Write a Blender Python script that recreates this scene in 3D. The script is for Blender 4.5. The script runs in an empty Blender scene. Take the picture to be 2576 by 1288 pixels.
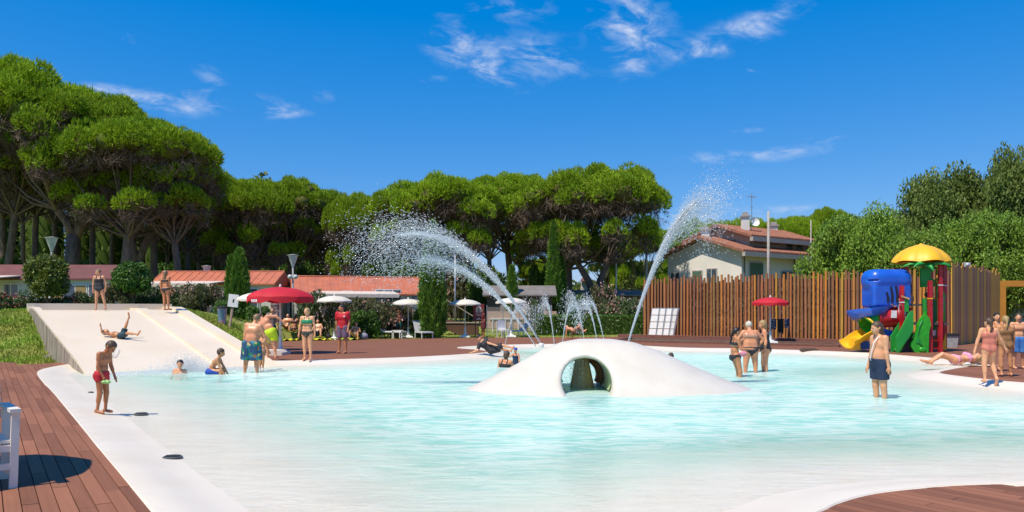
import bpy, bmesh, math, random
import numpy as np
from mathutils import Vector, Matrix
from mathutils.geometry import delaunay_2d_cdt

scene = bpy.context.scene
C = scene.collection
R = math.radians
rng = np.random.default_rng(7)
random.seed(7)

# ------------------------------------------------------------------ camera
CAM_H = 1.6
cam_d = bpy.data.cameras.new('camera')
cam = bpy.data.objects.new('camera', cam_d)
C.objects.link(cam)
cam.location = (0, 0, CAM_H)
cam.rotation_euler = (R(90), 0, 0)
cam_d.sensor_width = 36
cam_d.lens = 36 * 2000 / 2576
cam_d.shift_y = 136 / 2576
cam_d.clip_start = 0.05
cam_d.clip_end = 6000
scene.camera = cam

# ------------------------------------------------------------------ sun and sky
SUN_EL = 61
SUN_AZ = math.atan2(-0.72, -0.69)           # from +Y towards +X: left and behind the camera
sv = Vector((math.sin(SUN_AZ) * math.cos(R(SUN_EL)), math.cos(SUN_AZ) * math.cos(R(SUN_EL)), math.sin(R(SUN_EL))))
sun_d = bpy.data.lights.new('sun', 'SUN')
sun_d.energy = 5.0
sun_d.angle = R(0.5)
sun_d.color = (1.0, 0.905, 0.76)
sun = bpy.data.objects.new('sun', sun_d)
C.objects.link(sun)
sun.rotation_euler = sv.to_track_quat('Z', 'Y').to_euler()
sun.location = sv * 60

world = bpy.data.worlds.new('World')
scene.world = world
world.use_nodes = True


def build_world():
    nt = world.node_tree
    N, L = nt.nodes, nt.links
    N.clear()
    out = N.new('ShaderNodeOutputWorld')
    bg = N.new('ShaderNodeBackground')
    bg.inputs['Strength'].default_value = 0.11
    sky = N.new('ShaderNodeTexSky')
    sky.sky_type = 'NISHITA'
    sky.sun_disc = False
    sky.sun_elevation = R(SUN_EL)
    sky.sun_rotation = SUN_AZ
    sky.altitude = 0
    sky.air_density = 1.0
    sky.dust_density = 0.15
    sky.ozone_density = 4.0
    hs = N.new('ShaderNodeHueSaturation')
    hs.inputs['Saturation'].default_value = 1.12
    hs.inputs['Value'].default_value = 1.0
    L.new(sky.outputs[0], hs.inputs['Color'])
    tint = N.new('ShaderNodeMix'); tint.data_type = 'RGBA'; tint.blend_type = 'MULTIPLY'
    tint.inputs['Factor'].default_value = 1.0
    L.new(hs.outputs[0], tint.inputs[6])
    tint.inputs[7].default_value = (0.40, 0.80, 1.16, 1)
    tc = N.new('ShaderNodeTexCoord')
    sep = N.new('ShaderNodeSeparateXYZ')
    L.new(tc.outputs['Generated'], sep.inputs[0])

    def m(op, a, b=None, c=None):
        n = N.new('ShaderNodeMath'); n.operation = op
        for i, v in enumerate((a, b, c)):
            if v is None: continue
            if isinstance(v, (int, float)): n.inputs[i].default_value = v
            else: L.new(v, n.inputs[i])
        return n.outputs[0]
    az = m('ARCTAN2', sep.outputs[0], sep.outputs[1])
    el = m('ARCSINE', sep.outputs[2])
    # wisps of cloud: soft patches in azimuth and elevation broken up by stretched noise
    blobs = [(1585, 60, 95, 75, -0.5, 1.0), (1600, 150, 70, 38, 0.2, .8), (1880, 75, 160, 34, 0.22, .95), (1760, 128, 90, 26, 0.1, .8),
             (1170, 125, 120, 50, -0.45, .85), (1345, 150, 120, 55, -0.1, .8), (1240, 190, 60, 24, -0.3, .8), (1290, 22, 95, 26, 0, .7),
             (265, 227, 110, 15, 0, .75), (400, 262, 130, 24, -.05, .8), (565, 258, 90, 16, 0.12, .85), (700, 275, 80, 28, -.2, .9), (805, 245, 34, 16, 0, .6),
             (1900, 388, 190, 18, 0.02, .8), (2090, 350, 60, 14, 0, .6), (1790, 550, 170, 30, 0, .8), (2000, 525, 80, 12, 0, .5),
             (345, 108, 40, 14, -.3, .5), (530, 190, 50, 26, -.2, .55), (1890, 180, 34, 10, 0, .4), (1880, 328, 50, 8, 0, .4), (470, 235, 90, 22, .1, .6), (1090, 200, 40, 10, 0, .5)]
    tot = None
    for (u, v, su, s_v, rot, st) in blobs:
        a0 = math.atan((u - 1288) / 2000)
        e0 = math.atan((780 - v) / 2000 * math.cos(a0))
        k = math.cos(a0) ** 2
        da = m('SUBTRACT', az, a0)
        de = m('SUBTRACT', el, e0)
        cr, sr = math.cos(rot), math.sin(rot)
        x = m('MULTIPLY', m('ADD', m('MULTIPLY', da, cr), m('MULTIPLY', de, sr)), 2000 / (su * .82 * k))
        y = m('MULTIPLY', m('SUBTRACT', m('MULTIPLY', de, cr), m('MULTIPLY', da, sr)), 2000 / (s_v * .85 * math.cos(a0)))
        g = m('EXPONENT', m('MULTIPLY', m('ADD', m('MULTIPLY', x, x), m('MULTIPLY', y, y)), -1.0))
        g = m('MULTIPLY', g, st)
        tot = g if tot is None else m('ADD', tot, g)
    # the same kind of wisps continue round the rest of the sky
    cmb0 = N.new('ShaderNodeCombineXYZ'); L.new(az, cmb0.inputs[0]); L.new(m('MULTIPLY', el, 2.5), cmb0.inputs[1])
    big = N.new('ShaderNodeTexNoise'); big.inputs['Scale'].default_value = 2.2; big.inputs['Detail'].default_value = 2
    L.new(cmb0.outputs[0], big.inputs['Vector'])
    gen = N.new('ShaderNodeMapRange'); gen.inputs[1].default_value = 0.56; gen.inputs[2].default_value = 0.75; gen.inputs[4].default_value = 0.8
    L.new(big.outputs[0], gen.inputs[0])
    out_of_view = N.new('ShaderNodeMapRange'); out_of_view.inputs[1].default_value = 0.62; out_of_view.inputs[2].default_value = 0.85
    L.new(m('ABSOLUTE', az), out_of_view.inputs[0])
    tot = m('ADD', tot, m('MULTIPLY', gen.outputs[0], out_of_view.outputs[0]))
    cmb = N.new('ShaderNodeCombineXYZ')
    L.new(m('ADD', az, m('MULTIPLY', el, 0.5)), cmb.inputs[0]); L.new(m('MULTIPLY', el, 2.2), cmb.inputs[1])
    fib = N.new('ShaderNodeTexNoise'); fib.inputs['Scale'].default_value = 17; fib.inputs['Detail'].default_value = 9; fib.inputs['Roughness'].default_value = 0.62
    fib.inputs['Distortion'].default_value = 0.6
    L.new(cmb.outputs[0], fib.inputs['Vector'])
    # patches fade out softly and are torn into fibres by the noise
    fr = N.new('ShaderNodeMapRange'); fr.inputs[1].default_value = 0.38; fr.inputs[2].default_value = 0.72; fr.interpolation_type = 'SMOOTHSTEP'
    L.new(fib.outputs[0], fr.inputs[0])
    fine = N.new('ShaderNodeTexNoise'); fine.inputs['Scale'].default_value = 46; fine.inputs['Detail'].default_value = 6; fine.inputs['Distortion'].default_value = 1.0
    L.new(cmb.outputs[0], fine.inputs['Vector'])
    fm = N.new('ShaderNodeMapRange'); fm.inputs[1].default_value = 0.3; fm.inputs[2].default_value = 0.65; fm.inputs[3].default_value = .45
    L.new(fine.outputs[0], fm.inputs[0])
    d = m('MULTIPLY', m('MULTIPLY', tot, m('ADD', fr.outputs[0], 0.06)), fm.outputs[0])
    mr = N.new('ShaderNodeMapRange'); mr.inputs[1].default_value = 0.03; mr.inputs[2].default_value = 0.85; mr.inputs[4].default_value = 0.85
    L.new(d, mr.inputs[0])
    mix = N.new('ShaderNodeMix'); mix.data_type = 'RGBA'
    L.new(mr.outputs[0], mix.inputs['Factor'])
    # deepen the blue as the photograph's sky shows it
    sc = N.new('ShaderNodeSeparateColor'); L.new(tint.outputs[2], sc.inputs[0])
    cc = N.new('ShaderNodeCombineColor')
    L.new(m('MAXIMUM', m('MULTIPLY', m('SUBTRACT', sc.outputs[0], 0.385), 1.9), 0.0), cc.inputs[0])
    L.new(m('MULTIPLY_ADD', sc.outputs[1], 0.79, 0.64), cc.inputs[1])
    L.new(m('MULTIPLY_ADD', sc.outputs[2], 0.42, 4.0), cc.inputs[2])
    L.new(cc.outputs[0], mix.inputs[6])
    mix.inputs[7].default_value = (5.6, 6.3, 7.9, 1)
    L.new(mix.outputs[2], bg.inputs['Color'])
    L.new(bg.outputs[0], out.inputs['Surface'])


build_world()
scene.view_settings.view_transform = 'Standard'
scene.view_settings.look = 'None'
scene.view_settings.exposure = 0.1
scene.view_settings.gamma = 1
scene.view_settings.use_curve_mapping = False
scene.render.engine = 'CYCLES'
scene.cycles.max_bounces = 7
scene.cycles.transparent_max_bounces = 24
scene.cycles.volume_bounces = 0
scene.cycles.use_denoising = True
scene.cycles.sample_clamp_indirect = 4


# ------------------------------------------------------------------ placing
def W(u, v, z=0.0):
    """ground point seen at (u, v) of the 2576 wide picture, at height z"""
    Y = 2000 * (CAM_H - z) / (v - 780)
    return ((u - 1288) / 2000 * Y, Y)


def PX(u, Y):
    return (u - 1288) / 2000 * Y


def PZ(v, Y):
    return CAM_H + (780 - v) / 2000 * Y


# ------------------------------------------------------------------ mesh helpers
class MB:
    def __init__(s):
        s.v = []; s.f = []

    def add(s, vs, fs):
        o = len(s.v)
        s.v.extend([tuple(p) for p in vs])
        s.f.extend([tuple(i + o for i in f) for f in fs])
        return s

    def box(s, c, size, rot=None, taper=1.0):
        hx, hy, hz = size[0] / 2, size[1] / 2, size[2] / 2
        vs = [Vector((x * hx * (taper if z > 0 else 1), y * hy * (taper if z > 0 else 1), z * hz)) for z in (-1, 1) for y in (-1, 1) for x in (-1, 1)]
        if rot is not None:
            vs = [rot @ p for p in vs]
        c = Vector(c)
        s.add([p + c for p in vs], [(0, 2, 3, 1), (4, 5, 7, 6), (0, 1, 5, 4), (2, 6, 7, 3), (0, 4, 6, 2), (1, 3, 7, 5)])
        return s

    def bar(s, p0, p1, w, d, side=None):
        p0, p1 = Vector(p0), Vector(p1)
        ax = (p1 - p0)
        L = ax.length
        ax.normalize()
        ref = Vector(side) if side else (Vector((0, 0, 1)) if abs(ax.z) < .9 else Vector((0, 1, 0)))
        sd = ax.cross(ref).normalized()
        up = sd.cross(ax).normalized()
        vs = []
        for p in (p0, p1):
            for a, b in ((-1, -1), (1, -1), (1, 1), (-1, 1)):
                vs.append(p + sd * (a * w / 2) + up * (b * d / 2))
        s.add(vs, [(0, 1, 2, 3), (7, 6, 5, 4), (0, 4, 5, 1), (1, 5, 6, 2), (2, 6, 7, 3), (3, 7, 4, 0)])
        return s

    def tube(s, pts, rad, n=8, cap=True, squash=None):
        pts = [Vector(p) for p in pts]
        if not hasattr(rad, '__len__'): rad = [rad] * len(pts)
        o = len(s.v)
        ref = None
        for i, p in enumerate(pts):
            t = (pts[min(i + 1, len(pts) - 1)] - pts[max(i - 1, 0)]).normalized()
            if ref is None:
                ref = t.orthogonal().normalized()
            ref = (ref - t * ref.dot(t)).normalized()
            b = t.cross(ref)
            for k in range(n):
                a = 2 * math.pi * k / n
                s.v.append(tuple(p + (ref * math.cos(a) + b * math.sin(a)) * rad[i]))
        for i in range(len(pts) - 1):
            for k in range(n):
                k2 = (k + 1) % n
                s.f.append((o + i * n + k, o + i * n + k2, o + (i + 1) * n + k2, o + (i + 1) * n + k))
        if cap:
            s.f.append(tuple(o + k for k in reversed(range(n))))
            e = o + (len(pts) - 1) * n
            s.f.append(tuple(e + k for k in range(n)))
        return s

    def lathe(s, prof, c=(0, 0, 0), n=24, scallop=0, nsc=8):
        o = len(s.v)
        for (r, z) in prof:
            for k in range(n):
                a = 2 * math.pi * k / n
                rr = r * (1 - scallop * abs(math.sin(a * nsc / 2)) ** 2) if scallop else r
                s.v.append((c[0] + rr * math.cos(a), c[1] + rr * math.sin(a), c[2] + z))
        for i in range(len(prof) - 1):
            for k in range(n):
                k2 = (k + 1) % n
                s.f.append((o + i * n + k, o + i * n + k2, o + (i + 1) * n + k2, o + (i + 1) * n + k))
        return s

    def ell(s, c, r, n=10, m=7, rot=None):
        o = len(s.v)
        c = Vector(c)
        for i in range(m + 1):
            th = math.pi * i / m
            for k in range(n):
                a = 2 * math.pi * k / n
                p = Vector((r[0] * math.sin(th) * math.cos(a), r[1] * math.sin(th) * math.sin(a), r[2] * math.cos(th)))
                if rot is not None: p = rot @ p
                s.v.append(tuple(c + p))
        for i in range(m):
            for k in range(n):
                k2 = (k + 1) % n
                s.f.append((o + i * n + k, o + (i + 1) * n + k, o + (i + 1) * n + k2, o + i * n + k2))
        return s

    def prism(s, poly, p0, dvec, ux, uy):
        """extrude a 2D polygon (in axes ux, uy at p0) along dvec"""
        p0, dvec, ux, uy = Vector(p0), Vector(dvec), Vector(ux), Vector(uy)
        a = [p0 + ux * x + uy * y for x, y in poly]
        b = [p + dvec for p in a]
        n = len(poly)
        s.add(a + b, [tuple(reversed(range(n))), tuple(range(n, 2 * n))] + [(i, (i + 1) % n, n + (i + 1) % n, n + i) for i in range(n)])
        return s

    def xform(s, M):
        s.v = [tuple(M @ Vector(p)) for p in s.v]
        return s

    def build(s, name, mat, parent=None, smooth=False, loc=None):
        me = bpy.data.meshes.new(name)
        me.from_pydata(s.v, [], s.f)
        if smooth == 'auto':
            me.polygons.foreach_set('use_smooth', [True] * len(me.polygons))
            me.set_sharp_from_angle(angle=R(38))
        elif smooth:
            me.polygons.foreach_set('use_smooth', [True] * len(me.polygons))
        me.materials.append(mat)
        return link(name, me, parent, loc)


def link(name, me, parent=None, loc=None):
    o = bpy.data.objects.new(name, me)
    C.objects.link(o)
    if parent is not None: o.parent = parent
    if loc is not None: o.location = loc
    return o


def np_mesh(name, V, F, mat, smooth=False):
    """fast mesh: V (n,3); F (m,k) all faces alike"""
    V = np.ascontiguousarray(V, dtype=np.float32); F = np.ascontiguousarray(F, dtype=np.int32)
    me = bpy.data.meshes.new(name)
    me.vertices.add(len(V)); me.vertices.foreach_set('co', V.ravel())
    k = F.shape[1]
    me.loops.add(F.size); me.loops.foreach_set('vertex_index', F.ravel())
    me.polygons.add(len(F))
    me.polygons.foreach_set('loop_start', np.arange(0, F.size, k, dtype=np.int32))
    me.update(calc_edges=True)
    me.validate()
    if smooth: me.polygons.foreach_set('use_smooth', np.ones(len(me.polygons), dtype=bool))
    if mat is not None: me.materials.append(mat)
    return me


def tri_soup(name, T, mat):
    T = np.asarray(T, dtype=np.float32)
    n = len(T)
    return np_mesh(name, T.reshape(-1, 3), np.arange(3 * n).reshape(n, 3), mat)


def tag(o, label=None, cat=None, group=None, kind=None):
    if label: o['label'] = label
    if cat: o['category'] = cat
    if group: o['group'] = group
    if kind: o['kind'] = kind
    return o


def empty(name, loc=(0, 0, 0), rz=0):
    o = bpy.data.objects.new(name, None)
    C.objects.link(o)
    o.location = loc
    o.rotation_euler = (0, 0, rz)
    o.empty_display_size = 0.3
    return o


def copy_tree(o, parent=None):
    c = o.copy()
    C.objects.link(c)
    c.parent = parent
    for ch in o.children:
        copy_tree(ch, c)
    return c


# ------------------------------------------------------------------ materials
MATS = {}


def mat(name, col, rough=0.6, col2=None, scale=6.0, bump=0.0, bscale=None, metal=0.0, spec=0.5, stretch=None, coat=0.0,
        rand=0.0, island=0.0, transl=0.0, detail=5, contrast=(0.35, 0.65), alpha=1.0, sss=0.0):
    if name in MATS: return MATS[name]
    M = bpy.data.materials.new(name)
    M.use_nodes = True
    nt = M.node_tree; N, L = nt.nodes, nt.links
    b = N['Principled BSDF']
    b.inputs['Roughness'].default_value = rough
    b.inputs['Metallic'].default_value = metal
    b.inputs['Specular IOR Level'].default_value = spec
    b.inputs['Coat Weight'].default_value = coat
    if sss:
        b.inputs['Subsurface Weight'].default_value = sss
        b.inputs['Subsurface Radius'].default_value = (0.02, 0.008, 0.004)
    if alpha < 1: b.inputs['Alpha'].default_value = alpha
    tc = N.new('ShaderNodeTexCoord')
    vec = tc.outputs['Object']
    if stretch:
        mp = N.new('ShaderNodeMapping'); mp.inputs['Scale'].default_value = stretch
        L.new(vec, mp.inputs[0]); vec = mp.outputs[0]
    no = N.new('ShaderNodeTexNoise'); no.inputs['Scale'].default_value = scale; no.inputs['Detail'].default_value = detail
    L.new(vec, no.inputs['Vector'])
    c2 = col2 if col2 else tuple(c * 0.78 for c in col)
    mr = N.new('ShaderNodeMapRange'); mr.inputs[1].default_value = contrast[0]; mr.inputs[2].default_value = contrast[1]
    L.new(no.outputs[0], mr.inputs[0])
    mx = N.new('ShaderNodeMix'); mx.data_type = 'RGBA'
    L.new(mr.outputs[0], mx.inputs['Factor'])
    mx.inputs[6].default_value = (*col, 1); mx.inputs[7].default_value = (*c2, 1)
    outc = mx.outputs[2]
    if rand or island:
        for amt, nd, so in ((rand, 'ShaderNodeObjectInfo', 'Random'), (island, 'ShaderNodeNewGeometry', 'Random Per Island')):
            if not amt: continue
            src = N.new(nd).outputs[so]
            mr2 = N.new('ShaderNodeMapRange'); mr2.inputs[3].default_value = 1 - amt; mr2.inputs[4].default_value = 1 + amt
            L.new(src, mr2.inputs[0])
            hv = N.new('ShaderNodeHueSaturation'); L.new(mr2.outputs[0], hv.inputs['Value'])
            L.new(outc, hv.inputs['Color']); outc = hv.outputs[0]
    L.new(outc, b.inputs['Base Color'])
    if bump:
        nb = no
        if bscale:
            nb = N.new('ShaderNodeTexNoise'); nb.inputs['Scale'].default_value = bscale; nb.inputs['Detail'].default_value = 6
            L.new(vec, nb.inputs['Vector'])
        bp = N.new('ShaderNodeBump'); bp.inputs['Strength'].default_value = bump; bp.inputs['Distance'].default_value = 0.02
        L.new(nb.outputs[0], bp.inputs['Height']); L.new(bp.outputs[0], b.inputs['Normal'])
    if transl:
        tr = N.new('ShaderNodeBsdfTranslucent'); L.new(outc, tr.inputs['Color'])
        ms = N.new('ShaderNodeMixShader'); ms.inputs[0].default_value = transl
        L.new(b.outputs[0], ms.inputs[1]); L.new(tr.outputs[0], ms.inputs[2])
        L.new(ms.outputs[0], N['Material Output'].inputs['Surface'])
    MATS[name] = M
    return M


def deck_material(name, planks):
    M = bpy.data.materials.new(name); M.use_nodes = True
    nt = M.node_tree; N, L = nt.nodes, nt.links
    b = N['Principled BSDF']; b.inputs['Roughness'].default_value = 0.75
    b.inputs['Specular IOR Level'].default_value = 0.25
    tc = N.new('ShaderNodeTexCoord')
    mp = N.new('ShaderNodeMapping')
    mp.inputs['Rotation'].default_value = (0, 0, -math.atan2(0.83, -0.55))
    geo = N.new('ShaderNodeNewGeometry')
    L.new(geo.outputs['Position'], mp.inputs[0])
    st = N.new('ShaderNodeMapping'); st.inputs['Scale'].default_value = (1.2, 26, 8)
    L.new(mp.outputs[0], st.inputs[0])
    no = N.new('ShaderNodeTexNoise'); no.inputs['Scale'].default_value = 1.0; no.inputs['Detail'].default_value = 6
    L.new(st.outputs[0], no.inputs['Vector'])
    big = N.new('ShaderNodeTexNoise'); big.inputs['Scale'].default_value = 0.6; big.inputs['Detail'].default_value = 4
    L.new(geo.outputs['Position'], big.inputs['Vector'])
    oi = N.new('ShaderNodeObjectInfo')
    at = N.new('ShaderNodeAttribute'); at.attribute_name = 'tone'
    ad = N.new('ShaderNodeMath'); ad.operation = 'ADD'; L.new(at.outputs['Fac'], ad.inputs[0])
    if planks: L.new(oi.outputs['Random'], ad.inputs[1])
    else: ad.inputs[1].default_value = 0.4
    fr = N.new('ShaderNodeMath'); fr.operation = 'FRACT'; L.new(ad.outputs[0], fr.inputs[0])
    s = N.new('ShaderNodeMath'); s.operation = 'MULTIPLY_ADD'; s.inputs[1].default_value = 0.55; L.new(fr.outputs[0], s.inputs[0])
    s2 = N.new('ShaderNodeMath'); s2.operation = 'MULTIPLY'; s2.inputs[1].default_value = 0.5; L.new(no.outputs[0], s2.inputs[0])
    L.new(s2.outputs[0], s.inputs[2])
    rp = N.new('ShaderNodeValToRGB')
    e = rp.color_ramp.elements
    e[0].position = 0.12; e[0].color = (0.165, 0.067, 0.036, 1)
    e[1].position = 0.85; e[1].color = (0.315, 0.132, 0.072, 1)
    L.new(s.outputs[0], rp.inputs[0])
    mx = N.new('ShaderNodeMix'); mx.data_type = 'RGBA'; mx.blend_type = 'MULTIPLY'
    mr = N.new('ShaderNodeMapRange'); mr.inputs[1].default_value = .4; mr.inputs[2].default_value = .75; mr.inputs[4].default_value = .55
    L.new(big.outputs[0], mr.inputs[0]); L.new(mr.outputs[0], mx.inputs['Factor'])
    L.new(rp.outputs[0], mx.inputs[6]); mx.inputs[7].default_value = (0.80, 0.78, 0.80, 1)
    col = mx.outputs[2]
    if not planks:
        # joints of the far boards, too fine to build there
        sp = N.new('ShaderNodeSeparateXYZ'); L.new(mp.outputs[0], sp.inputs[0])
        q = N.new('ShaderNodeMath'); q.operation = 'MULTIPLY'; q.inputs[1].default_value = 1 / 0.125; L.new(sp.outputs[1], q.inputs[0])
        f2 = N.new('ShaderNodeMath'); f2.operation = 'FRACT'; L.new(q.outputs[0], f2.inputs[0])
        g = N.new('ShaderNodeMath'); g.operation = 'LESS_THAN'; g.inputs[1].default_value = 0.07; L.new(f2.outputs[0], g.inputs[0])
        m2 = N.new('ShaderNodeMix'); m2.data_type = 'RGBA'; L.new(g.outputs[0], m2.inputs['Factor'])
        L.new(col, m2.inputs[6]); m2.inputs[7].default_value = (0.03, 0.018, 0.013, 1)
        col = m2.outputs[2]
    L.new(col, b.inputs['Base Color'])
    bp = N.new('ShaderNodeBump'); bp.inputs['Strength'].default_value = 0.25; bp.inputs['Distance'].default_value = 0.01
    L.new(no.outputs[0], bp.inputs['Height']); L.new(bp.outputs[0], b.inputs['Normal'])
    return M


M_plank = deck_material('deck_wood', True)
M_deckfar = deck_material('deck_wood_far', False)
M_dark = mat('dark_gap', (0.02, 0.013, 0.01), 0.9)
M_shell = mat('pool_resin', (0.69, 0.61, 0.49), 0.5, col2=(0.735, 0.665, 0.555), scale=0.9, contrast=(.3, .7), detail=9, bump=0.05, bscale=60)
M_slide = mat('slide_resin', (0.72, 0.60, 0.44), 0.42, col2=(0.76, 0.65, 0.50), scale=0.5, stretch=(1, 1, 1), detail=9, bump=0.03, bscale=40)
M_stonewall = mat('stone_cladding', (0.40, 0.34, 0.26), 0.9, col2=(0.2, 0.165, 0.12), scale=2.5, stretch=(3, 3, .6), bump=0.9, bscale=5)
M_grass = mat('grass_ground', (0.17, 0.25, 0.025), 0.95, col2=(0.25, 0.25, 0.05), scale=0.7, bump=0.6, bscale=30)
M_blade = mat('grass_blade', (0.23, 0.36, 0.025), 0.8, col2=(0.33, 0.33, 0.06), scale=0.6, island=0.35, transl=0.3)
M_white = mat('white_paint', (0.8, 0.79, 0.76), 0.45, col2=(0.72, 0.71, 0.68), scale=5)
M_steel = mat('grey_metal', (0.45, 0.46, 0.47), 0.4, metal=0.6, scale=9)
M_bark = mat('pine_bark', (0.20, 0.145, 0.115), 0.95, col2=(0.10, 0.075, 0.06), scale=3, stretch=(2, 2, .5), bump=1.0, bscale=6)
M_twig = mat('dead_twig', (0.19, 0.135, 0.10), 0.95, col2=(0.10, 0.07, 0.05), scale=1.2, island=.3)
M_pine = mat('pine_needles', (0.345, 0.475, 0.022), 0.7, col2=(0.225, 0.355, 0.018), scale=0.30, island=0.38, rand=0.12, transl=0.28, spec=0.2, contrast=(.3, .7))
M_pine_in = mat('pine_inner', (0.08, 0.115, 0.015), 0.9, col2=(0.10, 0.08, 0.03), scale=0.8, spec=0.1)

# ------------------------------------------------------------------ outlines
def catmull(P, n=8, closed=True):
    P = np.array(P, float); out = []
    N = len(P)
    for i in range(N if closed else N - 1):
        p0, p1, p2, p3 = P[(i - 1) % N], P[i], P[(i + 1) % N], P[(i + 2) % N]
        if not closed:
            p0 = P[max(i - 1, 0)]; p3 = P[min(i + 2, N - 1)]
        for k in range(n):
            t = k / n
            out.append(0.5 * ((2 * p1) + (-p0 + p2) * t + (2 * p0 - 5 * p1 + 4 * p2 - p3) * t * t + (-p0 + 3 * p1 - 3 * p2 + p3) * t ** 3))
    if not closed: out.append(P[-1])
    return np.array(out)


pool_px = [(390, 1288), (330, 1222), (250, 1128), (180, 1040), (132, 985), (98, 948), (97, 934), (125, 925), (180, 916), (235, 911), (330, 909), (480, 906), (600, 906),
           (700, 908), (780, 906), (900, 903), (1000, 900), (1110, 895), (1200, 889), (1228, 885), (1205, 880), (1150, 875), (1190, 871), (1260, 868), (1360, 866), (1480, 866), (1590, 869),
           (1720, 875), (1850, 877), (2000, 881), (2110, 885), (2200, 889), (2300, 897), (2400, 906), (2452, 914), (2455, 920), (2410, 926), (2367, 935), (2372, 941), (2430, 949), (2510, 958), (2600, 965), (2700, 972)]
pool_pts = [W(u, v) for u, v in pool_px] + [(17.5, 13.5), (14.5, 9.6)] + [W(2760, 1212), W(2576, 1217), W(2460, 1219), W(2350, 1225), W(2200, 1242), W(2110, 1265), W(2060, 1288)] + [(1.5, 5.4), (0.2, 4.75), (-1.2, 4.7), (-2.25, 5.35)]
POOL = catmull(pool_pts, 6)
DECK_OUT = np.array([(-32, 24.6), (-20, 24.9), (-15.2, 24.3), (-14.5, 23.3), (-9.5, 29.5), (-11.6, 34), (-12.6, 40.5), (-12.3, 42), (-2, 46), (8.0, 48.2), (9.0, 51), (30, 52), (44, 46), (44, -9), (-32, -9)])


def inpoly(P, poly):
    x, y = P[:, 0][:, None], P[:, 1][:, None]
    x0, y0 = poly[:, 0][None], poly[:, 1][None]
    x1, y1 = np.roll(poly[:, 0], -1)[None], np.roll(poly[:, 1], -1)[None]
    c = ((y0 > y) != (y1 > y))
    with np.errstate(divide='ignore', invalid='ignore'):
        xi = x0 + (y - y0) / (y1 - y0) * (x1 - x0)
    return (np.sum(c & (x < xi), axis=1) % 2) == 1


def polydist(P, poly):
    a = poly; b = np.roll(poly, -1, axis=0)
    ab = b - a; L2 = np.maximum((ab ** 2).sum(1), 1e-12)
    best = np.full(len(P), 1e9)
    for i in range(0, len(P), 4000):
        q = P[i:i + 4000]
        ap = q[:, None, :] - a[None]
        t = np.clip((ap * ab[None]).sum(2) / L2[None], 0, 1)
        d = ap - t[:, :, None] * ab[None]
        best[i:i + 4000] = np.sqrt((d ** 2).sum(2).min(1))
    return best


def cdt(rings, inner, keep):
    vs = []; es = []
    for r in rings:
        o = len(vs); n = len(r)
        vs += [Vector((float(p[0]), float(p[1]))) for p in r]
        es += [(o + i, o + (i + 1) % n) for i in range(n)]
    vs += [Vector((float(p[0]), float(p[1]))) for p in inner]
    ov, oe, of, _, _, _ = delaunay_2d_cdt(vs, es, [], 0, 1e-5)
    V = np.array([(p.x, p.y) for p in ov]); F = np.array([f for f in of if len(f) == 3])
    c = V[F].mean(1)
    F = F[keep(c)]
    # wind upwards
    a, b, d = V[F[:, 0]], V[F[:, 1]], V[F[:, 2]]
    cr = (b[:, 0] - a[:, 0]) * (d[:, 1] - a[:, 1]) - (b[:, 1] - a[:, 1]) * (d[:, 0] - a[:, 0])
    F[cr < 0] = F[cr < 0][:, ::-1]
    return V, F


WATER = -0.10


def depth_profile(d, y):
    """height of the pool floor at distance d inside its edge; a long shallow beach on the near side"""
    far_ = np.interp(d, [0, 0.10, 0.25, 0.5, 0.85, 2.2, 4.2, 7.0, 30], [0.012, 0.016, -0.005, -0.075, -0.118, -0.20, -0.34, -0.45, -0.47])
    near_ = np.interp(d, [0, 0.10, 0.25, 0.5, 0.8, 1.5, 3.0, 5.0, 9.5, 30], [0.012, 0.016, -0.005, -0.075, -0.106, -0.125, -0.24, -0.39, -0.46, -0.47])
    t = np.clip((np.asarray(y) - 13.0) / 8.0, 0, 1); t = t * t * (3 - 2 * t)
    return near_ * (1 - t) + far_ * t


def floor_z(x, y):
    return float(depth_profile(polydist(np.array([[x, y]]), POOL), np.array([y]))[0])


# --- pool shell and water
gx, gy = np.meshgrid(np.arange(-18, 26, 0.42), np.arange(5, 39, 0.42))
G = np.stack([gx.ravel(), gy.ravel()], 1) + rng.uniform(-.05, .05, (gx.size, 2))
G = G[inpoly(G, POOL)]
G = G[polydist(G, POOL) > 0.5]
rings_in = []
seg = np.roll(POOL, -1, 0) - POOL
nrm = np.stack([-seg[:, 1], seg[:, 0]], 1); nrm /= np.linalg.norm(nrm, axis=1)[:, None]
for d in (0.06, 0.14, 0.28, 0.44):
    for s_ in (1, -1):
        q = POOL + seg * .5 + nrm * d * s_
        q = q[inpoly(q, POOL)]
        dd = polydist(q, POOL)
        rings_in.append(q[dd > d * 0.9])
fx, fy = np.meshgrid(np.arange(-9.5, 10, 0.16), np.arange(4.6, 14, 0.16))
fp = np.stack([fx.ravel(), fy.ravel()], 1) + rng.uniform(-.02, .02, (fx.size, 2))
fp = fp[inpoly(fp, POOL)]; fd = polydist(fp, POOL); fp = fp[(fd > .5) & (fd < 1.7)]
inner = np.concatenate([G, fp] + rings_in)
PV, PF = cdt([POOL], inner, lambda c: inpoly(c, POOL))
pd = polydist(PV, POOL)
on = pd < 1e-4
pz = depth_profile(pd, PV[:, 1]); pz[on] = 0.012
me = np_mesh('pool_basin', np.column_stack([PV, pz]), PF, M_shell, smooth=True)
pool_basin = tag(link('pool_basin', me), kind='structure')
_nx = np.roll(POOL, -1, 0) - np.roll(POOL, 1, 0); _nn = np.stack([_nx[:, 1], -_nx[:, 0]], 1); _nn /= np.linalg.norm(_nn, axis=1)[:, None]
_t = inpoly(POOL + _nn * .02, POOL); _nn[_t] *= -1
_k = len(POOL)
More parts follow.
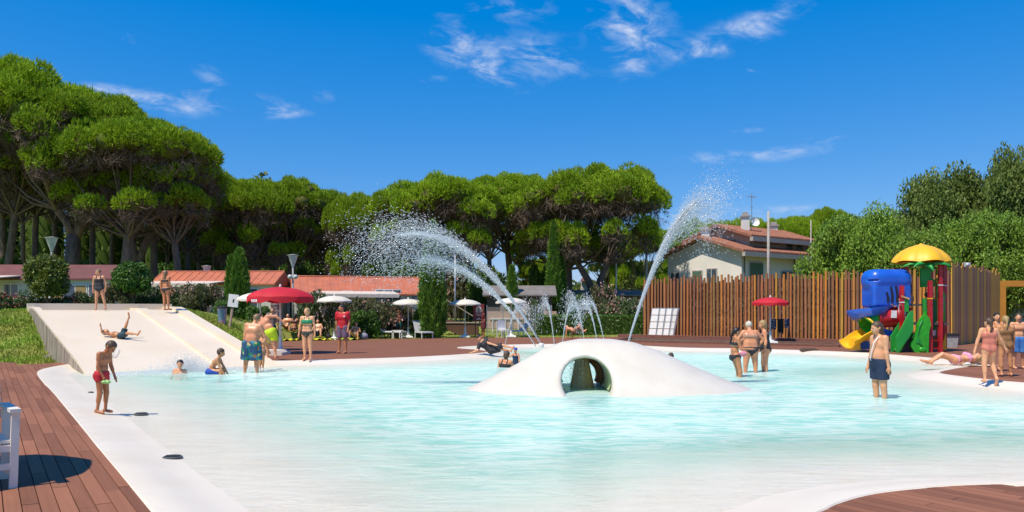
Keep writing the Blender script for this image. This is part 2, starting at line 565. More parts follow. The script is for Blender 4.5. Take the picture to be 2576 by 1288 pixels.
_rv = np.concatenate([np.column_stack([POOL, np.full(_k, .012)]), np.column_stack([POOL + _nn * .012, np.full(_k, -.006)]), np.column_stack([POOL + _nn * .05, np.full(_k, -.008)])])
_i = np.arange(_k); _j = (_i + 1) % _k
link('rim', np_mesh('rim', _rv, np.concatenate([np.stack([_i, _i + _k, _j + _k, _j], 1), np.stack([_i + _k, _i + 2 * _k, _j + 2 * _k, _j + _k], 1)]), M_shell, smooth=True), pool_basin)


def water_material():
    M = bpy.data.materials.new('pool_water'); M.use_nodes = True
    nt = M.node_tree; N, L = nt.nodes, nt.links
    N.clear()
    out = N.new('ShaderNodeOutputMaterial')
    geo = N.new('ShaderNodeNewGeometry')
    mp = N.new('ShaderNodeMapping'); mp.inputs['Scale'].default_value = (0.8, 2.3, 1)
    L.new(geo.outputs['Position'], mp.inputs[0])
    n1 = N.new('ShaderNodeTexNoise'); n1.inputs['Scale'].default_value = 1.9; n1.inputs['Detail'].default_value = 4; n1.inputs['Distortion'].default_value = 1.2; n1.inputs['Roughness'].default_value = .55
    L.new(mp.outputs[0], n1.inputs['Vector'])
    n2 = N.new('ShaderNodeTexNoise'); n2.inputs['Scale'].default_value = 0.8; n2.inputs['Detail'].default_value = 2
    L.new(geo.outputs['Position'], n2.inputs['Vector'])
    ad = N.new('ShaderNodeMath'); ad.operation = 'MULTIPLY_ADD'; ad.inputs[1].default_value = 1.2
    L.new(n2.outputs[0], ad.inputs[0]); L.new(n1.outputs[0], ad.inputs[2])
    bp = N.new('ShaderNodeBump'); bp.inputs['Strength'].default_value = 0.7; bp.inputs['Distance'].default_value = 0.11
    L.new(ad.outputs[0], bp.inputs['Height'])
    fr = N.new('ShaderNodeFresnel'); fr.inputs['IOR'].default_value = 1.12; L.new(bp.outputs[0], fr.inputs['Normal'])
    cl = N.new('ShaderNodeMath'); cl.operation = 'MINIMUM'; cl.inputs[1].default_value = 0.20; L.new(fr.outputs[0], cl.inputs[0])
    gl = N.new('ShaderNodeBsdfGlossy'); gl.inputs['Roughness'].default_value = 0.08; L.new(bp.outputs[0], gl.inputs['Normal'])
    tr0 = N.new('ShaderNodeBsdfTransparent'); tr0.inputs['Color'].default_value = (0.985, 1, 1, 1)
    # fine bubbles stirred up by the jets make the deeper water milky
    da = N.new('ShaderNodeAttribute'); da.attribute_name = 'depth'
    dm = N.new('ShaderNodeMapRange'); dm.inputs[1].default_value = 0.0; dm.inputs[2].default_value = 0.28; dm.inputs[4].default_value = 0.66; dm.interpolation_type = 'SMOOTHSTEP'
    L.new(da.outputs['Fac'], dm.inputs[0])
    df = N.new('ShaderNodeBsdfDiffuse')
    L.new(bp.outputs[0], df.inputs['Normal'])
    cr = N.new('ShaderNodeMix'); cr.data_type = 'RGBA'; cr.inputs[6].default_value = (0.37, 0.77, 0.67, 1); cr.inputs[7].default_value = (0.78, 0.95, 0.87, 1)  # light and dark of the ripples painted into the diffuse colour by wave noise
    cm = N.new('ShaderNodeMapRange'); cm.inputs[1].default_value = 0.38; cm.inputs[2].default_value = 0.58; L.new(n1.outputs[0], cm.inputs[0]); L.new(cm.outputs[0], cr.inputs['Factor'])
    L.new(cr.outputs[2], df.inputs['Color'])
    tr = N.new('ShaderNodeMixShader'); L.new(dm.outputs[0], tr.inputs[0]); L.new(tr0.outputs[0], tr.inputs[1]); L.new(df.outputs[0], tr.inputs[2])
    ms = N.new('ShaderNodeMixShader'); L.new(cl.outputs[0], ms.inputs[0]); L.new(tr.outputs[0], ms.inputs[1]); L.new(gl.outputs[0], ms.inputs[2])
    L.new(ms.outputs[0], out.inputs['Surface'])
    va = N.new('ShaderNodeVolumeAbsorption'); va.inputs['Color'].default_value = (0.02, 0.93, 0.895, 1); va.inputs['Density'].default_value = 0.18
    L.new(va.outputs[0], out.inputs['Volume'])
    return M


M_water = water_material()
# closed body of water: top sheet over the basin, bottom below it
n = len(PV)
used = np.zeros(n, bool); used[PF.ravel()] = True
top = np.column_stack([PV, np.full(n, WATER)]); bot = np.column_stack([PV, np.full(n, -0.95)])
ed = {}
for f in PF:
    for a, b in ((f[0], f[1]), (f[1], f[2]), (f[2], f[0])):
        ed[(a, b)] = ed.get((a, b), 0) + 1
bd = [(a, b) for (a, b) in ed if (b, a) not in ed]
side = [[a + n, b + n, b] for a, b in bd] + [[a + n, b, a] for a, b in bd]
WF = np.concatenate([PF, PF[:, ::-1] + n, np.array(side)])
me = np_mesh('pool_water', np.concatenate([top, bot]), WF, M_water, smooth=False)
_at = me.attributes.new('depth', 'FLOAT', 'POINT'); _at.data.foreach_set('value', np.concatenate([np.maximum(0, WATER - pz), np.zeros(n)]).astype(np.float32))
tag(link('pool_water', me), kind='structure')

# --- deck: dark base sheet, boards on it, and the far sheet of boards
inn = [p for p in np.stack(np.meshgrid(np.arange(-30, 44, 3.0), np.arange(-8, 50, 3.0)), -1).reshape(-1, 2)]
inn = np.array(inn)
inn = inn[inpoly(inn, DECK_OUT) & ~inpoly(inn, POOL) & (polydist(inn, POOL) > .5) & (polydist(inn, DECK_OUT) > .5)]
DV, DF = cdt([DECK_OUT, POOL], inn, lambda c: inpoly(c, DECK_OUT) & ~inpoly(c, POOL))
deck = tag(link('deck', np_mesh('deck', np.column_stack([DV, np.full(len(DV), -0.03)]), DF, M_dark)), kind='structure')
FARY = 24.0
far_poly = DECK_OUT.copy()
cut = np.array([(-9.3, FARY), (44, FARY), (44, 46), (30, 52), (9, 51), (8, 48.2), (-2, 46), (-12.3, 42), (-12.6, 40.5), (-11.6, 34), (-9.5, 29.5)])
i2 = inn[inpoly(inn, cut) & (polydist(inn, cut) > .5)]
DV, DF = cdt([cut, POOL], i2, lambda c: inpoly(c, cut) & ~inpoly(c, POOL))
far_deck = link('far_boards', np_mesh('far_boards', np.column_stack([DV, np.zeros(len(DV))]), DF, M_deckfar), deck)

pd_dir = np.array([-0.55, 0.83]); pd_dir /= np.linalg.norm(pd_dir)
pd_n = np.array([pd_dir[1], -pd_dir[0]])          # to the right
PW, GAP, PL = 0.118, 0.008, 2.35


def intervals(off, polys):
    """sorted crossings of the line (offset off along pd_n, direction pd_dir) with polygons"""
    res = []
    for poly in polys:
        a = poly; b = np.roll(poly, -1, 0)
        da = a @ pd_n - off; db = b @ pd_n - off
        m_ = (da > 0) != (db > 0)
        t = da[m_] / (da[m_] - db[m_])
        res.append((a[m_] @ pd_dir) + t * ((b[m_] - a[m_]) @ pd_dir))
    return res


def inside_spans(off):
    o, p = intervals(off, (DECK_OUT, POOL))
    o = np.sort(o); p = np.sort(p)
    ev = sorted([(s, 0) for s in o] + [(s, 1) for s in p])
    spans = []; io = ip = False; st = None
    for s, k in ev:
        if k == 0: io = not io
        else: ip = not ip
        now = io and not ip
        if now and st is None: st = s
        if not now and st is not None:
            spans.append((st, s)); st = None
    return spans


def plank_list():
    out = []
    K = 5
    for k in range(int(-34 / (PW + GAP)), int(40 / (PW + GAP))):
        offs = [k * (PW + GAP) + PW * i / (K - 1) for i in range(K)]
        S = [inside_spans(o) for o in offs]
        allv = [v for sp in S for ab in sp for v in ab]
        if not allv: continue
        ph = (k * 0.618 % 1) * PL if k % 2 else 0.3 * (k % 5)
        s = math.floor((min(allv) - ph) / PL) * PL + ph
        hi = max(allv)
        while s < hi:
            e = s + PL - 0.006
            runs = []; cur = []
            for i in range(K):
                c_ = [(max(s, a), min(e, b)) for a, b in S[i] if min(e, b) - max(s, a) > 2e-3]
                if c_: cur.append((offs[i], *max(c_, key=lambda t: t[1] - t[0])))
                else:
                    if len(cur) > 1: runs.append(cur)
                    cur = []
            if len(cur) > 1: runs.append(cur)
            for r in runs:
                full = len(r) == K and all(abs(t[1] - s) < 1e-6 and abs(t[2] - e) < 1e-6 for t in r)
                if full: r = [r[0], r[-1]]
                q = [pd_n * o + pd_dir * a for o, a, b in r] + [pd_n * o + pd_dir * b for o, a, b in reversed(r)]
                out.append((sum(q) / len(q), q, full))
            s += PL
    return out


planks = []
for c, q, full in plank_list():
    if c[1] > FARY + 1.2 and c[0] > -9.3: continue
    ys = [p[1] for p in q]; xs = [p[0] / max(p[1], .3) for p in q]
    if max(ys) < 5.2 or c[1] > 26 or min(xs) > 0.80 or max(xs) < -0.80: continue
    if c[1] > FARY and min(xs) > -.4: continue
    planks.append((c, q, full))
planks.sort(key=lambda t: t[0][1])


def in_frame(q):
    return any(abs(p[0] / p[1]) < 0.66 and p[1] > 6.0 for p in q)


near = [p for p in planks if in_frame(p[1])][:295]
nid = set(id(p) for p in near)
rest = [p for p in planks if id(p) not in nid]


def plank_verts(q, c, z0=-0.028, z1=0.0):
    return [(p[0] - c[0], p[1] - c[1], z) for z in (z0, z1) for p in q]


def plank_faces(n):
    return [tuple(reversed(range(n))), tuple(range(n, 2 * n))] + [(i, (i + 1) % n, n + (i + 1) % n, n + i) for i in range(n)]


full_mesh = None
for c, q, full in near:
    if full and full_mesh is not None: me = full_mesh
    else:
        me = bpy.data.meshes.new('plank'); me.from_pydata(plank_verts(q, c), [], plank_faces(len(q))); me.materials.append(M_plank)
        if full: full_mesh = me
    o = link('plank', me, deck, (c[0], c[1], random.uniform(-.0015, .0015)))
V = []; F = []; tone = []
for c, q, full in rest:
    o = len(V)
    zz = random.uniform(-.0015, .0015)
    V += [(p[0] + c[0], p[1] + c[1], p[2] + zz) for p in plank_verts(q, c)]
    F += [tuple(i + o for i in f) for f in plank_faces(len(q))]
    tone += [random.random()] * (2 * len(q))
me = bpy.data.meshes.new('planks_beyond'); me.from_pydata(V, [], F); me.materials.append(M_plank)
at = me.attributes.new('tone', 'FLOAT', 'POINT'); at.data.foreach_set('value', tone)
tag(link('planks_beyond', me, deck), kind='stuff')


# --- ground sheet
def sstep(a, b, x):
    t = np.clip((np.asarray(x, float) - a) / (b - a), 0, 1)
    return t * t * (3 - 2 * t)


def ground_z(x, y):
    x = np.asarray(x, float); y = np.asarray(y, float)
    hill = 1.66 * sstep(24.8, 31.2, y) * (1 - 0.55 * sstep(35, 44, y)) * sstep(-8.5, -14.5, x) * (1 - 0.25 * sstep(-18, -26, x))
    rise = 0.35 * sstep(46, 58, y)
    return -0.05 + np.maximum(hill, 0) + rise


xs = np.unique(np.concatenate([np.linspace(-3000, -90, 12), np.arange(-90, -34, 4), np.arange(-34, 34, 0.5), np.arange(34, 120, 4), np.linspace(120, 3000, 12)]))
ys = np.unique(np.concatenate([np.linspace(-600, -12, 6), np.arange(-12, 20, 2), np.arange(20, 62, 0.5), np.arange(62, 160, 5), np.linspace(160, 4000, 14)]))
X, Yg = np.meshgrid(xs, ys)
P2 = np.stack([X.ravel(), Yg.ravel()], 1)
Z = ground_z(P2[:, 0], P2[:, 1])
ind = inpoly(P2, DECK_OUT) & (polydist(P2, DECK_OUT) > 0.75)
Z[ind] = -1.3
_q = P2 - np.array([-9.1, 22.5]); _d = np.array([-0.61, 0.79]) / math.hypot(.61, .79)
_s = _q @ _d; _t = _q @ np.array([_d[1], -_d[0]])
undr = (_s > -1) & (_s < 12.4) & (np.abs(_t) < 2.35)
Z[undr] = np.minimum(Z[undr], -0.4)
Z = Z + np.where(ind | undr, 0, 0.03 * np.sin(P2[:, 0] * 1.3) * np.sin(P2[:, 1] * 1.7) * (P2[:, 1] > 27))
nx, ny = len(xs), len(ys)
idx = np.arange(nx * ny).reshape(ny, nx)
GF = np.stack([idx[:-1, :-1], idx[:-1, 1:], idx[1:, 1:], idx[1:, :-1]], -1).reshape(-1, 4)
tag(link('ground', np_mesh('ground', np.column_stack([P2, Z]), GF, M_grass, smooth=True)), kind='structure')

# grass blades on the mound and the lawn
def blades(n, box, hmin, hmax, cond):
    p = np.column_stack([rng.uniform(box[0], box[1], n), rng.uniform(box[2], box[3], n)])
    p = p[cond(p)]
    z = ground_z(p[:, 0], p[:, 1])
    m_ = len(p)
    a = rng.uniform(0, 2 * np.pi, m_); h = rng.uniform(hmin, hmax, m_); w = h * 0.22
    d = np.column_stack([np.cos(a), np.sin(a)])
    lean = rng.normal(0, .35, (m_, 2)) * h[:, None]
    b = np.column_stack([p, z - 0.02])
    T = np.stack([b + np.column_stack([d * w[:, None], np.zeros(m_)]), b - np.column_stack([d * w[:, None], np.zeros(m_)]), b + np.column_stack([lean, h])], 1)
    return T


# (slide axis used by the grass too)
SL_B = np.array([-9.1, 22.5]); SL_D = np.array([-0.61, 0.79]); SL_D = SL_D / np.linalg.norm(SL_D)
SL_N = np.array([SL_D[1], -SL_D[0]]); SL_W = 2.6; SL_L = 12.4


def on_slide(p):
    q = p - SL_B
    s = q @ SL_D; t = q @ SL_N
    return (s > -1) & (s < SL_L + .1) & (np.abs(t) < SL_W + .05)


ok = lambda p: ~inpoly(p, DECK_OUT) & ~on_slide(p)
T1 = blades(60000, (-24, -9, 24.3, 34.5), 0.05, 0.15, ok)
T2 = blades(26000, (-13, 12, 33, 54), 0.05, 0.14, ok)
tag(link('grass', tri_soup('grass', np.concatenate([T1, T2]), M_blade)), 'short green grass on the mound and the lawn', 'grass', kind='stuff')


# ------------------------------------------------------------------ water slide
def slide_z(s):
    s = np.asarray(s, float)
    return np.interp(s, [-1.6, -0.6, 0.3, 1.4, 10.2, 10.8, SL_L], [-0.58, -0.44, -0.22, 0.02, 1.50, 1.58, 1.60])


def slide_pt(s, t, dz=0.0):
    p = SL_B + SL_D * s + SL_N * t
    return (p[0], p[1], float(slide_z(s)) + dz)


def slide_hit(u, v):
    """where the sight line through (u, v) meets the slide"""
    for Y in np.arange(21, 36, .02):
        x = PX(u, Y); z = PZ(v, Y)
        q = np.array([x, Y]) - SL_B
        if z <= slide_z(q @ SL_D): return (x, Y, float(slide_z(q @ SL_D)))
    return (PX(u, 31), 31, 1.6)


slide = empty('water_slide', (float(SL_B[0]), float(SL_B[1]), 0))
tag(slide, 'wide cream water slide running down the grass mound into the pool', 'water slide')
base_v = Vector((float(SL_B[0]), float(SL_B[1]), 0))


def slide_strip(t0, t1, h, ss, thick=None):
    """strip of the slide from offset t0 to t1, raised h above the bed, closed below"""
    m_ = MB()
    prof = []
    for s in ss:
        a = Vector(slide_pt(s, t0, h)) - base_v; b = Vector(slide_pt(s, t1, h)) - base_v
        th = thick if thick else 0.25
        prof.append([a, b, b - Vector((0, 0, th)), a - Vector((0, 0, th))])
    vs = [p for r in prof for p in r]
    fs = []
    for i in range(len(prof) - 1):
        for k in range(4):
            k2 = (k + 1) % 4
            fs.append((i * 4 + k, (i + 1) * 4 + k, (i + 1) * 4 + k2, i * 4 + k2))
    fs += [(0, 1, 2, 3), tuple(reversed([(len(prof) - 1) * 4 + k for k in range(4)]))]
    return m_.add(vs, fs)


ss = list(np.concatenate([np.linspace(-1.6, 2.2, 16), np.linspace(2.6, 10, 14), np.linspace(10.2, SL_L, 8)]))
slide_strip(-SL_W + .22, 1.02, 0.0, ss).build('wide_lane', M_slide, slide, 'auto')
slide_strip(1.34, SL_W - .30, 0.02, ss).build('narrow_lane', M_slide, slide, 'auto')
slide_strip(-SL_W, -SL_W + .222, 0.13, ss[4:], 0.4).build('kerb', M_slide, slide, 'auto')
slide_strip(1.018, 1.342, 0.09, ss[3:], 0.4).build('kerb', M_slide, slide, 'auto')
slide_strip(SL_W - .302, SL_W + .08, 0.15, ss[3:], 0.4).build('kerb', M_slide, slide, 'auto')
m_ = MB()
a = Vector(slide_pt(SL_L, -SL_W, 0)) - base_v; b = Vector(slide_pt(SL_L, SL_W + .08, 0)) - base_v
m_.bar(a + Vector((0, 0, .05)), b + Vector((0, 0, .05)), 0.3, 0.42)
m_.build('back_kerb', M_slide, slide)
# stone side wall under the left kerb: separate slabs
for i in range(15):
    s0 = 0.6 + i * 0.74; s1 = s0 + 0.715
    j = random.uniform(0, .03)
    m_ = MB()
    q = []
    for t in (-SL_W - 0.01 - j * .3, -SL_W + .15):
        for s, dz in ((s0, -1.6), (s1, -1.6), (s1, -0.03), (s0, -0.03)):
            p = SL_B + SL_D * s + SL_N * t
            z = float(slide_z(s)) + .10 + dz if dz > -1 else -0.25
            q.append(Vector((p[0], p[1], z)) - base_v)
    m_.add(q, [(0, 1, 2, 3), (7, 6, 5, 4), (0, 4, 5, 1), (1, 5, 6, 2), (2, 6, 7, 3), (3, 7, 4, 0)])
    m_.build('stone_slab', M_stonewall, slide)

# stone block lying in the grass
m_ = MB()
x, y = W(146, 905, 0)
m_.box((0, 0, .06), (1.05, .34, .2)); m_.box((.2, .02, .15), (.5, .25, .06)); m_.box((-.3, -.02, .155), (.34, .2, .05), Matrix.Rotation(.2, 3, 'Z'))
o = m_.build('stone_block', M_stonewall, None, loc=(x, y + .25, -.02)); o.rotation_euler = (0, 0, -.05)
tag(o, 'low pale stone block lying at the foot of the grass mound', 'stone')


# ------------------------------------------------------------------ implicit surfaces
def smin(a, b, k):
    h = np.clip(.5 + .5 * (b - a) / k, 0, 1)
    return b * (1 - h) + a * h - k * h * (1 - h)


def surface_nets(f, org, h):
    nx, ny, nz = f.shape
    s = f < 0
    A = np.zeros((nx - 1, ny - 1, nz - 1), np.int8)
    cor = [(i, j, k) for i in (0, 1) for j in (0, 1) for k in (0, 1)]
    for (i, j, k) in cor: A += s[i:nx - 1 + i, j:ny - 1 + j, k:nz - 1 + k]
    act = (A > 0) & (A < 8)
    ii, jj, kk = np.nonzero(act)
    nv = len(ii)
    idx = np.full(act.shape, -1, np.int64); idx[ii, jj, kk] = np.arange(nv)
    pos = np.zeros((nv, 3)); cnt = np.zeros(nv)
    cv = {c: f[ii + c[0], jj + c[1], kk + c[2]] for c in cor}
    for c in cor:
        for ax in range(3):
            if c[ax]: continue
            e = list(c); e[ax] = 1; e = tuple(e)
            v0, v1 = cv[c], cv[e]
            m_ = (v0 < 0) != (v1 < 0)
            t = np.where(m_, v0 / np.where(m_, v0 - v1, 1), 0)
            for q in range(3):
                pos[:, q] += np.where(m_, c[q] + (t if q == ax else 0), 0)
            cnt += m_
    pos = pos / cnt[:, None] + np.column_stack([ii, jj, kk])
    V = pos * h + np.asarray(org)
    quads = []
    for ax in range(3):
        sl0 = [slice(None)] * 3; sl1 = [slice(None)] * 3
        sl0[ax] = slice(0, f.shape[ax] - 1); sl1[ax] = slice(1, f.shape[ax])
        cr = s[tuple(sl0)] != s[tuple(sl1)]
        b, c = (ax + 1) % 3, (ax + 2) % 3
        I = np.array(np.nonzero(cr))
        good = (I[b] >= 1) & (I[c] >= 1) & (I[b] < f.shape[b] - 1) & (I[c] < f.shape[c] - 1)
        I = I[:, good]
        ins = s[tuple(I)]
        def cell(db, dc):
            q = I.copy(); q[b] += db; q[c] += dc
            return idx[tuple(q)]
        Q = np.stack([cell(-1, -1), cell(0, -1), cell(0, 0), cell(-1, 0)], 1)
        Q[~ins] = Q[~ins][:, ::-1]
        quads.append(Q)
    Q = np.concatenate(quads)
    Q = Q[(Q >= 0).all(1)]
    return V, Q


def grid(lo, hi, h):
    lo = np.asarray(lo, float); hi = np.asarray(hi, float)
    n_ = np.ceil((hi - lo) / h).astype(int) + 1
    ax = [lo[i] + h * np.arange(n_[i]) for i in range(3)]
    return np.stack(np.meshgrid(*ax, indexing='ij'), -1), lo


# ------------------------------------------------------------------ fountain dome
DX, DY = PX(1492, 17.3), 17.3
def dome_mesh():
    P, org = grid((-3.9, -2.5, -0.75), (4.1, 2.6, 1.25), 0.05)
    x, y, z = P[..., 0], P[..., 1], P[..., 2]
    xr = np.where(x > 0, x / 3.55, x / 2.85)
    r = np.sqrt(xr ** 2 + (y / 1.85) ** 2)
    def hgt(r):
        return np.interp(r, [0, .12, .25, .4, .6, .8, .95, 1.08, 1.3, 2], [.98, .97, .90, .72, .40, .11, -.09, -.25, -.9, -3])
    outer = (z - hgt(r)) * 0.75
    inner = np.sqrt((x / 1.05) ** 2 + (y / 1.15) ** 2 + ((z + .2) / 0.92) ** 2) - 1
    inner = inner * .85
    # tunnel from the front to the back and a side opening
    xc = x + (1492 - 1462) / 2000 * 16.6
    tun = np.sqrt((xc / 0.50) ** 2 + ((z - 0.13) / 0.46) ** 2) - 1
    tun = tun * .5
    d = outer
    cav = smin(tun, inner, .12)
    d = -smin(-d, cav, 0.14)
    d = np.maximum(d, -0.7 - z)
    return surface_nets(d, org, 0.05)


V, Q = dome_mesh()
M_dome = mat('fountain_resin', (0.60, 0.545, 0.45), 0.42, col2=(0.68, 0.625, 0.53), scale=1.1, stretch=(1.6, 1.6, .7), contrast=(.3, .7), detail=9, bump=0.03, bscale=30)
dome = link('fountain_dome', np_mesh('fountain_dome', V, Q, M_dome, smooth=True), None, (DX, DY, 0))
tag(dome, 'white smooth dome with a round tunnel rising from the pool water', 'fountain')
M_pillar = mat('tan_pillar', (0.48, 0.26, 0.09), 0.6, col2=(0.60, 0.42, 0.16), scale=4, stretch=(5, 5, .6), bump=.4)
m_ = MB()
for (dx, r0, r1) in ((0, .24, .10), (.13, .17, .08), (-.12, .15, .07)):
    m_.tube([(dx * 1.3, .1 * dx, -.7), (dx, 0, 0.0), (dx * .45, 0, .6)], [r0, r0 * .8, r1], 12)
o = m_.build('tunnel_pillar', M_pillar, None, True, (DX - .24, DY + .15, 0))
tag(o, 'tan ribbed pillar standing inside the tunnel of the white dome', 'pillar')

# added tunnel liner: greenish light off the water painted into its colour
M_bounce = mat('green_bounce_tint', (.30, .42, .22), .5, col2=(.42, .46, .20), scale=2.5)
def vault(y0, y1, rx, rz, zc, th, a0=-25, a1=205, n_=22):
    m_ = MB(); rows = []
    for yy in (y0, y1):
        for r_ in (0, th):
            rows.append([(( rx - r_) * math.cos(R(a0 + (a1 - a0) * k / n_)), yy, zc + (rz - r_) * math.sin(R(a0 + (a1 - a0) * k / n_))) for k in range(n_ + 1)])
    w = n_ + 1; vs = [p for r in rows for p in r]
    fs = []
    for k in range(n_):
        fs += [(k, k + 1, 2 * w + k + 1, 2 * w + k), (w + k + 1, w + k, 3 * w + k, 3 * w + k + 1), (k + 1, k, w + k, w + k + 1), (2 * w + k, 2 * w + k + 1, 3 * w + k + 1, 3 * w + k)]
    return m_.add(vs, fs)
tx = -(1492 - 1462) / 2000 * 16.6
o = vault(-.75, .55, .56, .50, .13, .03).build('tunnel_bounce_liner', M_bounce, dome, True); o.location = (tx, 0, 0)
o = vault(.60, .95, .60, .54, .13, .20).build('tunnel_ceiling_shade', mat('brown_ceiling_shade', (.30, .13, .05), .6, col2=(.36, .18, .07), scale=3), dome, True); o.location = (tx, 0, 0)  # added brown arch, its colour stands for shade on the inner ceiling

# dark drains in the shallow floor
M_drain = mat('drain_cover', (0.07, 0.08, 0.075), 0.6, scale=20)
for (u, v, L_, lab) in ((355, 1046, .22, 'small dark floor drain right of the boy in red trunks'), (434, 1158, .22, 'dark floor drain in the shallows nearest the bottom left deck'), (228, 992, .12, 'tiny dark drain left of the boy in red trunks')):
    x, y = W(u, v, -.12)
    z = floor_z(x, y)
    m_ = MB()
    m_.lathe([(L_ / 2, 0), (L_ / 2, .012), (L_ / 2 - .02, .02), (.001, .02)], n=18)
    for k in range(-3, 4): m_.box((k * L_ / 9, 0, .024), (L_ / 24, L_ * .7 * math.sqrt(max(0.05, 1 - (k / 4) ** 2)), .008))
    o = m_.build('floor_drain', M_drain, None, loc=(x, y, max(z, WATER + .0) + .003))
    tag(o, lab, 'drain', 'floor drains in the shallows')

# ------------------------------------------------------------------ vegetation
def unit(v):
    return v / np.maximum(np.linalg.norm(v, axis=-1, keepdims=True), 1e-9)


def tufts(P, Nrm, size, nb=4, spread=.75, width=.16, g=rng):
    """fans of pointed blades at points P growing along Nrm"""
    n_ = len(P)
    out = []
    for _ in range(nb):
        d = unit(Nrm + g.normal(0, spread, (n_, 3)) * .6)
        s_ = unit(np.cross(d, g.normal(0, 1, (n_, 3))))
        L = (size * g.uniform(.7, 1.25, n_))[:, None]
        b = P - d * L * .15
        out.append(np.stack([b + s_ * L * width, b - s_ * L * width, P + d * L], 1))
    return np.concatenate(out)


def leaves(P, size, g=rng, up=0.4, nrm=None):
    """small diamond leaves (two triangles each) at points P"""
    n_ = len(P)
    d = unit(g.normal(0, 1, (n_, 3)) + (0 if nrm is None else nrm * .8))
    s_ = unit(np.cross(d, g.normal(0, 1, (n_, 3)) + np.array([0, 0, up])))
    L = (size * g.uniform(.6, 1.3, n_))[:, None]
    a = P - d * L; b = P + d * L; m1 = P + s_ * L * .48; m2 = P - s_ * L * .48
    return np.concatenate([np.stack([a, m1, b], 1), np.stack([b, m2, a], 1)])


def leaf_mesh_quads(name, P, size, mat_, g=rng, up=0.4, nrm=None):
    """diamond leaves as connected quads so that each leaf is one island"""
    n_ = len(P)
    d = unit(g.normal(0, 1, (n_, 3)) + (0 if nrm is None else nrm * .6))
    s_ = unit(np.cross(d, g.normal(0, 1, (n_, 3)) + np.array([0, 0, up])))
    L = (np.asarray(size) * g.uniform(.6, 1.3, n_))[:, None]
    V = np.stack([P - d * L, P + s_ * L * .5, P + d * L, P - s_ * L * .5], 1).reshape(-1, 3)
    return np_mesh(name, V, np.arange(4 * n_).reshape(n_, 4), mat_)


def dome_pts(n_, g, zmin=-.25):
    v = unit(g.normal(0, 1, (n_ * 4 + 24, 3)))
    v = v[v[:, 2] > zmin]
    return v[:n_]


def pine_parts(seed, Rc=6.0, Hc=4.2, dens=78, skirt=0.0):
    """crown of an umbrella pine round the origin (crown base at z=0): needle mesh, twig mesh, limb ends"""
    g = np.random.default_rng(seed)
    cen = []
    # lobes fill a flattened dome
    for ring, (rr, nn) in enumerate(((0, 1), (.30, 5), (.58, 10), (.84, 16))):
        for k in range(nn):
            a = 2 * math.pi * (k + g.uniform(-.3, .3)) / nn + ring
            r = Rc * rr * g.uniform(.88, 1.1)
            z = Hc * (0.25 + .62 * math.sqrt(max(0, 1 - (r / Rc / 1.08) ** 2))) + g.uniform(-.35, .3)
            cen.append((r * math.cos(a), r * math.sin(a), z, Rc * g.uniform(.21, .29)))
    for k in range(9):       # lower outer pads
        a = 2 * math.pi * (k + g.uniform(-.4, .4)) / 9
        r = Rc * g.uniform(.62, .95)
        cen.append((r * math.cos(a), r * math.sin(a), Hc * g.uniform(.02, .22) - skirt * g.uniform(0, 1), Rc * g.uniform(.15, .24)))
    cen = np.array(cen)
    T = []; core = MB(); tw = []
    for (x, y, z, r) in cen:
        # sub puffs over each lobe
        c = np.array([x, y, z])
        sub = dome_pts(7, g, -.1) * np.array([r * .75, r * .75, r * .5]) + c
        for q in np.vstack([c[None], sub]):
            rs = r * g.uniform(.42, .62)
            n_ = int(dens * rs * rs * 3.2)
            nv = dome_pts(n_, g, -.75)
            P = q + nv * np.array([rs, rs, rs * .72]) * g.uniform(.86, 1.06, (len(nv), 1))
            keep = np.ones(len(P), bool)
            # drop what is buried in other lobes
            for (x2, y2, z2, r2) in cen:
                dd = ((P[:, 0] - x2) ** 2 + (P[:, 1] - y2) ** 2) / (r2 * .8) ** 2 + ((P[:, 2] - z2) / (r2 * .6)) ** 2
                keep &= dd > .62
            P = P[keep]; nv = nv[keep]
            if len(P): T.append(tufts(P, unit(nv + np.array([0, 0, .75])), .26, nb=3, width=.15, g=g))
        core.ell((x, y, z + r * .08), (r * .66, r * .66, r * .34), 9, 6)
        # brown twigs hanging below
        n_ = 110
        P = c + np.column_stack([g.uniform(-r, r, n_), g.uniform(-r, r, n_), -g.uniform(.1, .8, n_) * r])
        tw.append(tufts(P, g.normal(0, 1, (n_, 3)) + np.array([0, 0, -.2]), .6, nb=3, width=.03, g=g))
    return tri_soup('crown', np.concatenate(T), M_pine), core, tri_soup('twigs', np.concatenate(tw), M_twig), cen


PINES = [pine_parts(11), pine_parts(22), pine_parts(33, skirt=1.2), pine_parts(44, Hc=4.8)]
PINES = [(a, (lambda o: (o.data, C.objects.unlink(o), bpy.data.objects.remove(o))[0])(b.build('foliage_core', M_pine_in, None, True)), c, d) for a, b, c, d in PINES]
BASE_R, BASE_H = 6.0, 4.2


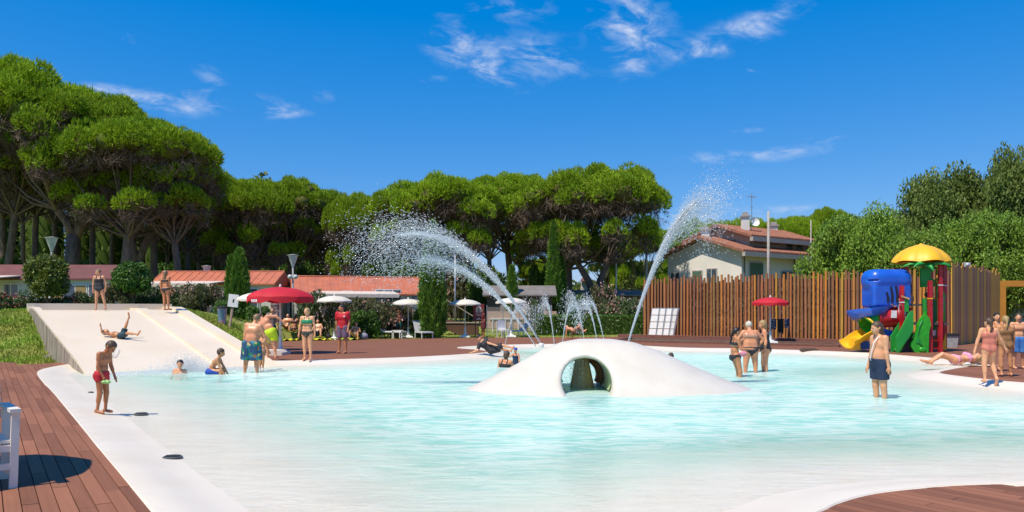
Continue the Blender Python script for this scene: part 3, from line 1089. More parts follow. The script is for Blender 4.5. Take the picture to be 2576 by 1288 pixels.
def pine(x, y, top, Rc, variant, label, lean=(0, 0), fork=False, trunk_r=.33, hscale=1.0, group='umbrella pines', twigs=True, rot=None, z0=None, base_frac=None):
    if z0 is None: z0 = float(ground_z(x, y)) - .1
    crown_m, core_m, twig_m, cen = PINES[variant]
    s_ = Rc / BASE_R
    sz = s_ * hscale * 1.3
    zc = top - BASE_H * 1.20 * sz            # crown base height
    t = empty('pine_tree', (x, y, z0))
    tag(t, label, 'tree', group)
    rz = random.uniform(0, 6.28) if rot is None else rot
    lx, ly = lean
    trunk = MB()
    hb = zc - z0
    cr, sr = math.cos(rz), math.sin(rz)

    def at(f, wob=.25):
        return Vector((lx * f + math.sin(f * 3 + rz) * wob * f, ly * f + math.cos(f * 4 + rz) * wob * f, hb * f))
    ends = []
    sel = [c for i, c in enumerate(cen) if i % 2 == 0 or i > 20]
    if fork:
        f0 = fork
        trunk.tube([at(0), at(f0 * .5), at(f0)], [trunk_r * 1.35, trunk_r * 1.1, trunk_r * 1.0], 9)
        heads = []
        for sgn in (-1, 1):
            p = at(f0)
            q = Vector((lx + sgn * Rc * .22, ly + sgn * .3, hb * .80))
            mid = p.lerp(q, .5) + Vector((sgn * -.12, 0, 0))
            r2 = Vector((lx + sgn * Rc * .3, ly + sgn * .5, hb + .5))
            trunk.tube([p - Vector((0, 0, .3)), mid, q, r2], [trunk_r * .85, trunk_r * .72, trunk_r * .62, trunk_r * .4], 8)
            heads.append(q)
    else:
        trunk.tube([at(f) for f in (0, .15, .35, .55, .72, .86)], [trunk_r * 1.35, trunk_r * 1.1, trunk_r, trunk_r * .92, trunk_r * .85, trunk_r * .75], 9)
        heads = [at(.84), at(.70)]
    for i, c in enumerate(sel):
        e = Vector((lx + (c[0] * cr - c[1] * sr) * s_, ly + (c[0] * sr + c[1] * cr) * s_, hb + c[2] * sz - .3 * c[3] * sz))
        h = heads[i % len(heads)] if not fork else min(heads, key=lambda q: (q - e).length)
        mid = h.lerp(e, .5) + Vector((0, 0, -.10 * (e - h).length))
        trunk.tube([h, mid, e], [trunk_r * .34, trunk_r * .22, trunk_r * .08], 5, cap=False)
    trunk.build('trunk', M_bark, t, True)
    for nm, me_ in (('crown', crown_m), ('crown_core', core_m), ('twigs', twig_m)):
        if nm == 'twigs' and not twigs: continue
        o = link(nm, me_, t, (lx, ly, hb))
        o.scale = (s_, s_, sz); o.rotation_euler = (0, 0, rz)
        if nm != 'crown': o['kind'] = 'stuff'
    return t


def pine_px(u, Y, vtop, rpx, variant, label, **k):
    return pine(PX(u, Y), Y, PZ(vtop, Y), rpx * Y / 2000, variant, label, **k)


# left stand of pines
pine_px(5, 60, 172, 235, 0, 'tallest umbrella pine at the far left with leaning slim trunk', lean=(1.2, 0), trunk_r=.3)
pine_px(165, 58, 238, 200, 1, 'umbrella pine with thick trunk behind the round bush', lean=(.8, 0), trunk_r=.46, fork=.62)
pine_px(300, 56.5, 306, 185, 2, 'umbrella pine with straight bare trunk right of the thick forked one', lean=(.9, 0), trunk_r=.40)
pine_px(345, 59, 328, 165, 3, 'umbrella pine with forked trunk above the small round tree', lean=(.2, 0), fork=.5, trunk_r=.36)
pine_px(455, 57, 380, 112, 0, 'umbrella pine with crooked grey trunk at the edge of the left stand', lean=(-.8, .5), trunk_r=.27, hscale=1.25)
pine_px(385, 64, 358, 150, 1, 'umbrella pine with slim trunk between the forked and the crooked ones', lean=(.2, 0), trunk_r=.3)
pine_px(-110, 62, 165, 230, 2, 'umbrella pine cut by the left edge of the picture', trunk_r=.4)
for i, (u, Y, v, r, va) in enumerate(((90, 76, 225, 190, 1), (230, 78, 290, 170, 2), (340, 80, 360, 150, 0), (470, 82, 425, 130, 3), (10, 84, 260, 170, 0), (140, 92, 300, 150, 3), (280, 96, 340, 150, 1), (420, 98, 420, 140, 2), (540, 90, 440, 110, 0),
                                      (-20, 74, 230, 180, 3), (560, 100, 470, 120, 1), (200, 108, 340, 150, 2), (60, 104, 300, 150, 1), (360, 112, 400, 140, 0), (500, 114, 460, 130, 2))):
    pine_px(u, Y, v, r, va, 'dark pine deep in the shade of the left pine stand', trunk_r=.3, group='pines in the shade of the left stand', twigs=False)
# middle stand
pine_px(645, 68, 452, 120, 2, 'low umbrella pine behind the orange mobile home roof', trunk_r=.36, hscale=1.25)
pine_px(735, 70, 460, 110, 3, 'umbrella pine with thick trunk above the lamp post', trunk_r=.42, hscale=1.2)
pine_px(825, 72, 478, 105, 0, 'umbrella pine left of the drooping bright green pine', trunk_r=.35, hscale=1.2)
pine_px(900, 68, 486, 78, 2, 'bright green pine with crown drooping low over the long mobile home', trunk_r=.25, hscale=2.1)
pine_px(1110, 66, 448, 158, 1, 'broad umbrella pine above the arc of the left water jet', trunk_r=.34, fork=.7)
pine_px(1290, 72, 434, 118, 0, 'umbrella pine with two dark trunks left of the big forked pine', trunk_r=.33, lean=(-.4, 0))
pine_px(1500, 64, 436, 172, 3, 'large umbrella pine with V shaped double trunk', trunk_r=.38, fork=.38, lean=(-.3, 0), rot=1.0)
pine_px(1425, 69, 452, 150, 2, 'umbrella pine with single thick straight trunk beside the cypress', trunk_r=.42, rot=.4)
for i, (u, Y, v, r, va) in enumerate(((610, 84, 480, 110, 1), (700, 88, 490, 110, 0), (790, 90, 500, 110, 2), (880, 92, 510, 100, 3), (980, 88, 495, 100, 1), (1040, 94, 510, 90, 2), (940, 100, 520, 110, 0), (1180, 90, 520, 80, 3), (1235, 84, 500, 80, 0))):
    pine_px(u, Y, v, r, va, 'shaded pine in the back row of the middle stand', trunk_r=.28, group='back row pines of the middle stand', twigs=False)
for i, (u, Y, v, r, va, lab) in enumerate(((1330, 105, 588, 50, 0, 'small far pine seen under the big pines left of the cypresses'), (1530, 100, 592, 62, 1, 'far pine behind the V shaped pine trunk'), (1610, 96, 570, 80, 2, 'far dark pine left of the tall right water jet'),
                                           (1740, 104, 565, 80, 3, 'far pine behind the tall right water jet'), (1350, 84, 655, 45, 1, 'low bright green young pine between the dark trunks'))):
    pine_px(u, Y, v, r, va, lab, trunk_r=.24, hscale=1.5, group='far pines', twigs=False)
for i, (u, Y, v, r, va) in enumerate(((1850, 112, 548, 62, 0), (1925, 116, 550, 66, 1), (2000, 114, 545, 66, 2), (2075, 118, 535, 66, 3), (2150, 116, 545, 66, 0))):
    pine_px(u, Y, v, r, va, '%s pine from the left in the even row behind the white house' % ('first', 'second', 'third', 'fourth', 'fifth')[i], trunk_r=.24, hscale=1.5, group='pines in a row behind the house', twigs=False)

# broadleaf trees
M_leafA = mat('leaf_bright', (0.235, 0.36, 0.04), 0.55, col2=(0.155, 0.28, 0.03), scale=.5, island=.4, rand=.18, transl=.3, spec=.4)
M_leafB = mat('leaf_dark', (0.19, 0.25, 0.05), 0.6, col2=(0.125, 0.185, 0.035), scale=.4, island=.35, rand=.18, transl=.25, spec=.3)
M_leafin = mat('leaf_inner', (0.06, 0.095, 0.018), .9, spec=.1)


def broad_crown(seed, mat_, n_cl=52, leaf=.13, per=560, rad=3.4, H=6.0):
    g = np.random.default_rng(seed)
    cl = []
    while len(cl) < n_cl:
        v = g.uniform(-1, 1, 3)
        if np.linalg.norm(v) > 1: continue
        w = .62 + .38 * math.cos((v[2] + .2) * 1.2)
        cl.append((v[0] * rad * w, v[1] * rad * w, (v[2] * .5 + .5) * H, g.uniform(.7, 1.35) * rad / 3.4))
    P = []
    for (x, y, z, r) in cl:
        n_ = int(per * r * r)
        v = unit(g.normal(0, 1, (n_, 3))) * (g.uniform(.2, 1.5, (n_, 1)) ** .6)
        P.append(np.array([x, y, z]) + v * np.array([r, r, r * .8]))
    P = np.concatenate(P)
    core = MB()
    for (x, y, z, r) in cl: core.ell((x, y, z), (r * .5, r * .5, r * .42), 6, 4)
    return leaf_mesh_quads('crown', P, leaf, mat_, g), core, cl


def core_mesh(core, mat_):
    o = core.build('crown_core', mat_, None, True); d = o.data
    bpy.data.objects.remove(o)
    return d


BROAD = []
for sd, mt, lf in ((1, M_leafA, .13), (2, M_leafB, .12), (3, M_leafA, .12), (4, M_leafB, .14)):
    a, b, c = broad_crown(sd, mt, leaf=lf)
    BROAD.append((a, core_mesh(b, M_leafin), c))


def broad_px(u, Y, vtop, rpx, variant, label, zb=1.2, group='broadleaf trees behind the slatted fence', rot=None):
    x = PX(u, Y); top = PZ(vtop, Y)
    z0 = float(ground_z(x, Y)) - .1
    crown, core, cl = BROAD[variant]
    s_ = rpx * Y / 2000 / 3.6
    sz = (top - z0 - zb) / 6.6
    t = tag(empty('broadleaf_tree', (x, Y, z0)), label, 'tree', group)
    rz = random.uniform(0, 6.28) if rot is None else rot
    m_ = MB()
    m_.tube([(0, 0, 0), (.1, 0, zb), (.0, .1, zb + 2.5 * sz), (.1, 0, zb + 4.6 * sz)], [.26, .2, .13, .05], 8)
    cr, sr = math.cos(rz), math.sin(rz)
    for i, c in enumerate(cl):
        if i % 2: continue
        e = Vector(((c[0] * cr - c[1] * sr) * s_, (c[0] * sr + c[1] * cr) * s_, zb + c[2] * sz))
        h = Vector((.05, .05, zb + c[2] * sz * .45))
        m_.tube([h, h.lerp(e, .5) - Vector((0, 0, .15)), e], [.07, .045, .015], 5, cap=False)
    m_.build('trunk', M_bark, t, True)
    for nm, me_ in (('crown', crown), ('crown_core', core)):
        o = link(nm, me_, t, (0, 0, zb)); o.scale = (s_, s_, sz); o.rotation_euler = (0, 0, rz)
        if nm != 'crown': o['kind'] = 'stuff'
    return t


broad_px(2120, 54, 512, 92, 0, 'leafy bright green tree just right of the white house')
broad_px(2205, 52, 506, 85, 2, 'bright green tree left of the playground behind the fence')
broad_px(2330, 60, 440, 105, 1, 'dark green tree rising behind the yellow playground roof')
broad_px(2420, 62, 424, 100, 3, 'tall dark tree left of the tallest tree at the right')
broad_px(2545, 58, 375, 92, 1, 'tallest dark green tree at the right edge')
broad_px(2300, 50, 560, 85, 0, 'low bright green tree directly behind the yellow playground roof')
broad_px(2400, 52, 545, 90, 2, 'light green tree behind the grey floodlight on the fence')
broad_px(2490, 50, 500, 90, 0, 'glossy bright green tree behind the right end of the fence')
broad_px(2600, 49, 540, 90, 2, 'green tree partly cut off at the right edge', zb=2.0)
broad_px(2170, 66, 560, 110, 3, 'dark tree filling the gap behind the bright green trees')
broad_px(2360, 70, 500, 120, 1, 'dark tree in the back behind the playground', zb=2)
broad_px(2640, 62, 440, 110, 3, 'dark tree beyond the right edge of the picture')

# cypresses
M_cyp = mat('cypress_leaf', (0.11, 0.21, 0.03), .7, col2=(0.16, 0.29, 0.035), scale=1.4, island=.3, transl=.15, spec=.2)


def cypress(u, Y, vtop, vbase_z, wpx, label, seed):
    g = np.random.default_rng(seed)
    x = PX(u, Y); z0 = float(ground_z(x, Y)) - .05
    H = PZ(vtop, Y) - z0; r = wpx * Y / 4000
    n_ = int(5200 * max(.6, H * r / 4))
    t = g.uniform(0.03, 1, n_)
    prof = np.interp(t, [0, .08, .3, .6, .85, 1], [.55, .9, 1, .85, .45, .05])
    a = g.uniform(0, 2 * np.pi, n_)
    rr = r * prof * (1 + .18 * np.sin(a * 5 + t * 9) + .1 * np.sin(a * 9 - t * 23)) * g.uniform(.75, 1.02, n_)
    P = np.column_stack([rr * np.cos(a), rr * np.sin(a), t * H])
    nrm = np.column_stack([np.cos(a) * .5, np.sin(a) * .5, np.ones(n_)])
    T = tufts(P, unit(nrm), .26, nb=2, spread=.5, width=.2, g=g)
    e = tag(empty('cypress_tree', (x, Y, z0)), label, 'tree', 'cypresses')
    link('crown', tri_soup('crown', T, M_cyp), e)
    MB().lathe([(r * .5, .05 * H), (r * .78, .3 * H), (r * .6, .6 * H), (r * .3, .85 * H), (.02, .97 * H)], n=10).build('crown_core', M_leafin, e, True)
    MB().tube([(0, 0, 0), (0, 0, H * .5)], [.14, .06], 7).build('trunk', M_bark, e, True)


cypress(603, 41, 632, 0, 42, 'dark green cypress left of the large red parasol', 5)
cypress(583, 41.3, 650, 0, 26, 'slender second tip of cypress beside the large red parasol', 15)
cypress(1088, 46, 560, 0, 60, 'tall cypress behind the falling spray of the left jet', 6)
cypress(1393, 60, 560, 0, 34, 'tall thin cypress left of the thick pine trunk', 7)
cypress(1412, 61, 605, 0, 22, 'shorter thin cypress against the thick pine trunk', 8)
cypress(1288, 56, 672, 0, 26, 'small pale cypress below the two dark pine trunks', 9)

# shrubs
M_ole = mat('oleander_leaf', (0.095, 0.14, 0.045), .6, col2=(0.07, 0.115, 0.03), scale=1.2, island=.4, transl=.25)
M_ole2 = mat('olive_leaf', (0.13, 0.13, 0.05), .7, col2=(0.085, 0.10, 0.035), scale=1.2, island=.4, transl=.25)
M_pink = mat('pink_petal', (0.62, 0.27, 0.26), .6, col2=(0.7, 0.45, 0.38), scale=2, island=.2, transl=.25)
M_wht = mat('white_petal', (0.72, 0.62, 0.58), .6, col2=(0.65, 0.42, 0.42), scale=2, island=.15, transl=.25)
M_red = mat('red_petal', (0.55, 0.05, 0.07), .6, col2=(0.6, 0.15, 0.15), scale=2, transl=.2)
M_bush = mat('bush_leaf', (0.15, 0.185, 0.02), .55, col2=(0.095, 0.14, 0.016), scale=1.0, island=.35, transl=.25)
M_bush2 = mat('bush_leaf_green', (0.095, 0.195, 0.022), .55, col2=(0.06, 0.14, 0.016), scale=1.0, island=.35, transl=.25)


def shrub_meshes(seed, leafm, flowerm, n_leaf=5200, n_fl=420, upright=True):
    g = np.random.default_rng(seed)
    cl = [(g.uniform(-.75, .75), g.uniform(-.6, .6), g.uniform(.15, .85), g.uniform(.24, .4)) for _ in range(16)]
    P = []; Fl = []
    for (x, y, z, r) in cl:
        v = unit(g.normal(0, 1, (n_leaf // 16, 3))) * g.uniform(.3, 1.05, (n_leaf // 16, 1)) ** .6
        P.append(np.array([x, y, z]) + v * np.array([r, r, r * .8]))
        if n_fl:
            v = dome_pts(max(1, n_fl // 16), g, -.1) * g.uniform(.9, 1.12, (max(1, n_fl // 16), 1))
            Fl.append(np.array([x, y, z]) + v * np.array([r, r, r * .8]))
    P = np.concatenate(P); P = P[P[:, 2] > -.02]
    lm = leaf_mesh_quads('foliage', P, .055, leafm, g)
    fm = leaf_mesh_quads('flowers', np.concatenate(Fl), .045, flowerm, g) if n_fl else None
    st = MB()
    for (x, y, z, r) in cl[:10]: st.tube([(x * .25, y * .25, 0), (x * .7, y * .7, z * .6), (x, y, z)], [.02, .014, .006], 5, cap=False)
    o = st.build('stems', M_bark, None); sm = o.data; bpy.data.objects.remove(o)
    return lm, fm, sm


SH = {'pink': shrub_meshes(1, M_ole, M_pink), 'white': shrub_meshes(2, M_ole, M_wht), 'olive': shrub_meshes(3, M_ole2, M_pink, n_fl=260), 'green': shrub_meshes(4, M_bush2, None, n_fl=0), 'red': shrub_meshes(5, M_ole, M_red, n_fl=200), 'yel': shrub_meshes(6, M_bush, None, n_fl=0)}


def shrub(x, y, w, h, kind, label, name='oleander_bush', group='flowering bushes along the lawn', z0=None, rz=None, cat='bush'):
    z = float(ground_z(x, y)) - .03 if z0 is None else z0
    e = tag(empty(name, (x, y, z)), label, cat, group)
    lm, fm, sm = SH[kind]
    for nm, me_ in (('foliage', lm), ('flowers', fm), ('stems', sm)):
        if me_ is None: continue
        o = link(nm, me_, e); o['kind'] = 'stuff'; o.scale = (w / 2, w / 2 * .9, h / 1.1); o.rotation_euler = (0, 0, random.uniform(0, 6.28) if rz is None else rz)
    return e


def shrub_px(u, Y, vtop, wpx, kind, label, **k):
    x = PX(u, Y); z = float(ground_z(x, Y))
    return shrub(x, Y, wpx * Y / 2000, PZ(vtop, Y) - z, kind, label, **k)


# behind the slide
shrub_px(25, 35.5, 725, 130, 'red', 'bush with red flowers at the far left behind the mound')
shrub_px(80, 36.5, 738, 110, 'white', 'low pale bush under the round yellowish tree')
shrub_px(150, 37, 742, 110, 'red', 'low bush with a few red flowers right of the round yellowish tree')
shrub_px(205, 36.5, 728, 90, 'red', 'bush with crimson flowers left of the girl in the black swimsuit')
shrub_px(285, 37, 702, 100, 'olive', 'brownish bush right of the girl in the black swimsuit')
shrub_px(375, 38.5, 715, 110, 'white', 'bush with whitish pink flowers left of the woman on the slide rim')
shrub_px(455, 38, 700, 120, 'pink', 'tall pink flowering bush right of the woman on the slide rim')
shrub_px(520, 37.5, 703, 110, 'olive', 'olive bush with salmon flowers under the awning')
shrub_px(565, 36.5, 752, 80, 'green', 'green bush behind the white notice board')
shrub_px(640, 40, 765, 80, 'green', 'dark green bush under the left rim of the red parasol')
shrub_px(672, 41.5, 775, 50, 'green', 'small green bush behind the red parasol pole')
shrub_px(790, 44, 720, 110, 'white', 'bush with white and pink blossom right of the red parasol')
shrub_px(840, 43.5, 735, 110, 'white', 'white flecked bush behind the nearest white parasol')
shrub_px(905, 46, 735, 120, 'olive', 'brownish bush behind the man in the red shirt')
shrub_px(975, 47, 745, 130, 'olive', 'faded olive bush in front of the long mobile home')
shrub_px(920, 45.2, 775, 110, 'green', 'low green bush right of the man in the red shirt')
shrub_px(1010, 48.5, 760, 110, 'olive', 'faded bush behind the second white parasol')
shrub_px(1060, 47.5, 772, 90, 'green', 'green bush at the foot of the tall cypress')
shrub_px(1340, 52, 745, 80, 'white', 'pale bush behind the white parasol nearest the jets')
shrub_px(1560, 56, 735, 110, 'pink', 'pink flowering bush right of the V shaped pine trunk')
shrub_px(1512, 58, 700, 90, 'olive', 'dark olive bush against the V shaped pine trunk')
shrub_px(1590, 55, 742, 80, 'white', 'pale pink bush beside the left end of the slatted fence')
shrub_px(1455, 60, 735, 70, 'green', 'bright green bush between the two big pine trunks')
shrub_px(1350, 70, 655, 90, 'green', 'bright round bush seen between the cypress and dark trunks')
# understorey behind the mobile homes
for i, (u, v, w, k) in enumerate(((20, 640, 120, 'green'), (110, 650, 120, 'olive'), (225, 650, 100, 'green'), (320, 660, 100, 'yel'), (420, 655, 110, 'green'), (500, 668, 110, 'olive'), (560, 665, 90, 'green'),
                                  (660, 660, 110, 'yel'), (760, 655, 110, 'green'), (850, 650, 120, 'olive'), (950, 655, 120, 'green'), (1020, 660, 110, 'green'), (1150, 660, 110, 'olive'), (1220, 680, 90, 'green'))):
    shrub_px(u, 74 + (i * 7) % 9, v, w * 1.1, k, 'leafy undergrowth bush among the pine trunks behind the homes', name='undergrowth_bush', group='undergrowth behind the mobile homes')


def round_tree(u, Y, vtop, vbot, wpx, kind, label):
    x = PX(u, Y); z = float(ground_z(x, Y)); top = PZ(vtop, Y); bot = PZ(vbot, Y)
    e = tag(empty('round_tree', (x, Y, z - .05)), label, 'tree', 'clipped round trees behind the slide')
    m_ = MB()
    hb = bot - z
    m_.tube([(0, 0, 0), (.03, 0, hb * .6), (0, 0, hb + .5)], [.07, .06, .04], 7)
    for k in range(9):
        a = k * .7
        m_.tube([(0, 0, hb * .5 + .05 * k), (.5 * math.cos(a), .5 * math.sin(a), hb + .5), (.8 * math.cos(a), .8 * math.sin(a), hb + 1.0)], [.03, .02, .008], 5, cap=False)
    m_.build('trunk', M_bark, e, True)
    g = np.random.default_rng(int(u))
    r = wpx * Y / 4000; hh = top - bot
    cl = [np.array([0, 0, .5])] + [dome_pts(1, g, -.6)[0] * np.array([.6, .6, .36]) + np.array([0, 0, .5]) for _ in range(26)]
    P = []
    for c in cl:
        v = unit(g.normal(0, 1, (330, 3))) * g.uniform(.5, 1.05, (330, 1))
        P.append(c + v * np.array([.38, .38, .26]))
    P = np.concatenate(P) * np.array([r, r, hh]) + np.array([0, 0, hb])
    link('crown', leaf_mesh_quads('crown', P, .075, M_bush if kind == 'yel' else M_bush2, g), e)
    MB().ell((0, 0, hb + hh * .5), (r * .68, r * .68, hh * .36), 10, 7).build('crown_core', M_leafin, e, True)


round_tree(118, 36, 645, 752, 118, 'yel', 'yellowish green round tree left of the girl in the black swimsuit')
round_tree(333, 37, 662, 742, 104, 'grn', 'green round tree between the girl and the woman on the slide')

# clipped hedge
def hedge(p0, p1, depth, h, label, name='clipped_hedge', per=210):
    p0 = np.array(p0, float); p1 = np.array(p1, float)
    L = np.linalg.norm(p1 - p0); d = (p1 - p0) / L; nn = np.array([-d[1], d[0]])
    g = np.random.default_rng(int(L * 100))
    n_ = int(per * L)
    s_ = g.uniform(0, L, n_); k = g.uniform(0, 1, n_)
    t = np.where(k < .5, -depth / 2, g.uniform(-depth / 2, depth / 2, n_)); z = np.where(k < .5, g.uniform(0.03, h, n_), h)
    P = np.column_stack([s_[:, None] * d + t[:, None] * nn, z]) + g.normal(0, .035, (n_, 3))
    e = tag(empty(name, (p0[0], p0[1], float(ground_z(p0[0], p0[1])))), label, 'hedge')
    link('foliage', leaf_mesh_quads('foliage', P, .075, M_bush2, g), e)
    c = (d * L / 2)
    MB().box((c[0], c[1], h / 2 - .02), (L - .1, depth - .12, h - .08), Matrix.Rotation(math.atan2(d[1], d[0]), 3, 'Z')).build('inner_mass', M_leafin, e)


hedge((PX(1345, 49.5), 49.5), (PX(1622, 50.6), 50.6), .9, PZ(795, 50), 'clipped box hedge behind the small arching jets')

# far wood closing the view behind the pines
def far_wood():
    g = np.random.default_rng(77)
    T = []
    core = MB()
    for i in range(150):
        x = -112 + i * 1.62 + g.uniform(-.8, .8); y = 124 + g.uniform(-4, 10)
        H = (23 if x < -38 else 17 if x < -8 else 9.5 if x < 30 else 11) * g.uniform(.8, 1.1)
        if -2 < x < 16: H *= .62
        n_ = 260
        v = unit(g.normal(0, 1, (n_, 3)))
        P = np.array([x, y, H * .5]) + v * np.array([2.6, 2.6, H * .52])
        P = P[(P[:, 1] < y + 1)]
        T.append(tufts(P, unit(v[:len(P)] + np.array([0, -.2, .6])), .75, nb=2, width=.3, g=g))
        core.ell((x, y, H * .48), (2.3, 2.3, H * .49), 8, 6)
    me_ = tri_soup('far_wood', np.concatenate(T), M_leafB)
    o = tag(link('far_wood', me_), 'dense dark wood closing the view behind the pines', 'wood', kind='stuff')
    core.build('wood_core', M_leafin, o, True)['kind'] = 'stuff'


far_wood()

# ------------------------------------------------------------------ slatted fence
def fence_material():
    M = bpy.data.materials.new('fence_slat'); M.use_nodes = True
    nt = M.node_tree; N, L = nt.nodes, nt.links
    b = N['Principled BSDF']; b.inputs['Roughness'].default_value = .7; b.inputs['Specular IOR Level'].default_value = .3
    oi = N.new('ShaderNodeObjectInfo')
    tc = N.new('ShaderNodeTexCoord')
    mp = N.new('ShaderNodeMapping'); mp.inputs['Scale'].default_value = (14, 14, .9); L.new(tc.outputs['Object'], mp.inputs[0])
    no = N.new('ShaderNodeTexNoise'); no.inputs['Scale'].default_value = 1.5; no.inputs['Detail'].default_value = 6; L.new(mp.outputs[0], no.inputs['Vector'])
    mx = N.new('ShaderNodeMix'); mx.data_type = 'RGBA'; mx.blend_type = 'MULTIPLY'
    mr = N.new('ShaderNodeMapRange'); mr.inputs[1].default_value = .35; mr.inputs[2].default_value = .7; mr.inputs[3].default_value = 1; mr.inputs[4].default_value = .62
    L.new(no.outputs[0], mr.inputs[0])
    hv = N.new('ShaderNodeHueSaturation'); L.new(oi.outputs['Color'], hv.inputs['Color']); L.new(mr.outputs[0], hv.inputs['Value'])
    L.new(hv.outputs[0], b.inputs['Base Color'])
    bp = N.new('ShaderNodeBump'); bp.inputs['Strength'].default_value = .4; bp.inputs['Distance'].default_value = .01; L.new(no.outputs[0], bp.inputs['Height']); L.new(bp.outputs[0], b.inputs['Normal'])
    return M


M_slat = fence_material()


def slat_mesh(w, d, h):
    m_ = MB(); m_.box((0, 0, h / 2), (w, d, h))
    o = m_.build('slat', M_slat); me_ = o.data; bpy.data.objects.remove(o)
    return me_


SL_THIN = [slat_mesh(.105, .07, h) for h in (3.58, 3.66, 3.75)]
SL_WIDE = [slat_mesh(.19, .035, h) for h in (3.28, 3.36, 3.44)]
WOODS_L = [(.40, .175, .065), (.46, .20, .07), (.33, .14, .055), (.30, .13, .06)]
WOODS_R = [(.66, .32, .05), (.56, .25, .05), (.30, .145, .075), (.62, .29, .05), (.26, .13, .075)]
DARKS = [(.33, .15, .07), (.38, .175, .08), (.27, .125, .065)]


def polyline(P, step, start=0.0):
    P = [Vector((p[0], p[1], 0)) for p in P]
    out = []; acc = start
    for a, b in zip(P[:-1], P[1:]):
        L = (b - a).length
        while acc < L:
            out.append((a.lerp(b, acc / L), math.atan2(b.y - a.y, b.x - a.x)))
            acc += step
        acc -= L
    return out


fc = catmull([(8.3, 50), (12.2, 47.2), (16.3, 43.2), (19.2, 40.2), (21.5, 38.0)], 8, closed=False)
fence = tag(empty('slatted_fence', (8.3, 50, 0)), 'tall fence of upright brown and ochre wooden slats behind the playground', 'fence')
fl = Vector((8.3, 50, 0))
total = sum(np.linalg.norm(fc[i + 1] - fc[i]) for i in range(len(fc) - 1))
pts = polyline(fc, .205)
for i, (p, a) in enumerate(pts):
    f = i / len(pts)
    o = link('slat', random.choice(SL_WIDE), fence, p - fl + Vector((math.sin(-a) * -.09 * -1, math.cos(a) * .09, -.05)))
    o.rotation_euler = (0, random.uniform(-.004, .004), a)
    o.color = (*[c * random.uniform(.8, 1.1) for c in (random.choice(DARKS) if random.random() > f * .75 - .15 else random.choice(WOODS_R[2:]))], 1)
for i, (p, a) in enumerate(polyline(fc, .215, .1)):
    f = i * .245 / total
    o = link('slat', random.choice(SL_THIN), fence, p - fl + Vector((random.uniform(-.03, .03), -.04, -.05)))
    o.rotation_euler = (0, random.uniform(-.008, .008), a)
    o.color = (*[c * random.uniform(.85, 1.12) for c in random.choice(WOODS_L if random.random() > f * 1.4 - .35 else WOODS_R)], 1)
for z in (.55, 2.6):
    MB().tube([Vector((p[0], p[1] + .15, z)) - fl for p in fc], .045, 6).build('rail', mat('fence_rail', (.1, .055, .03), .8), fence)

fb = [(PX(2395, 35.6), 35.6), (PX(2515, 44.5), 44.5)]
fence2 = tag(empty('slatted_screen', (fb[0][0], fb[0][1], 0)), 'slatted wooden screen of ochre and brown boards right of the playground', 'fence')
for i, (p, a) in enumerate(polyline(fb, .2)):
    o = link('slat', random.choice(SL_WIDE), fence2, p - Vector((*fb[0], 0)) + Vector((0, 0, -.05)))
    o.scale.z = 1.12 + .03 * math.sin(i * 1.3)
    o.rotation_euler = (0, 0, a)
    o.color = (*[c * random.uniform(.9, 1.1) for c in ((.80, .42, .07) if (i // 3) % 3 == 0 or i > 46 else (.72, .36, .06) if i % 4 == 1 else random.choice([(.48, .24, .13), (.54, .27, .14), (.40, .19, .10)]))], 1)
for z in (.6, 2.9): MB().tube([Vector((0, .08, z)), Vector((fb[1][0] - fb[0][0], fb[1][1] - fb[0][1] + .08, z))], .045, 6).build('rail', MATS['fence_rail'], fence2)

# dry creeper on the fence
M_vine = mat('dry_creeper', (.22, .13, .06), .9, col2=(.34, .25, .15), scale=2, island=.4)
g = np.random.default_rng(5)
n_ = 2600
k = g.integers(0, len(fc) - 12, n_); t = g.uniform(0, 1, n_)
base = fc[k] * (1 - t)[:, None] + fc[np.minimum(k + 1, len(fc) - 1)] * t[:, None]
P = np.column_stack([base[:, 0], base[:, 1] - .03 + g.normal(0, .03, n_), g.beta(1.6, 1.3, n_) * 3.3])
P = P[(P[:, 0] > 10.8) & (P[:, 0] < 17.2)]
T = tufts(P, g.normal(0, 1, (len(P), 3)) * np.array([1, .25, 1]), .2, nb=2, width=.05, g=g)
tag(link('dry_creeper', tri_soup('dry_creeper', T, M_vine)), 'dry brown creeper climbing the middle of the slatted fence', 'creeper', kind='stuff')

# floodlight on the screen
x, y = PX(2425, 37.6), 37.4
fl_ = tag(empty('floodlight', (x, y, PZ(666, 37.4))), 'small grey floodlight on top of the wooden screen', 'light')
MB().box((0, 0, 0), (.3, .16, .22)).build('housing', mat('lamp_grey', (.5, .5, .5), .5), fl_)
MB().lathe([(.08, 0), (.085, .03), (.001, .04)], n=14).xform(Matrix.Translation((0, -.08, 0)) @ Matrix.Rotation(R(90), 4, 'X')).build('lens', mat('lamp_glass', (.7, .72, .7), .1), fl_, True)
MB().box((0, .1, -.05), (.05, .1, .3)).build('bracket', M_steel, fl_)

# ochre gateway at the right edge
M_ochre = mat('ochre_paint', (.56, .25, .025), .6, col2=(.48, .20, .02), scale=2)
gt = tag(empty('gateway', (PX(2512, 46), 46, 0)), 'ochre painted gateway frame at the right end of the fence', 'gateway')
MB().box((.10, 0, 1.65), (.45, .35, 3.3)).build('post', M_ochre, gt)
MB().box((2.2, 0, 3.13), (4.0, .33, .34)).build('lintel', M_ochre, gt)
MB().box((4.0, 0, 1.65), (.45, .35, 3.3)).build('post', M_ochre, gt)
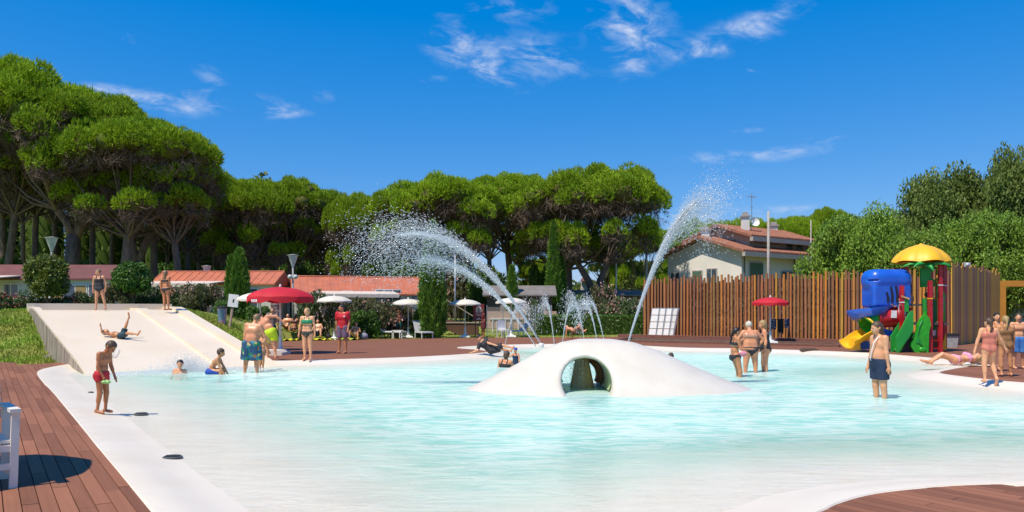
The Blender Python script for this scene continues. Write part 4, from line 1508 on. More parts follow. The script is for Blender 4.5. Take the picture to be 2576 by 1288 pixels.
# pale green wall with stone coping beyond the gateway
M_pale = mat('pale_green_plaster', (.60, .66, .50), .85, col2=(.55, .6, .46), scale=1.5)
wl = tag(empty('garden_wall', (PX(2500, 52), 52, 0)), 'pale green plastered garden wall with stone coping seen through the gateway', 'wall')
MB().box((4, 0, .9), (9, .25, 1.9)).build('plaster_wall', M_pale, wl)
for i in range(18): MB().box((-.4 + i * .5, 0, 1.93), (.48, .34, .16)).build('coping_stone', mat('coping_stone', (.5, .46, .38), .9), wl)
for i, u in enumerate((2530, 2575, 2620)):
    shrub_px(u, 53.5, 715, 60, 'green', ('dark shrub behind the garden wall next to the gateway post', 'dark shrub in the middle of the gateway opening', 'shrub at the right edge behind the garden wall')[i], name='shrub', group='shrubs behind the garden wall')

# ------------------------------------------------------------------ mobile homes
M_pane = mat('window_glass', (.045, .065, .095), .08, col2=(.07, .09, .12), scale=1.0, spec=.8)
M_curt = mat('curtain', (.36, .24, .10), .8, col2=(.28, .18, .08), scale=9, stretch=(6, 1, .5))
M_frame = mat('window_frame', (.72, .72, .70), .5)
M_terra = mat('terracotta_roof', (.50, .145, .070), .7, col2=(.40, .12, .065), scale=1.6, bump=.15, bscale=8)
M_maroon = mat('maroon_roof', (.17, .055, .050), .7, col2=(.13, .045, .042), scale=1.4)
M_cream = mat('cream_cladding', (.62, .565, .49), .7, col2=(.56, .51, .44), scale=1.2)
M_grey = mat('grey_cladding', (.56, .565, .575), .7, col2=(.5, .505, .52), scale=1.2)
M_awn = mat('cream_awning', (.66, .56, .47), .75, col2=(.58, .48, .40), scale=2, stretch=(4, 1, 1))
M_skirt = mat('blue_skirting', (.10, .17, .26), .7)


def mobile_home(u, Y, rot, L, Wd, zw, zr, roofm, wallm, wins, label, awning=None, z0=None, hip=0.0, skirt=None, ribs=True):
    x = PX(u, Y); z0 = float(ground_z(x, Y)) if z0 is None else z0
    e = tag(empty('mobile_home', (x, Y, z0), R(rot)), label, 'mobile home', 'mobile homes under the pines')
    hw = zw - z0; hr = zr - z0
    wall = MB()
    nb = 7
    for i in range(nb):       # lapped boards
        a = .1 + (hw - .1) * i / nb; b = .1 + (hw - .1) * (i + 1) / nb
        wall.box((L / 2, Wd / 2, (a + b) / 2), (L - .012 * (i % 2), Wd - .012 * (i % 2), b - a - .004))
    g_ = hip * L
    for xx in (0.02, L - .02):
        if not hip: wall.prism([(0, hw), (Wd, hw), (Wd / 2, hr - .08)], (xx - .02, 0, 0), (.04, 0, 0), (0, 1, 0), (0, 0, 1))
    wall.build('wall', wallm, e)
    ov = .22
    r_ = MB()
    A = [(-ov, -ov, hw - .05), (L + ov, -ov, hw - .05), (L + ov - g_, Wd / 2, hr), (-ov + g_, Wd / 2, hr), (-ov, Wd + ov, hw - .05), (L + ov, Wd + ov, hw - .05)]
    A2 = [(p[0], p[1], p[2] - .09) for p in A]
    r_.add(A + A2, [(0, 1, 2, 3), (3, 2, 5, 4), (0, 3, 4), (1, 5, 2), (6, 9, 8, 7), (9, 10, 11, 8), (0, 6, 7, 1), (4, 5, 11, 10), (0, 4, 10, 6), (1, 7, 11, 5)])
    rf = r_.build('roof', roofm, e)
    if ribs:
        rb = MB()
        nr = int(L / .45)
        for i in range(nr + 1):
            f = i / nr
            xx = -ov + .05 + (L + 2 * ov - .1) * f
            xt = min(max(xx, -ov + g_), L + ov - g_)
            p0 = Vector((xx, -ov + .02, hw - .035)); p1 = Vector((xt, Wd / 2, hr + .012))
            rb.bar(p0, p1, .05, .035)
        rb.tube([(-ov + g_, Wd / 2, hr + .01), (L + ov - g_, Wd / 2, hr + .01)], .06, 6)
        rb.build('roof_rib', roofm, rf)['kind'] = 'stuff'
    for (wx, ww, wz, wh, kind) in wins:
        f = MB()
        f.box((wx + ww / 2, -.03, wz + wh / 2), (ww, .06, wh))
        fo = f.build('window' if kind != 'door' else 'door', M_frame, e)
        n2 = max(1, round(ww / .6))
        for k in range(n2):
            pw = (ww - .06 * (n2 + 1)) / n2
            MB().box((wx + .06 + k * (pw + .06) + pw / 2, -.05, wz + wh / 2), (pw, .04, wh - .12)).build('pane', M_pane if (kind != 'curt' or k % 2) else M_curt, fo)
    if skirt:
        MB().box((L / 2, -.03, .2), (L, .05, .45)).build('skirting', skirt, e)
    if awning:
        a0, a1 = awning
        m_ = MB()
        m_.prism([(-.05, hw + .12), (-2.4, hw - .10), (-2.4, hw - .32), (-2.36, hw - .32), (-2.36, hw - .14), (-.05, hw + .05)], (a0, 0, 0), (a1 - a0, 0, 0), (0, 1, 0), (0, 0, 1))
        aw = m_.build('awning', M_awn, e)
        for xx in (a0 + .1, (a0 + a1) / 2, a1 - .1): MB().box((xx, -2.3, (hw - .2) / 2), (.07, .07, hw - .2)).build('awning_post', mat('awning_post', (.25, .1, .08), .7), aw)
    return e


mobile_home(-110, 45, 2, 8.6, 3.4, PZ(698, 45), PZ(665, 46.5), M_maroon, M_grey, [(2.6, .9, 1.0, 1.6, 'door'), (5.3, 2.0, 1.1, 1.45, 'curt'), (7.35, .8, 1.0, 1.6, 'w')],
            'mobile home with maroon brown roof behind the girl in the black swimsuit', awning=(-.5, 3.6), ribs=False)
mobile_home(385, 50, -2, 7.6, 3.4, PZ(712, 50), PZ(684, 51.7), M_terra, M_cream, [(.8, 1.4, 1, 1.2, 'w'), (4.4, .8, .3, 2.0, 'door'), (5.6, 1.1, .9, 1.4, 'w')],
            'mobile home with cream awning hidden behind pink bushes', awning=(.2, 4.6))
mobile_home(560, 52.5, 2, 4.4, 3.6, PZ(714, 52.5), PZ(690, 54), M_terra, M_grey, [(1.9, 1.9, 1.2, 1.1, 'curt'), (3.5, .7, 1.2, 1.0, 'w')],
            'grey mobile home with bright orange hipped roof behind the red parasol', hip=.22, skirt=M_skirt, z0=-.1)
mobile_home(690, 58, 0, 3.2, 3.6, PZ(720, 58), PZ(703, 60), M_terra, M_grey, [(.9, .9, .9, 1.3, 'curt')], 'small grey mobile home set back between the orange roofs', skirt=M_skirt)
mobile_home(742, 50, 17, 9.2, 3.8, PZ(738, 52), PZ(697, 53), M_terra, M_cream, [(2.9, .7, .9, 1.2, 'w'), (5.0, 1.7, .2, 2.0, 'door'), (7.3, .5, 1.1, .8, 'w'), (8.2, .8, 1.0, 1.0, 'curt')],
            'long cream mobile home with gable end and terracotta roof at the centre left', awning=(1.6, 6.2))

# ------------------------------------------------------------------ white house
def house():
    Cx, Cy = 17.9, 62.0
    a = Vector((-0.6, 0.8, 0)); b = Vector((0.8, 0.6, 0)); up = Vector((0, 0, 1))
    e = tag(empty('house', (Cx, Cy, 0)), 'two storey white house with stepped terracotta roofs behind the fence', 'house')
    M_pl = mat('house_plaster', (.78, .74, .68), .85, col2=(.72, .67, .61), scale=.6, bump=.1, bscale=20)
    M_pk = mat('house_plaster_upper', (.58, .48, .42), .85, col2=(.52, .43, .38), scale=.6)
    M_tile = mat('old_roof_tiles', (.34, .14, .085), .8, col2=(.24, .10, .065), scale=2.2, bump=.2, bscale=8)
    M_soff = mat('concrete_soffit', (.45, .40, .36), .85)
    def blk(nm, b0, b1, a0, a1, z0, ze, zr, mt):
        m_ = MB(); w = a1 - a0
        m_.prism([(0, z0), (w, z0), (w, ze), (w / 2, zr), (0, ze)], b * b0 + a * a0, b * (b1 - b0), a, up)
        return m_.build(nm, mt, e)
    blk('wall', 0, 12, 0, 7.6, 0, 6.2, 7.35, M_pl)
    blk('upper_wall', 2.2, 10.5, .9, 6.7, 6.0, 7.55, 8.45, M_pk)
    def roof(nm, b0, b1, a0, a1, ze, zr, ov=.7, th=.2):
        w = a1 - a0; sl = (zr - ze) / (w / 2)
        z_o = ze - ov * sl
        m_ = MB()
        m_.prism([(-ov, z_o), (w / 2, zr + .04), (w + ov, z_o), (w + ov, z_o + th), (w / 2, zr + .04 + th), (-ov, z_o + th)], b * (b0 - ov) + a * a0, b * (b1 - b0 + 2 * ov), a, up)
        r = m_.build(nm, M_tile, e)
        # rows of cover tiles
        t = MB()
        n_ = int((b1 - b0 + 2 * ov) / .32)
        for i in range(n_):
            q = b * (b0 - ov + .16 + i * .32)
            t.tube([q + a * (a0 - ov) + up * (z_o + th), q + a * (a0 + w / 2) + up * (zr + .04 + th)], .075, 5, cap=False)
        t.build('cover_tiles', M_tile, r)['kind'] = 'stuff'
        # pale fascia along the eave
        f = MB()
        f.bar(b * (b0 - ov) + a * (a0 - ov - .02) + up * (z_o - .12), b * (b1 + ov) + a * (a0 - ov - .02) + up * (z_o - .12), .3, .34)
        f.build('eave_beam', M_soff, r)
    roof('roof', 0, 12, 0, 7.6, 6.25, 7.38)
    roof('upper_roof', 2.2, 10.5, .9, 6.7, 7.6, 8.5)
    M_grn = mat('green_shutter', (.10, .17, .12), .6)
    def opening(nm, face, s0, w, z0, h, panem, sill=True):
        m_ = MB()
        if face == 'a': o0 = a * s0 - b * .03; d = a; nn = -b
        else: o0 = b * s0 - a * .03; d = b; nn = -a
        rm = Matrix.Rotation(math.atan2(d.y, d.x), 3, 'Z')
        c = o0 + d * (w / 2) + up * (z0 + h / 2)
        m_.box(c, (w + .16, .10, h + .16), rm)
        wo = m_.build(nm, M_soff, e)
        MB().box(c + nn * .035, (w, .08, h), rm).build('pane' if panem is M_pane else 'shutter', panem, wo)
        if nm == 'window' and panem is M_pane: MB().box(c + nn * .08, (.05, .03, h), rm).build('mullion', M_frame, wo)
        if sill: MB().box(o0 + d * (w / 2) + up * (z0 - .1) + nn * .12, (w + .3, .25, .08), rm).build('sill', M_soff, wo)
    opening('door', 'a', 3.9, .9, 2.6, 2.2, M_grn, False)
    opening('window', 'a', 2.4, .9, 3.4, 1.5, M_pane)
    opening('window', 'a', 6.3, .8, 3.2, 1.5, M_pane)
    opening('window', 'b', 1.0, 1.6, 2.9, 2.4, M_grn, False)
    opening('window', 'b', 5.2, 1.5, 3.0, 1.7, M_pane)
    opening('window', 'b', 8.5, 1.2, 3.2, 1.4, M_pane)
    # upper openings (on the set back storey)
    for s0 in (7.6, 9.0):
        m_ = MB(); rm = Matrix.Rotation(math.atan2(b.y, b.x), 3, 'Z')
        c = b * s0 + a * .86 + up * 6.85
        wo = MB().box(c, (.9, .12, .8), rm).build('window', M_soff, e)
        MB().box(c - a * .04, (.75, .1, .65), rm).build('pane', M_pane, wo)
    for s0 in (2.6, 4.4):
        rm = Matrix.Rotation(math.atan2(a.y, a.x), 3, 'Z')
        c = b * 2.17 + a * s0 + up * 7.1
        wo = MB().box(c, (.8, .12, .6), rm).build('window', M_soff, e)
        MB().box(c - b * .04, (.65, .1, .45), rm).build('pane', M_pane, wo)
    # chimneys
    for (bb, aa, z0, h) in ((3.4, 2.2, 8.0, 1.3), (.4, 3.9, 7.2, .9), (9.9, 4.0, 8.3, .8)):
        p = b * bb + a * aa
        ch = MB().box(p + up * (z0 + h / 2), (.55, .55, h)).build('chimney', M_pl, e)
        MB().box(p + up * (z0 + h + .06), (.75, .75, .12)).box(p + up * (z0 + h + .25), (.4, .4, .26)).build('chimney_cap', M_soff, ch)
    for s0 in (.25, 6.9): MB().tube([b * s0 - a * .1 + up * 6.0, b * s0 - a * .1 + up * .1], .05, 7).build('downpipe', mat('downpipe', (.12, .09, .08), .5), e)
    MB().box(b * 7 + a * (-.55) + up * 2.75, (9, 1.1, .18), Matrix.Rotation(math.atan2(b.y, b.x), 3, 'Z')).build('balcony_slab', M_soff, e)
    # aerial and dish
    p = b * 4.0 + a * 2.0
    m_ = MB().tube([p + up * 8.2, p + up * 11.3], .03, 6)
    m_.tube([p + up * 11.0 - b * .5, p + up * 11.0 + b * .6], .015, 5)
    for k in range(6): m_.tube([p + up * 11.0 + b * (k * .18 - .4) - a * .28, p + up * 11.0 + b * (k * .18 - .4) + a * .28], .01, 4)
    m_.tube([p + up * 10.1 - b * .3, p + up * 10.1 + b * .3], .012, 5)
    m_.build('aerial', M_steel, e)
    q = p + b * .35 + up * 8.9
    MB().lathe([(.01, 0), (.2, .03), (.36, .10), (.40, .14)], n=16).xform(Matrix.Translation(q) @ Matrix.Rotation(R(70), 4, Vector((.8, .1, 0)))).build('satellite_dish', M_white, e, True)


house()
# utility poles
for (u, Y, v, r, lab) in ((1933, 56, 530, .10, 'concrete utility pole standing in front of the white house'), (1626, 66, 618, .10, 'thin grey pole left of the tall right jet'), (2040, 60, 552, .05, 'thin mast at the right end of the white house')):
    x = PX(u, Y)
    m_ = MB().tube([(0, 0, 0), (0, 0, PZ(v, Y))], [r * 1.3, r * .8], 10)
    m_.box((0, 0, PZ(v, Y) - .3), (r * 3, .06, .08)) if r > .15 else None
    tag(m_.build('utility_pole', mat('concrete_pole', (.42, .38, .34), .85, scale=3), None, True, (x, Y, -.05)), lab, 'pole', 'poles behind the fence')
# white antenna mast among the pines
m_ = MB()
Y = 66; x = PX(1550, Y)
m_.tube([(0, 0, 0), (0, 0, PZ(618, Y))], .06, 8)
for s_ in (-.35, .35): m_.tube([(s_, 0, PZ(655, Y)), (s_, 0, PZ(625, Y))], .035, 6); m_.tube([(0, 0, PZ(640, Y)), (s_, 0, PZ(640, Y))], .02, 5)
tag(m_.build('antenna_mast', M_white, None, True, (x, Y, -.02)), 'white mast with two upright aerials in front of the dark pines', 'antenna')

# low huts under the pines
M_roofg = mat('grey_felt_roof', (.20, .18, .17), .9, scale=2)
M_hut = mat('hut_brown', (.10, .065, .045), .8, scale=2)
for (u, Y, w, d, zw, zr, mt, lab) in ((1225, 56, 4.6, 3, 2.3, 3.1, M_hut, 'brown hut with grey roof behind the white parasols'), (1440, 62, 5.2, 3, 2.4, 2.9, M_hut, 'low hut with grey roof between the big pine trunks')):
    x = PX(u, Y)
    e = tag(empty('hut', (x, Y, float(ground_z(x, Y)))), lab, 'hut', 'huts under the pines')
    MB().box((w / 2, d / 2, zw / 2), (w, d, zw)).build('wall', mt, e)
    MB().prism([(-.3, zw), (d + .3, zw), (d + .3, zw + .1), (d / 2, zr), (-.3, zw + .1)], (-.3, 0, 0), (w + .6, 0, 0), (0, 1, 0), (0, 0, 1)).build('roof', M_roofg, e)
    o = MB().box((w * .3, -.03, 1.0), (.9, .06, 2.0)).build('door', mat('hut_door', (.32, .26, .2), .7), e)
# white tower chimney of a far building
e = tag(empty('white_tower', (PX(1474, 80), 80, 0)), 'slim white tapered tower with pointed cap behind the V shaped trunk', 'tower')
MB().prism([(-.9, 0), (.9, 0), (.5, 3.0), (.38, 4.5), (-.38, 4.5), (-.5, 3.0)], (0, 0, 0), (0, 1.2, 0), (1, 0, 0), (0, 0, 1)).build('tower_body', mat('tower_white', (.62, .58, .55), .8), e)
MB().lathe([(.62, 4.5), (.05, 5.3)], n=12).build('cap', M_maroon, e)

# green second pool in the deck beyond the main one
M_greenw = mat('green_pool_water', (.02, .16, .095), .12, col2=(.05, .24, .15), scale=1.2, bump=.3, bscale=5, spec=.6)
M_deckbeam = mat('deck_beam', (.20, .085, .055), .75, col2=(.15, .06, .042), scale=2, stretch=(1, 5, 5))
A = [(PX(1585, 43.5), 43.5), (PX(2122, 36.6), 36.6), (PX(2112, 34.4), 34.4), (PX(1540, 40.6), 40.6)]
gp = tag(empty('green_pool', (0, 0, 0)), kind='structure')
gp['label'] = 'narrow pool of dark green water in front of the slatted fence'
MB().add([(p[0], p[1], .03) for p in A], [(3, 2, 1, 0)]).build('green_water', M_greenw, gp)
for i in range(4):
    p, q = Vector((*A[i], .03)), Vector((*A[(i + 1) % 4], .03))
    MB().bar(p, q, .32, .13 + .01 * i).build('pool_border', M_deckbeam, gp)
p, q = Vector((PX(1560, 46.6), 46.6, .08)), Vector((PX(2150, 37.9), 37.9, .08))
MB().bar(p, q, .5, .22).build('deck_step', M_deckbeam, gp)
for (u, Y) in ((2035, 31.2),):
    tag(MB().box((0, 0, .02), (.65, .25, .1)).box((0, 0, .08), (.5, .18, .03)).build('skimmer_cover', M_hut, None, loc=(PX(u, Y), Y, 0)), 'dark skimmer cover on the deck rim behind the three women', 'cover')

# ------------------------------------------------------------------ parasols and furniture
M_redc = mat('red_canvas', (.62, .015, .03), .7, col2=(.52, .012, .025), scale=3, transl=.15)
M_creamc = mat('cream_canvas', (.74, .70, .60), .75, col2=(.68, .63, .53), scale=3, transl=.12)
M_plw = mat('white_plastic', (.78, .78, .76), .4)
M_sil = mat('aluminium', (.55, .56, .57), .35, metal=.7, scale=8)


def parasol(x, y, z0, top, Rr, canm, label, group, sag=.14, valance=.07, base='box', pole_r=.028, n_ribs=8, flare=0.0, name='parasol'):
    e = tag(empty(name, (x, y, z0)), label, 'parasol', group)
    H = top - z0
    zc = Rr * .31
    MB().tube([(0, 0, .1), (0, 0, H - .02)], pole_r, 10).build('pole', M_plw, e, True)
    n = n_ribs * 6
    cn = MB()
    rings = [(0.03, 0), (.25, .06), (.5, .20), (.75, .46), (.92, .74), (1.0, 1.0)]
    o0 = 0
    for (rr, dz) in rings:
        for k in range(n):
            a = 2 * math.pi * k / n
            w = abs(math.sin(a * n_ribs / 2))
            r = Rr * rr * (1 - .045 * w * rr)
            cn.v.append((r * math.cos(a), r * math.sin(a), H - zc * dz * (1 + flare) - sag * .35 * w * rr * rr * -.3))
    for k in range(n):          # hanging valance with scallops
        a = 2 * math.pi * k / n
        w = abs(math.sin(a * n_ribs / 2))
        r = Rr * (1 - .045 * w) * 1.005
        cn.v.append((r * math.cos(a), r * math.sin(a), H - zc * (1 + flare) - valance * (.55 + .45 * w)))
    for i in range(len(rings)):
        for k in range(n):
            k2 = (k + 1) % n
            cn.f.append((i * n + k, (i + 1) * n + k, (i + 1) * n + k2, i * n + k2))
    cn.build('canopy', canm, e, 'auto')
    MB().ell((0, 0, H + .03), (.05, .05, .07), 8, 6).build('finial', M_plw, e, True)
    rb = None
    for k in range(n_ribs):
        a = 2 * math.pi * k / n_ribs
        c, s_ = math.cos(a), math.sin(a)
        m_ = MB().tube([(0.02 * c, .02 * s_, H - .04), (Rr * .5 * c, Rr * .5 * s_, H - zc * .2 - .035), (Rr * .97 * c, Rr * .97 * s_, H - zc * .97 - .03)], .011, 4)
        m_.tube([(.03 * c, .03 * s_, H - zc * 1.5), (Rr * .5 * c, Rr * .5 * s_, H - zc * .2 - .05)], .008, 4)
        m_.build('rib', M_sil, e)
    if base == 'box':
        b_ = MB().box((0, 0, .05), (.62, .62, .1), None, .85).box((0, 0, .12), (.3, .3, .06), None, .8)
        b_.tube([(0, 0, .12), (0, 0, .62)], [.085, .05], 10)
        b_.build('base', M_plw, e, 'auto')
    else:
        MB().lathe([(.05, .95), (.085, .1), (.40, .1), (.44, .06), (.44, 0)], n=20).build('base', M_plw, e, 'auto')
    return e


# red lifeguard parasol by the slide, with a cream one behind it
Yb = 29.2
xr, yr = PX(705, Yb), Yb
pr = parasol(xr, yr, 0.0, PZ(722, Yb), 1.22, M_redc, 'large red parasol on a pole beside the water slide', 'red parasols', valance=.22, base='box', pole_r=.035)
lt = MB()
for (du, w, hgt) in ((0, .05, .10), (.075, .05, .10), (.15, .05, .10), (.225, .05, .10)):
    lt.box((du - .11, 0, 0), (w, .008, hgt))
lo = lt.build('lettering', M_plw, pr); lo['kind'] = 'stuff'
Hh = PZ(722, Yb)
lo.location = (-.62, -1.04, Hh - 1.22 * .34 - .10); lo.rotation_euler = (0, 0, R(-30))
parasol(PX(655, 31.5), 31.5, 0.0, PZ(735, 31.5), .95, M_creamc, 'cream parasol half hidden behind the large red parasol', 'cream parasols', base='box')
# white block step under the red parasol
m_ = MB()
m_.prism([(-.75, 0), (.55, 0), (.55, .16), (.45, .24), (-.6, .24), (-.75, .14)], (0, -.45, 0), (0, .9, 0), (1, 0, 0), (0, 0, 1))
tag(m_.build('plinth', M_shell, None, loc=(xr - .15, yr - .75, -.06)), 'low white plinth at the pool edge below the large red parasol', 'plinth')

for (u, Y, vt, lab) in ((841, 43, 744, 'cream parasol nearest the man in the red shirt'), (1027, 46.5, 752, 'cream parasol over the two loungers in the centre left'),
                        (1170, 47, 753, 'cream parasol in front of the maroon sign'), (1286, 47.5, 749, 'cream parasol behind the stream of the left jet')):
    parasol(PX(u, Y), Y, 0.0, PZ(vt, Y), .95, M_creamc, lab, 'cream parasols')
parasol(PX(1938, 38.6), 38.6, 0.0, PZ(748, 38.6), .88, M_redc, 'small red parasol in front of the slatted fence', 'red parasols', valance=.14)
parasol(-6.1, 6.95, 0.0, 2.45, 1.05, M_creamc, 'cream parasol shading the pale grey armchair at the left edge', 'cream parasols')

# clothes and bags at the red parasol by the fence
M_navy = mat('navy_cloth', (.03, .04, .09), .9, col2=(.4, .4, .45), scale=9, contrast=(.55, .6))
M_black = mat('black_cloth', (.014, .014, .016), .85)
e = tag(empty('drying_rack', (PX(1962, 38.9), 38.9, 0)), 'dark rack with clothes hanging beside the small red parasol', 'rack')
for s_ in (-.45, .45): MB().tube([(s_, -.2, 0), (s_, 0, 1.15), (s_, .2, 0)], .02, 6).build('leg', M_hut, e)
MB().tube([(-.5, 0, 1.15), (.5, 0, 1.15)], .018, 6).build('rail', M_hut, e)
for k, (xx, w, h, mt) in enumerate(((-.33, .3, .5, M_navy), (0.02, .32, .7, M_black), (.34, .28, .45, M_navy))):
    m_ = MB(); n8 = 8
    vs = []
    for i in range(n8 + 1):
        f = i / n8
        for zz, off in ((1.17, .02), (1.17 - h * .5, .035 + .02 * math.sin(i * 2)), (1.17 - h * (1 - .1 * math.sin(i * 1.7)), .03 + .03 * math.sin(i * 1.3))):
            vs.append((xx - w / 2 + w * f, -off, zz))
    fs = [(i * 3 + j, (i + 1) * 3 + j, (i + 1) * 3 + j + 1, i * 3 + j + 1) for i in range(n8) for j in range(2)]
    m_.add(vs, fs).build('hanging_cloth', mt, e, True)


# folded loungers leaning on the fence
def folded_lounger(x, y, rz, label):
    e = tag(empty('folded_lounger', (x, y, 0.0), rz), label, 'sun lounger', 'folded loungers against the fence')
    m_ = MB()
    for s_ in (-.31, .31): m_.bar((s_, 0, .02), (s_, .34, 1.72), .05, .07)
    m_.bar((-.31, .34, 1.70), (.31, .34, 1.70), .06, .06); m_.bar((-.31, 0.01, .06), (.31, 0.01, .06), .06, .06)
    m_.build('frame', M_sil, e)
    for k in range(4):
        z0 = .12 + k * .4; z1 = z0 + .36
        MB().add([(-.27, z0 * .197 - .05, z0), (.27, z0 * .197 - .05, z0), (.27, z1 * .197 - .05, z1), (-.27, z1 * .197 - .05, z1), (-.27, z0 * .197 - .02, z0), (.27, z0 * .197 - .02, z0), (.27, z1 * .197 - .02, z1), (-.27, z1 * .197 - .02, z1)],
                 [(0, 1, 2, 3), (7, 6, 5, 4), (0, 4, 5, 1), (1, 5, 6, 2), (2, 6, 7, 3), (3, 7, 4, 0)]).build('sling_panel', M_white, e)
    return e


for i, (u, rz, lab) in enumerate(((1641, -.95, 'leftmost folded white lounger leaning on the fence'), (1657, -1.0, 'second folded white lounger leaning on the fence'), (1673, -.95, 'third folded white lounger leaning on the fence'), (1688, -1.35, 'rightmost folded lounger seen edge on against the fence'))):
    Y = 47.3 - i * .32
    folded_lounger(PX(u, Y), Y, rz, lab)


# loungers on the lawn edge
def lounger(x, y, rz, label, back=.9, mt=None):
    e = tag(empty('sun_lounger', (x, y, 0.0), rz), label, 'sun lounger', 'loungers by the cream parasols')
    mt = mt or mat('grey_sling', (.42, .43, .44), .8, col2=(.36, .37, .38), scale=20)
    f = MB()
    for s_ in (-.32, .32): f.bar((s_, -.95, .34), (s_, .35, .34), .05, .05)
    f.bar((-.32, -.95, .34), (.32, -.95, .34), .05, .05); f.bar((-.32, .35, .34), (.32, .35, .34), .05, .05)
    f.build('frame', M_plw, e)
    for (a, b) in ((-.32, -.85), (.32, -.85), (-.32, .3), (.32, .3)): MB().bar((a, b, 0), (a, b, .33), .05, .05).build('leg', M_plw, e)
    MB().box((0, -.3, .375), (.6, 1.25, .03)).build('seat', mt, e)
    c, s_ = math.cos(back), math.sin(back)
    MB().add([(-.3, .34, .37), (.3, .34, .37), (.3, .34 + .75 * c, .37 + .75 * s_), (-.3, .34 + .75 * c, .37 + .75 * s_), (-.3, .38, .35), (.3, .38, .35), (.3, .38 + .75 * c, .35 + .75 * s_), (-.3, .38 + .75 * c, .35 + .75 * s_)],
             [(0, 1, 2, 3), (7, 6, 5, 4), (0, 4, 5, 1), (1, 5, 6, 2), (2, 6, 7, 3), (3, 7, 4, 0)]).build('backrest', mt, e)
    return e


lounger(PX(980, 46), 46.0, 1.2, 'pale lounger left of the cream parasol with raised back', .7, M_white)
lounger(PX(1062, 45.4), 45.4, .45, 'grey lounger right of the cream parasol with raised back', 1.0)
lounger(PX(1300, 48.2), 48.2, -1.0, 'lounger behind the stream of the left jet', .8)
# little slatted side table
e = tag(empty('side_table', (PX(1000, 44.7), 44.7, 0)), 'small pale slatted table left of the central cream parasol', 'table')
for k in range(5): MB().box((0, -.24 + k * .12, .45), (.6, .1, .03)).build('slat', M_creamc, e)
for (a, b) in ((-.26, -.22), (.26, -.22), (-.26, .22), (.26, .22)): MB().bar((a, b, 0), (a, b, .435), .05, .05).build('leg', M_creamc, e)
tag(MB().box((0, 0, .13), (.42, .3, .26), None, .9).box((0, 0, .275), (.44, .32, .03)).build('cool_box', mat('blue_plastic', (.05, .18, .42), .45), None, loc=(PX(925, 46.5), 46.5, -.03)), 'blue cool box on the grass left of the pale lounger', 'cool box')

# deck chair with towel by the jet
e = tag(empty('garden_chair', (PX(1266, 46.2), 46.2, 0), .6), 'white garden chair with a towel left of the jet', 'chair')
for (a, b, h) in ((-.25, -.22, .44), (.25, -.22, .44), (-.25, .25, .95), (.25, .25, .95)): MB().bar((a, b, 0), (a, b * (1.15 if h > .5 else 1), h), .04, .04).build('leg', M_plw, e)
MB().box((0, 0, .44), (.52, .5, .03)).build('seat', M_plw, e)
MB().box((0, .27, .78), (.5, .03, .34)).build('backrest', M_plw, e)
MB().add([(-.24, .22, 1.0), (.24, .22, 1.0), (.27, .2, .5), (-.27, .2, .5), (.24, -.1, .47), (-.24, -.1, .47), (-.24, .33, .7), (.24, .33, .7)], [(0, 1, 2, 3), (3, 2, 4, 5), (1, 0, 6, 7)]).build('towel', M_white, e)

# maroon sign board with an arch emblem
M_sign = mat('maroon_board', (.20, .025, .035), .6)
e = tag(empty('sign_board', (PX(1204, 47.6), 47.6, 0)), 'maroon sign board with white arch emblem beside the cream parasol', 'sign')
for s_ in (-.2, .2): MB().box((s_, .03, .6), (.05, .05, 1.2)).build('post', M_hut, e)
bd_ = MB().box((0, 0, 1.46), (.66, .05, 1.02)).build('board', M_sign, e)
arch = [(-.16, 0), (-.16, .22)] + [(.16 * math.cos(R(180 - k * 15)), .22 + .16 * math.sin(R(k * 15))) for k in range(1, 12)] + [(.16, .22), (.16, 0)]
MB().prism(arch, (0, -.027, 1.45), (0, -.006, 0), (1, 0, 0), (0, 0, 1)).build('emblem', M_plw, e)
MB().prism([(x_ * .5, y_ * .8) for x_, y_ in arch], (-.01, -.035, 1.46), (0, -.004, 0), (1, 0, 0), (0, 0, 1)).build('emblem_door', mat('emblem_grey', (.35, .33, .33), .7), e)
for (z_, w_) in ((1.36, .36), (1.28, .26), (1.12, .14), (1.05, .3)): MB().box((0, -.028, z_), (w_, .006, .03)).build('text_line', M_plw, e)

# pirate boat of the play area, pale wall, lamp posts, posts
e = tag(empty('play_boat', (PX(1152, 50), 50, 0)), 'brown wooden play boat hull with stair rails on the lawn', 'boat')
prof = [(-1.2, 1.05), (-.9, .55), (-.3, .18), (.5, .0), (1.3, .0), (1.3, .75), (0, .85)]
MB().prism(prof, (0, -.5, 0), (0, 1.0, 0), (1, 0, 0), (0, 0, 1)).build('hull', mat('boat_wood', (.14, .07, .04), .75, scale=3, stretch=(1, 1, 6)), e)
MB().box((.05, -.52, .82), (2.6, .06, .07)).build('gunwale', mat('boat_trim', (.5, .4, .3), .7), e)
for k in range(6): MB().bar((-.6 + k * .32, -.45, .8), (-.6 + k * .32, -.45, 2.2 - k * .2), .035, .035).build('rail_post', M_hut, e)
MB().bar((-.7, -.45, 2.25), (1.1, -.45, 1.15), .05, .05).build('handrail', mat('boat_trim', (.5, .4, .3), .7), e)
tag(MB().tube([(0, 0, 0), (0, 0, PZ(640, 50))], [.06, .04], 8).build('flag_pole', M_sil, None, True, (PX(1145, 50.8), 50.8, -.02)), 'tall thin metal pole rising beside the play boat', 'pole')
e = tag(empty('low_wall', (PX(1236, 52.5), 52.5, 0)), 'low pinkish plastered wall with railing behind the parasols', 'wall')
MB().box((2.0, 0, .95), (4.6, .25, 1.15)).build('plaster_wall', mat('pink_plaster', (.55, .36, .26), .85, scale=1.5), e)
for k in range(10): MB().box((.1 + k * .42, -.16, .5), (.05, .05, 1.0)).build('baluster', M_white, e)
MB().box((2.0, -.16, 1.02), (4.2, .06, .06)).build('handrail', M_white, e)
M_gl = mat('clear_screen', (.55, .62, .62), .1, alpha=.08)
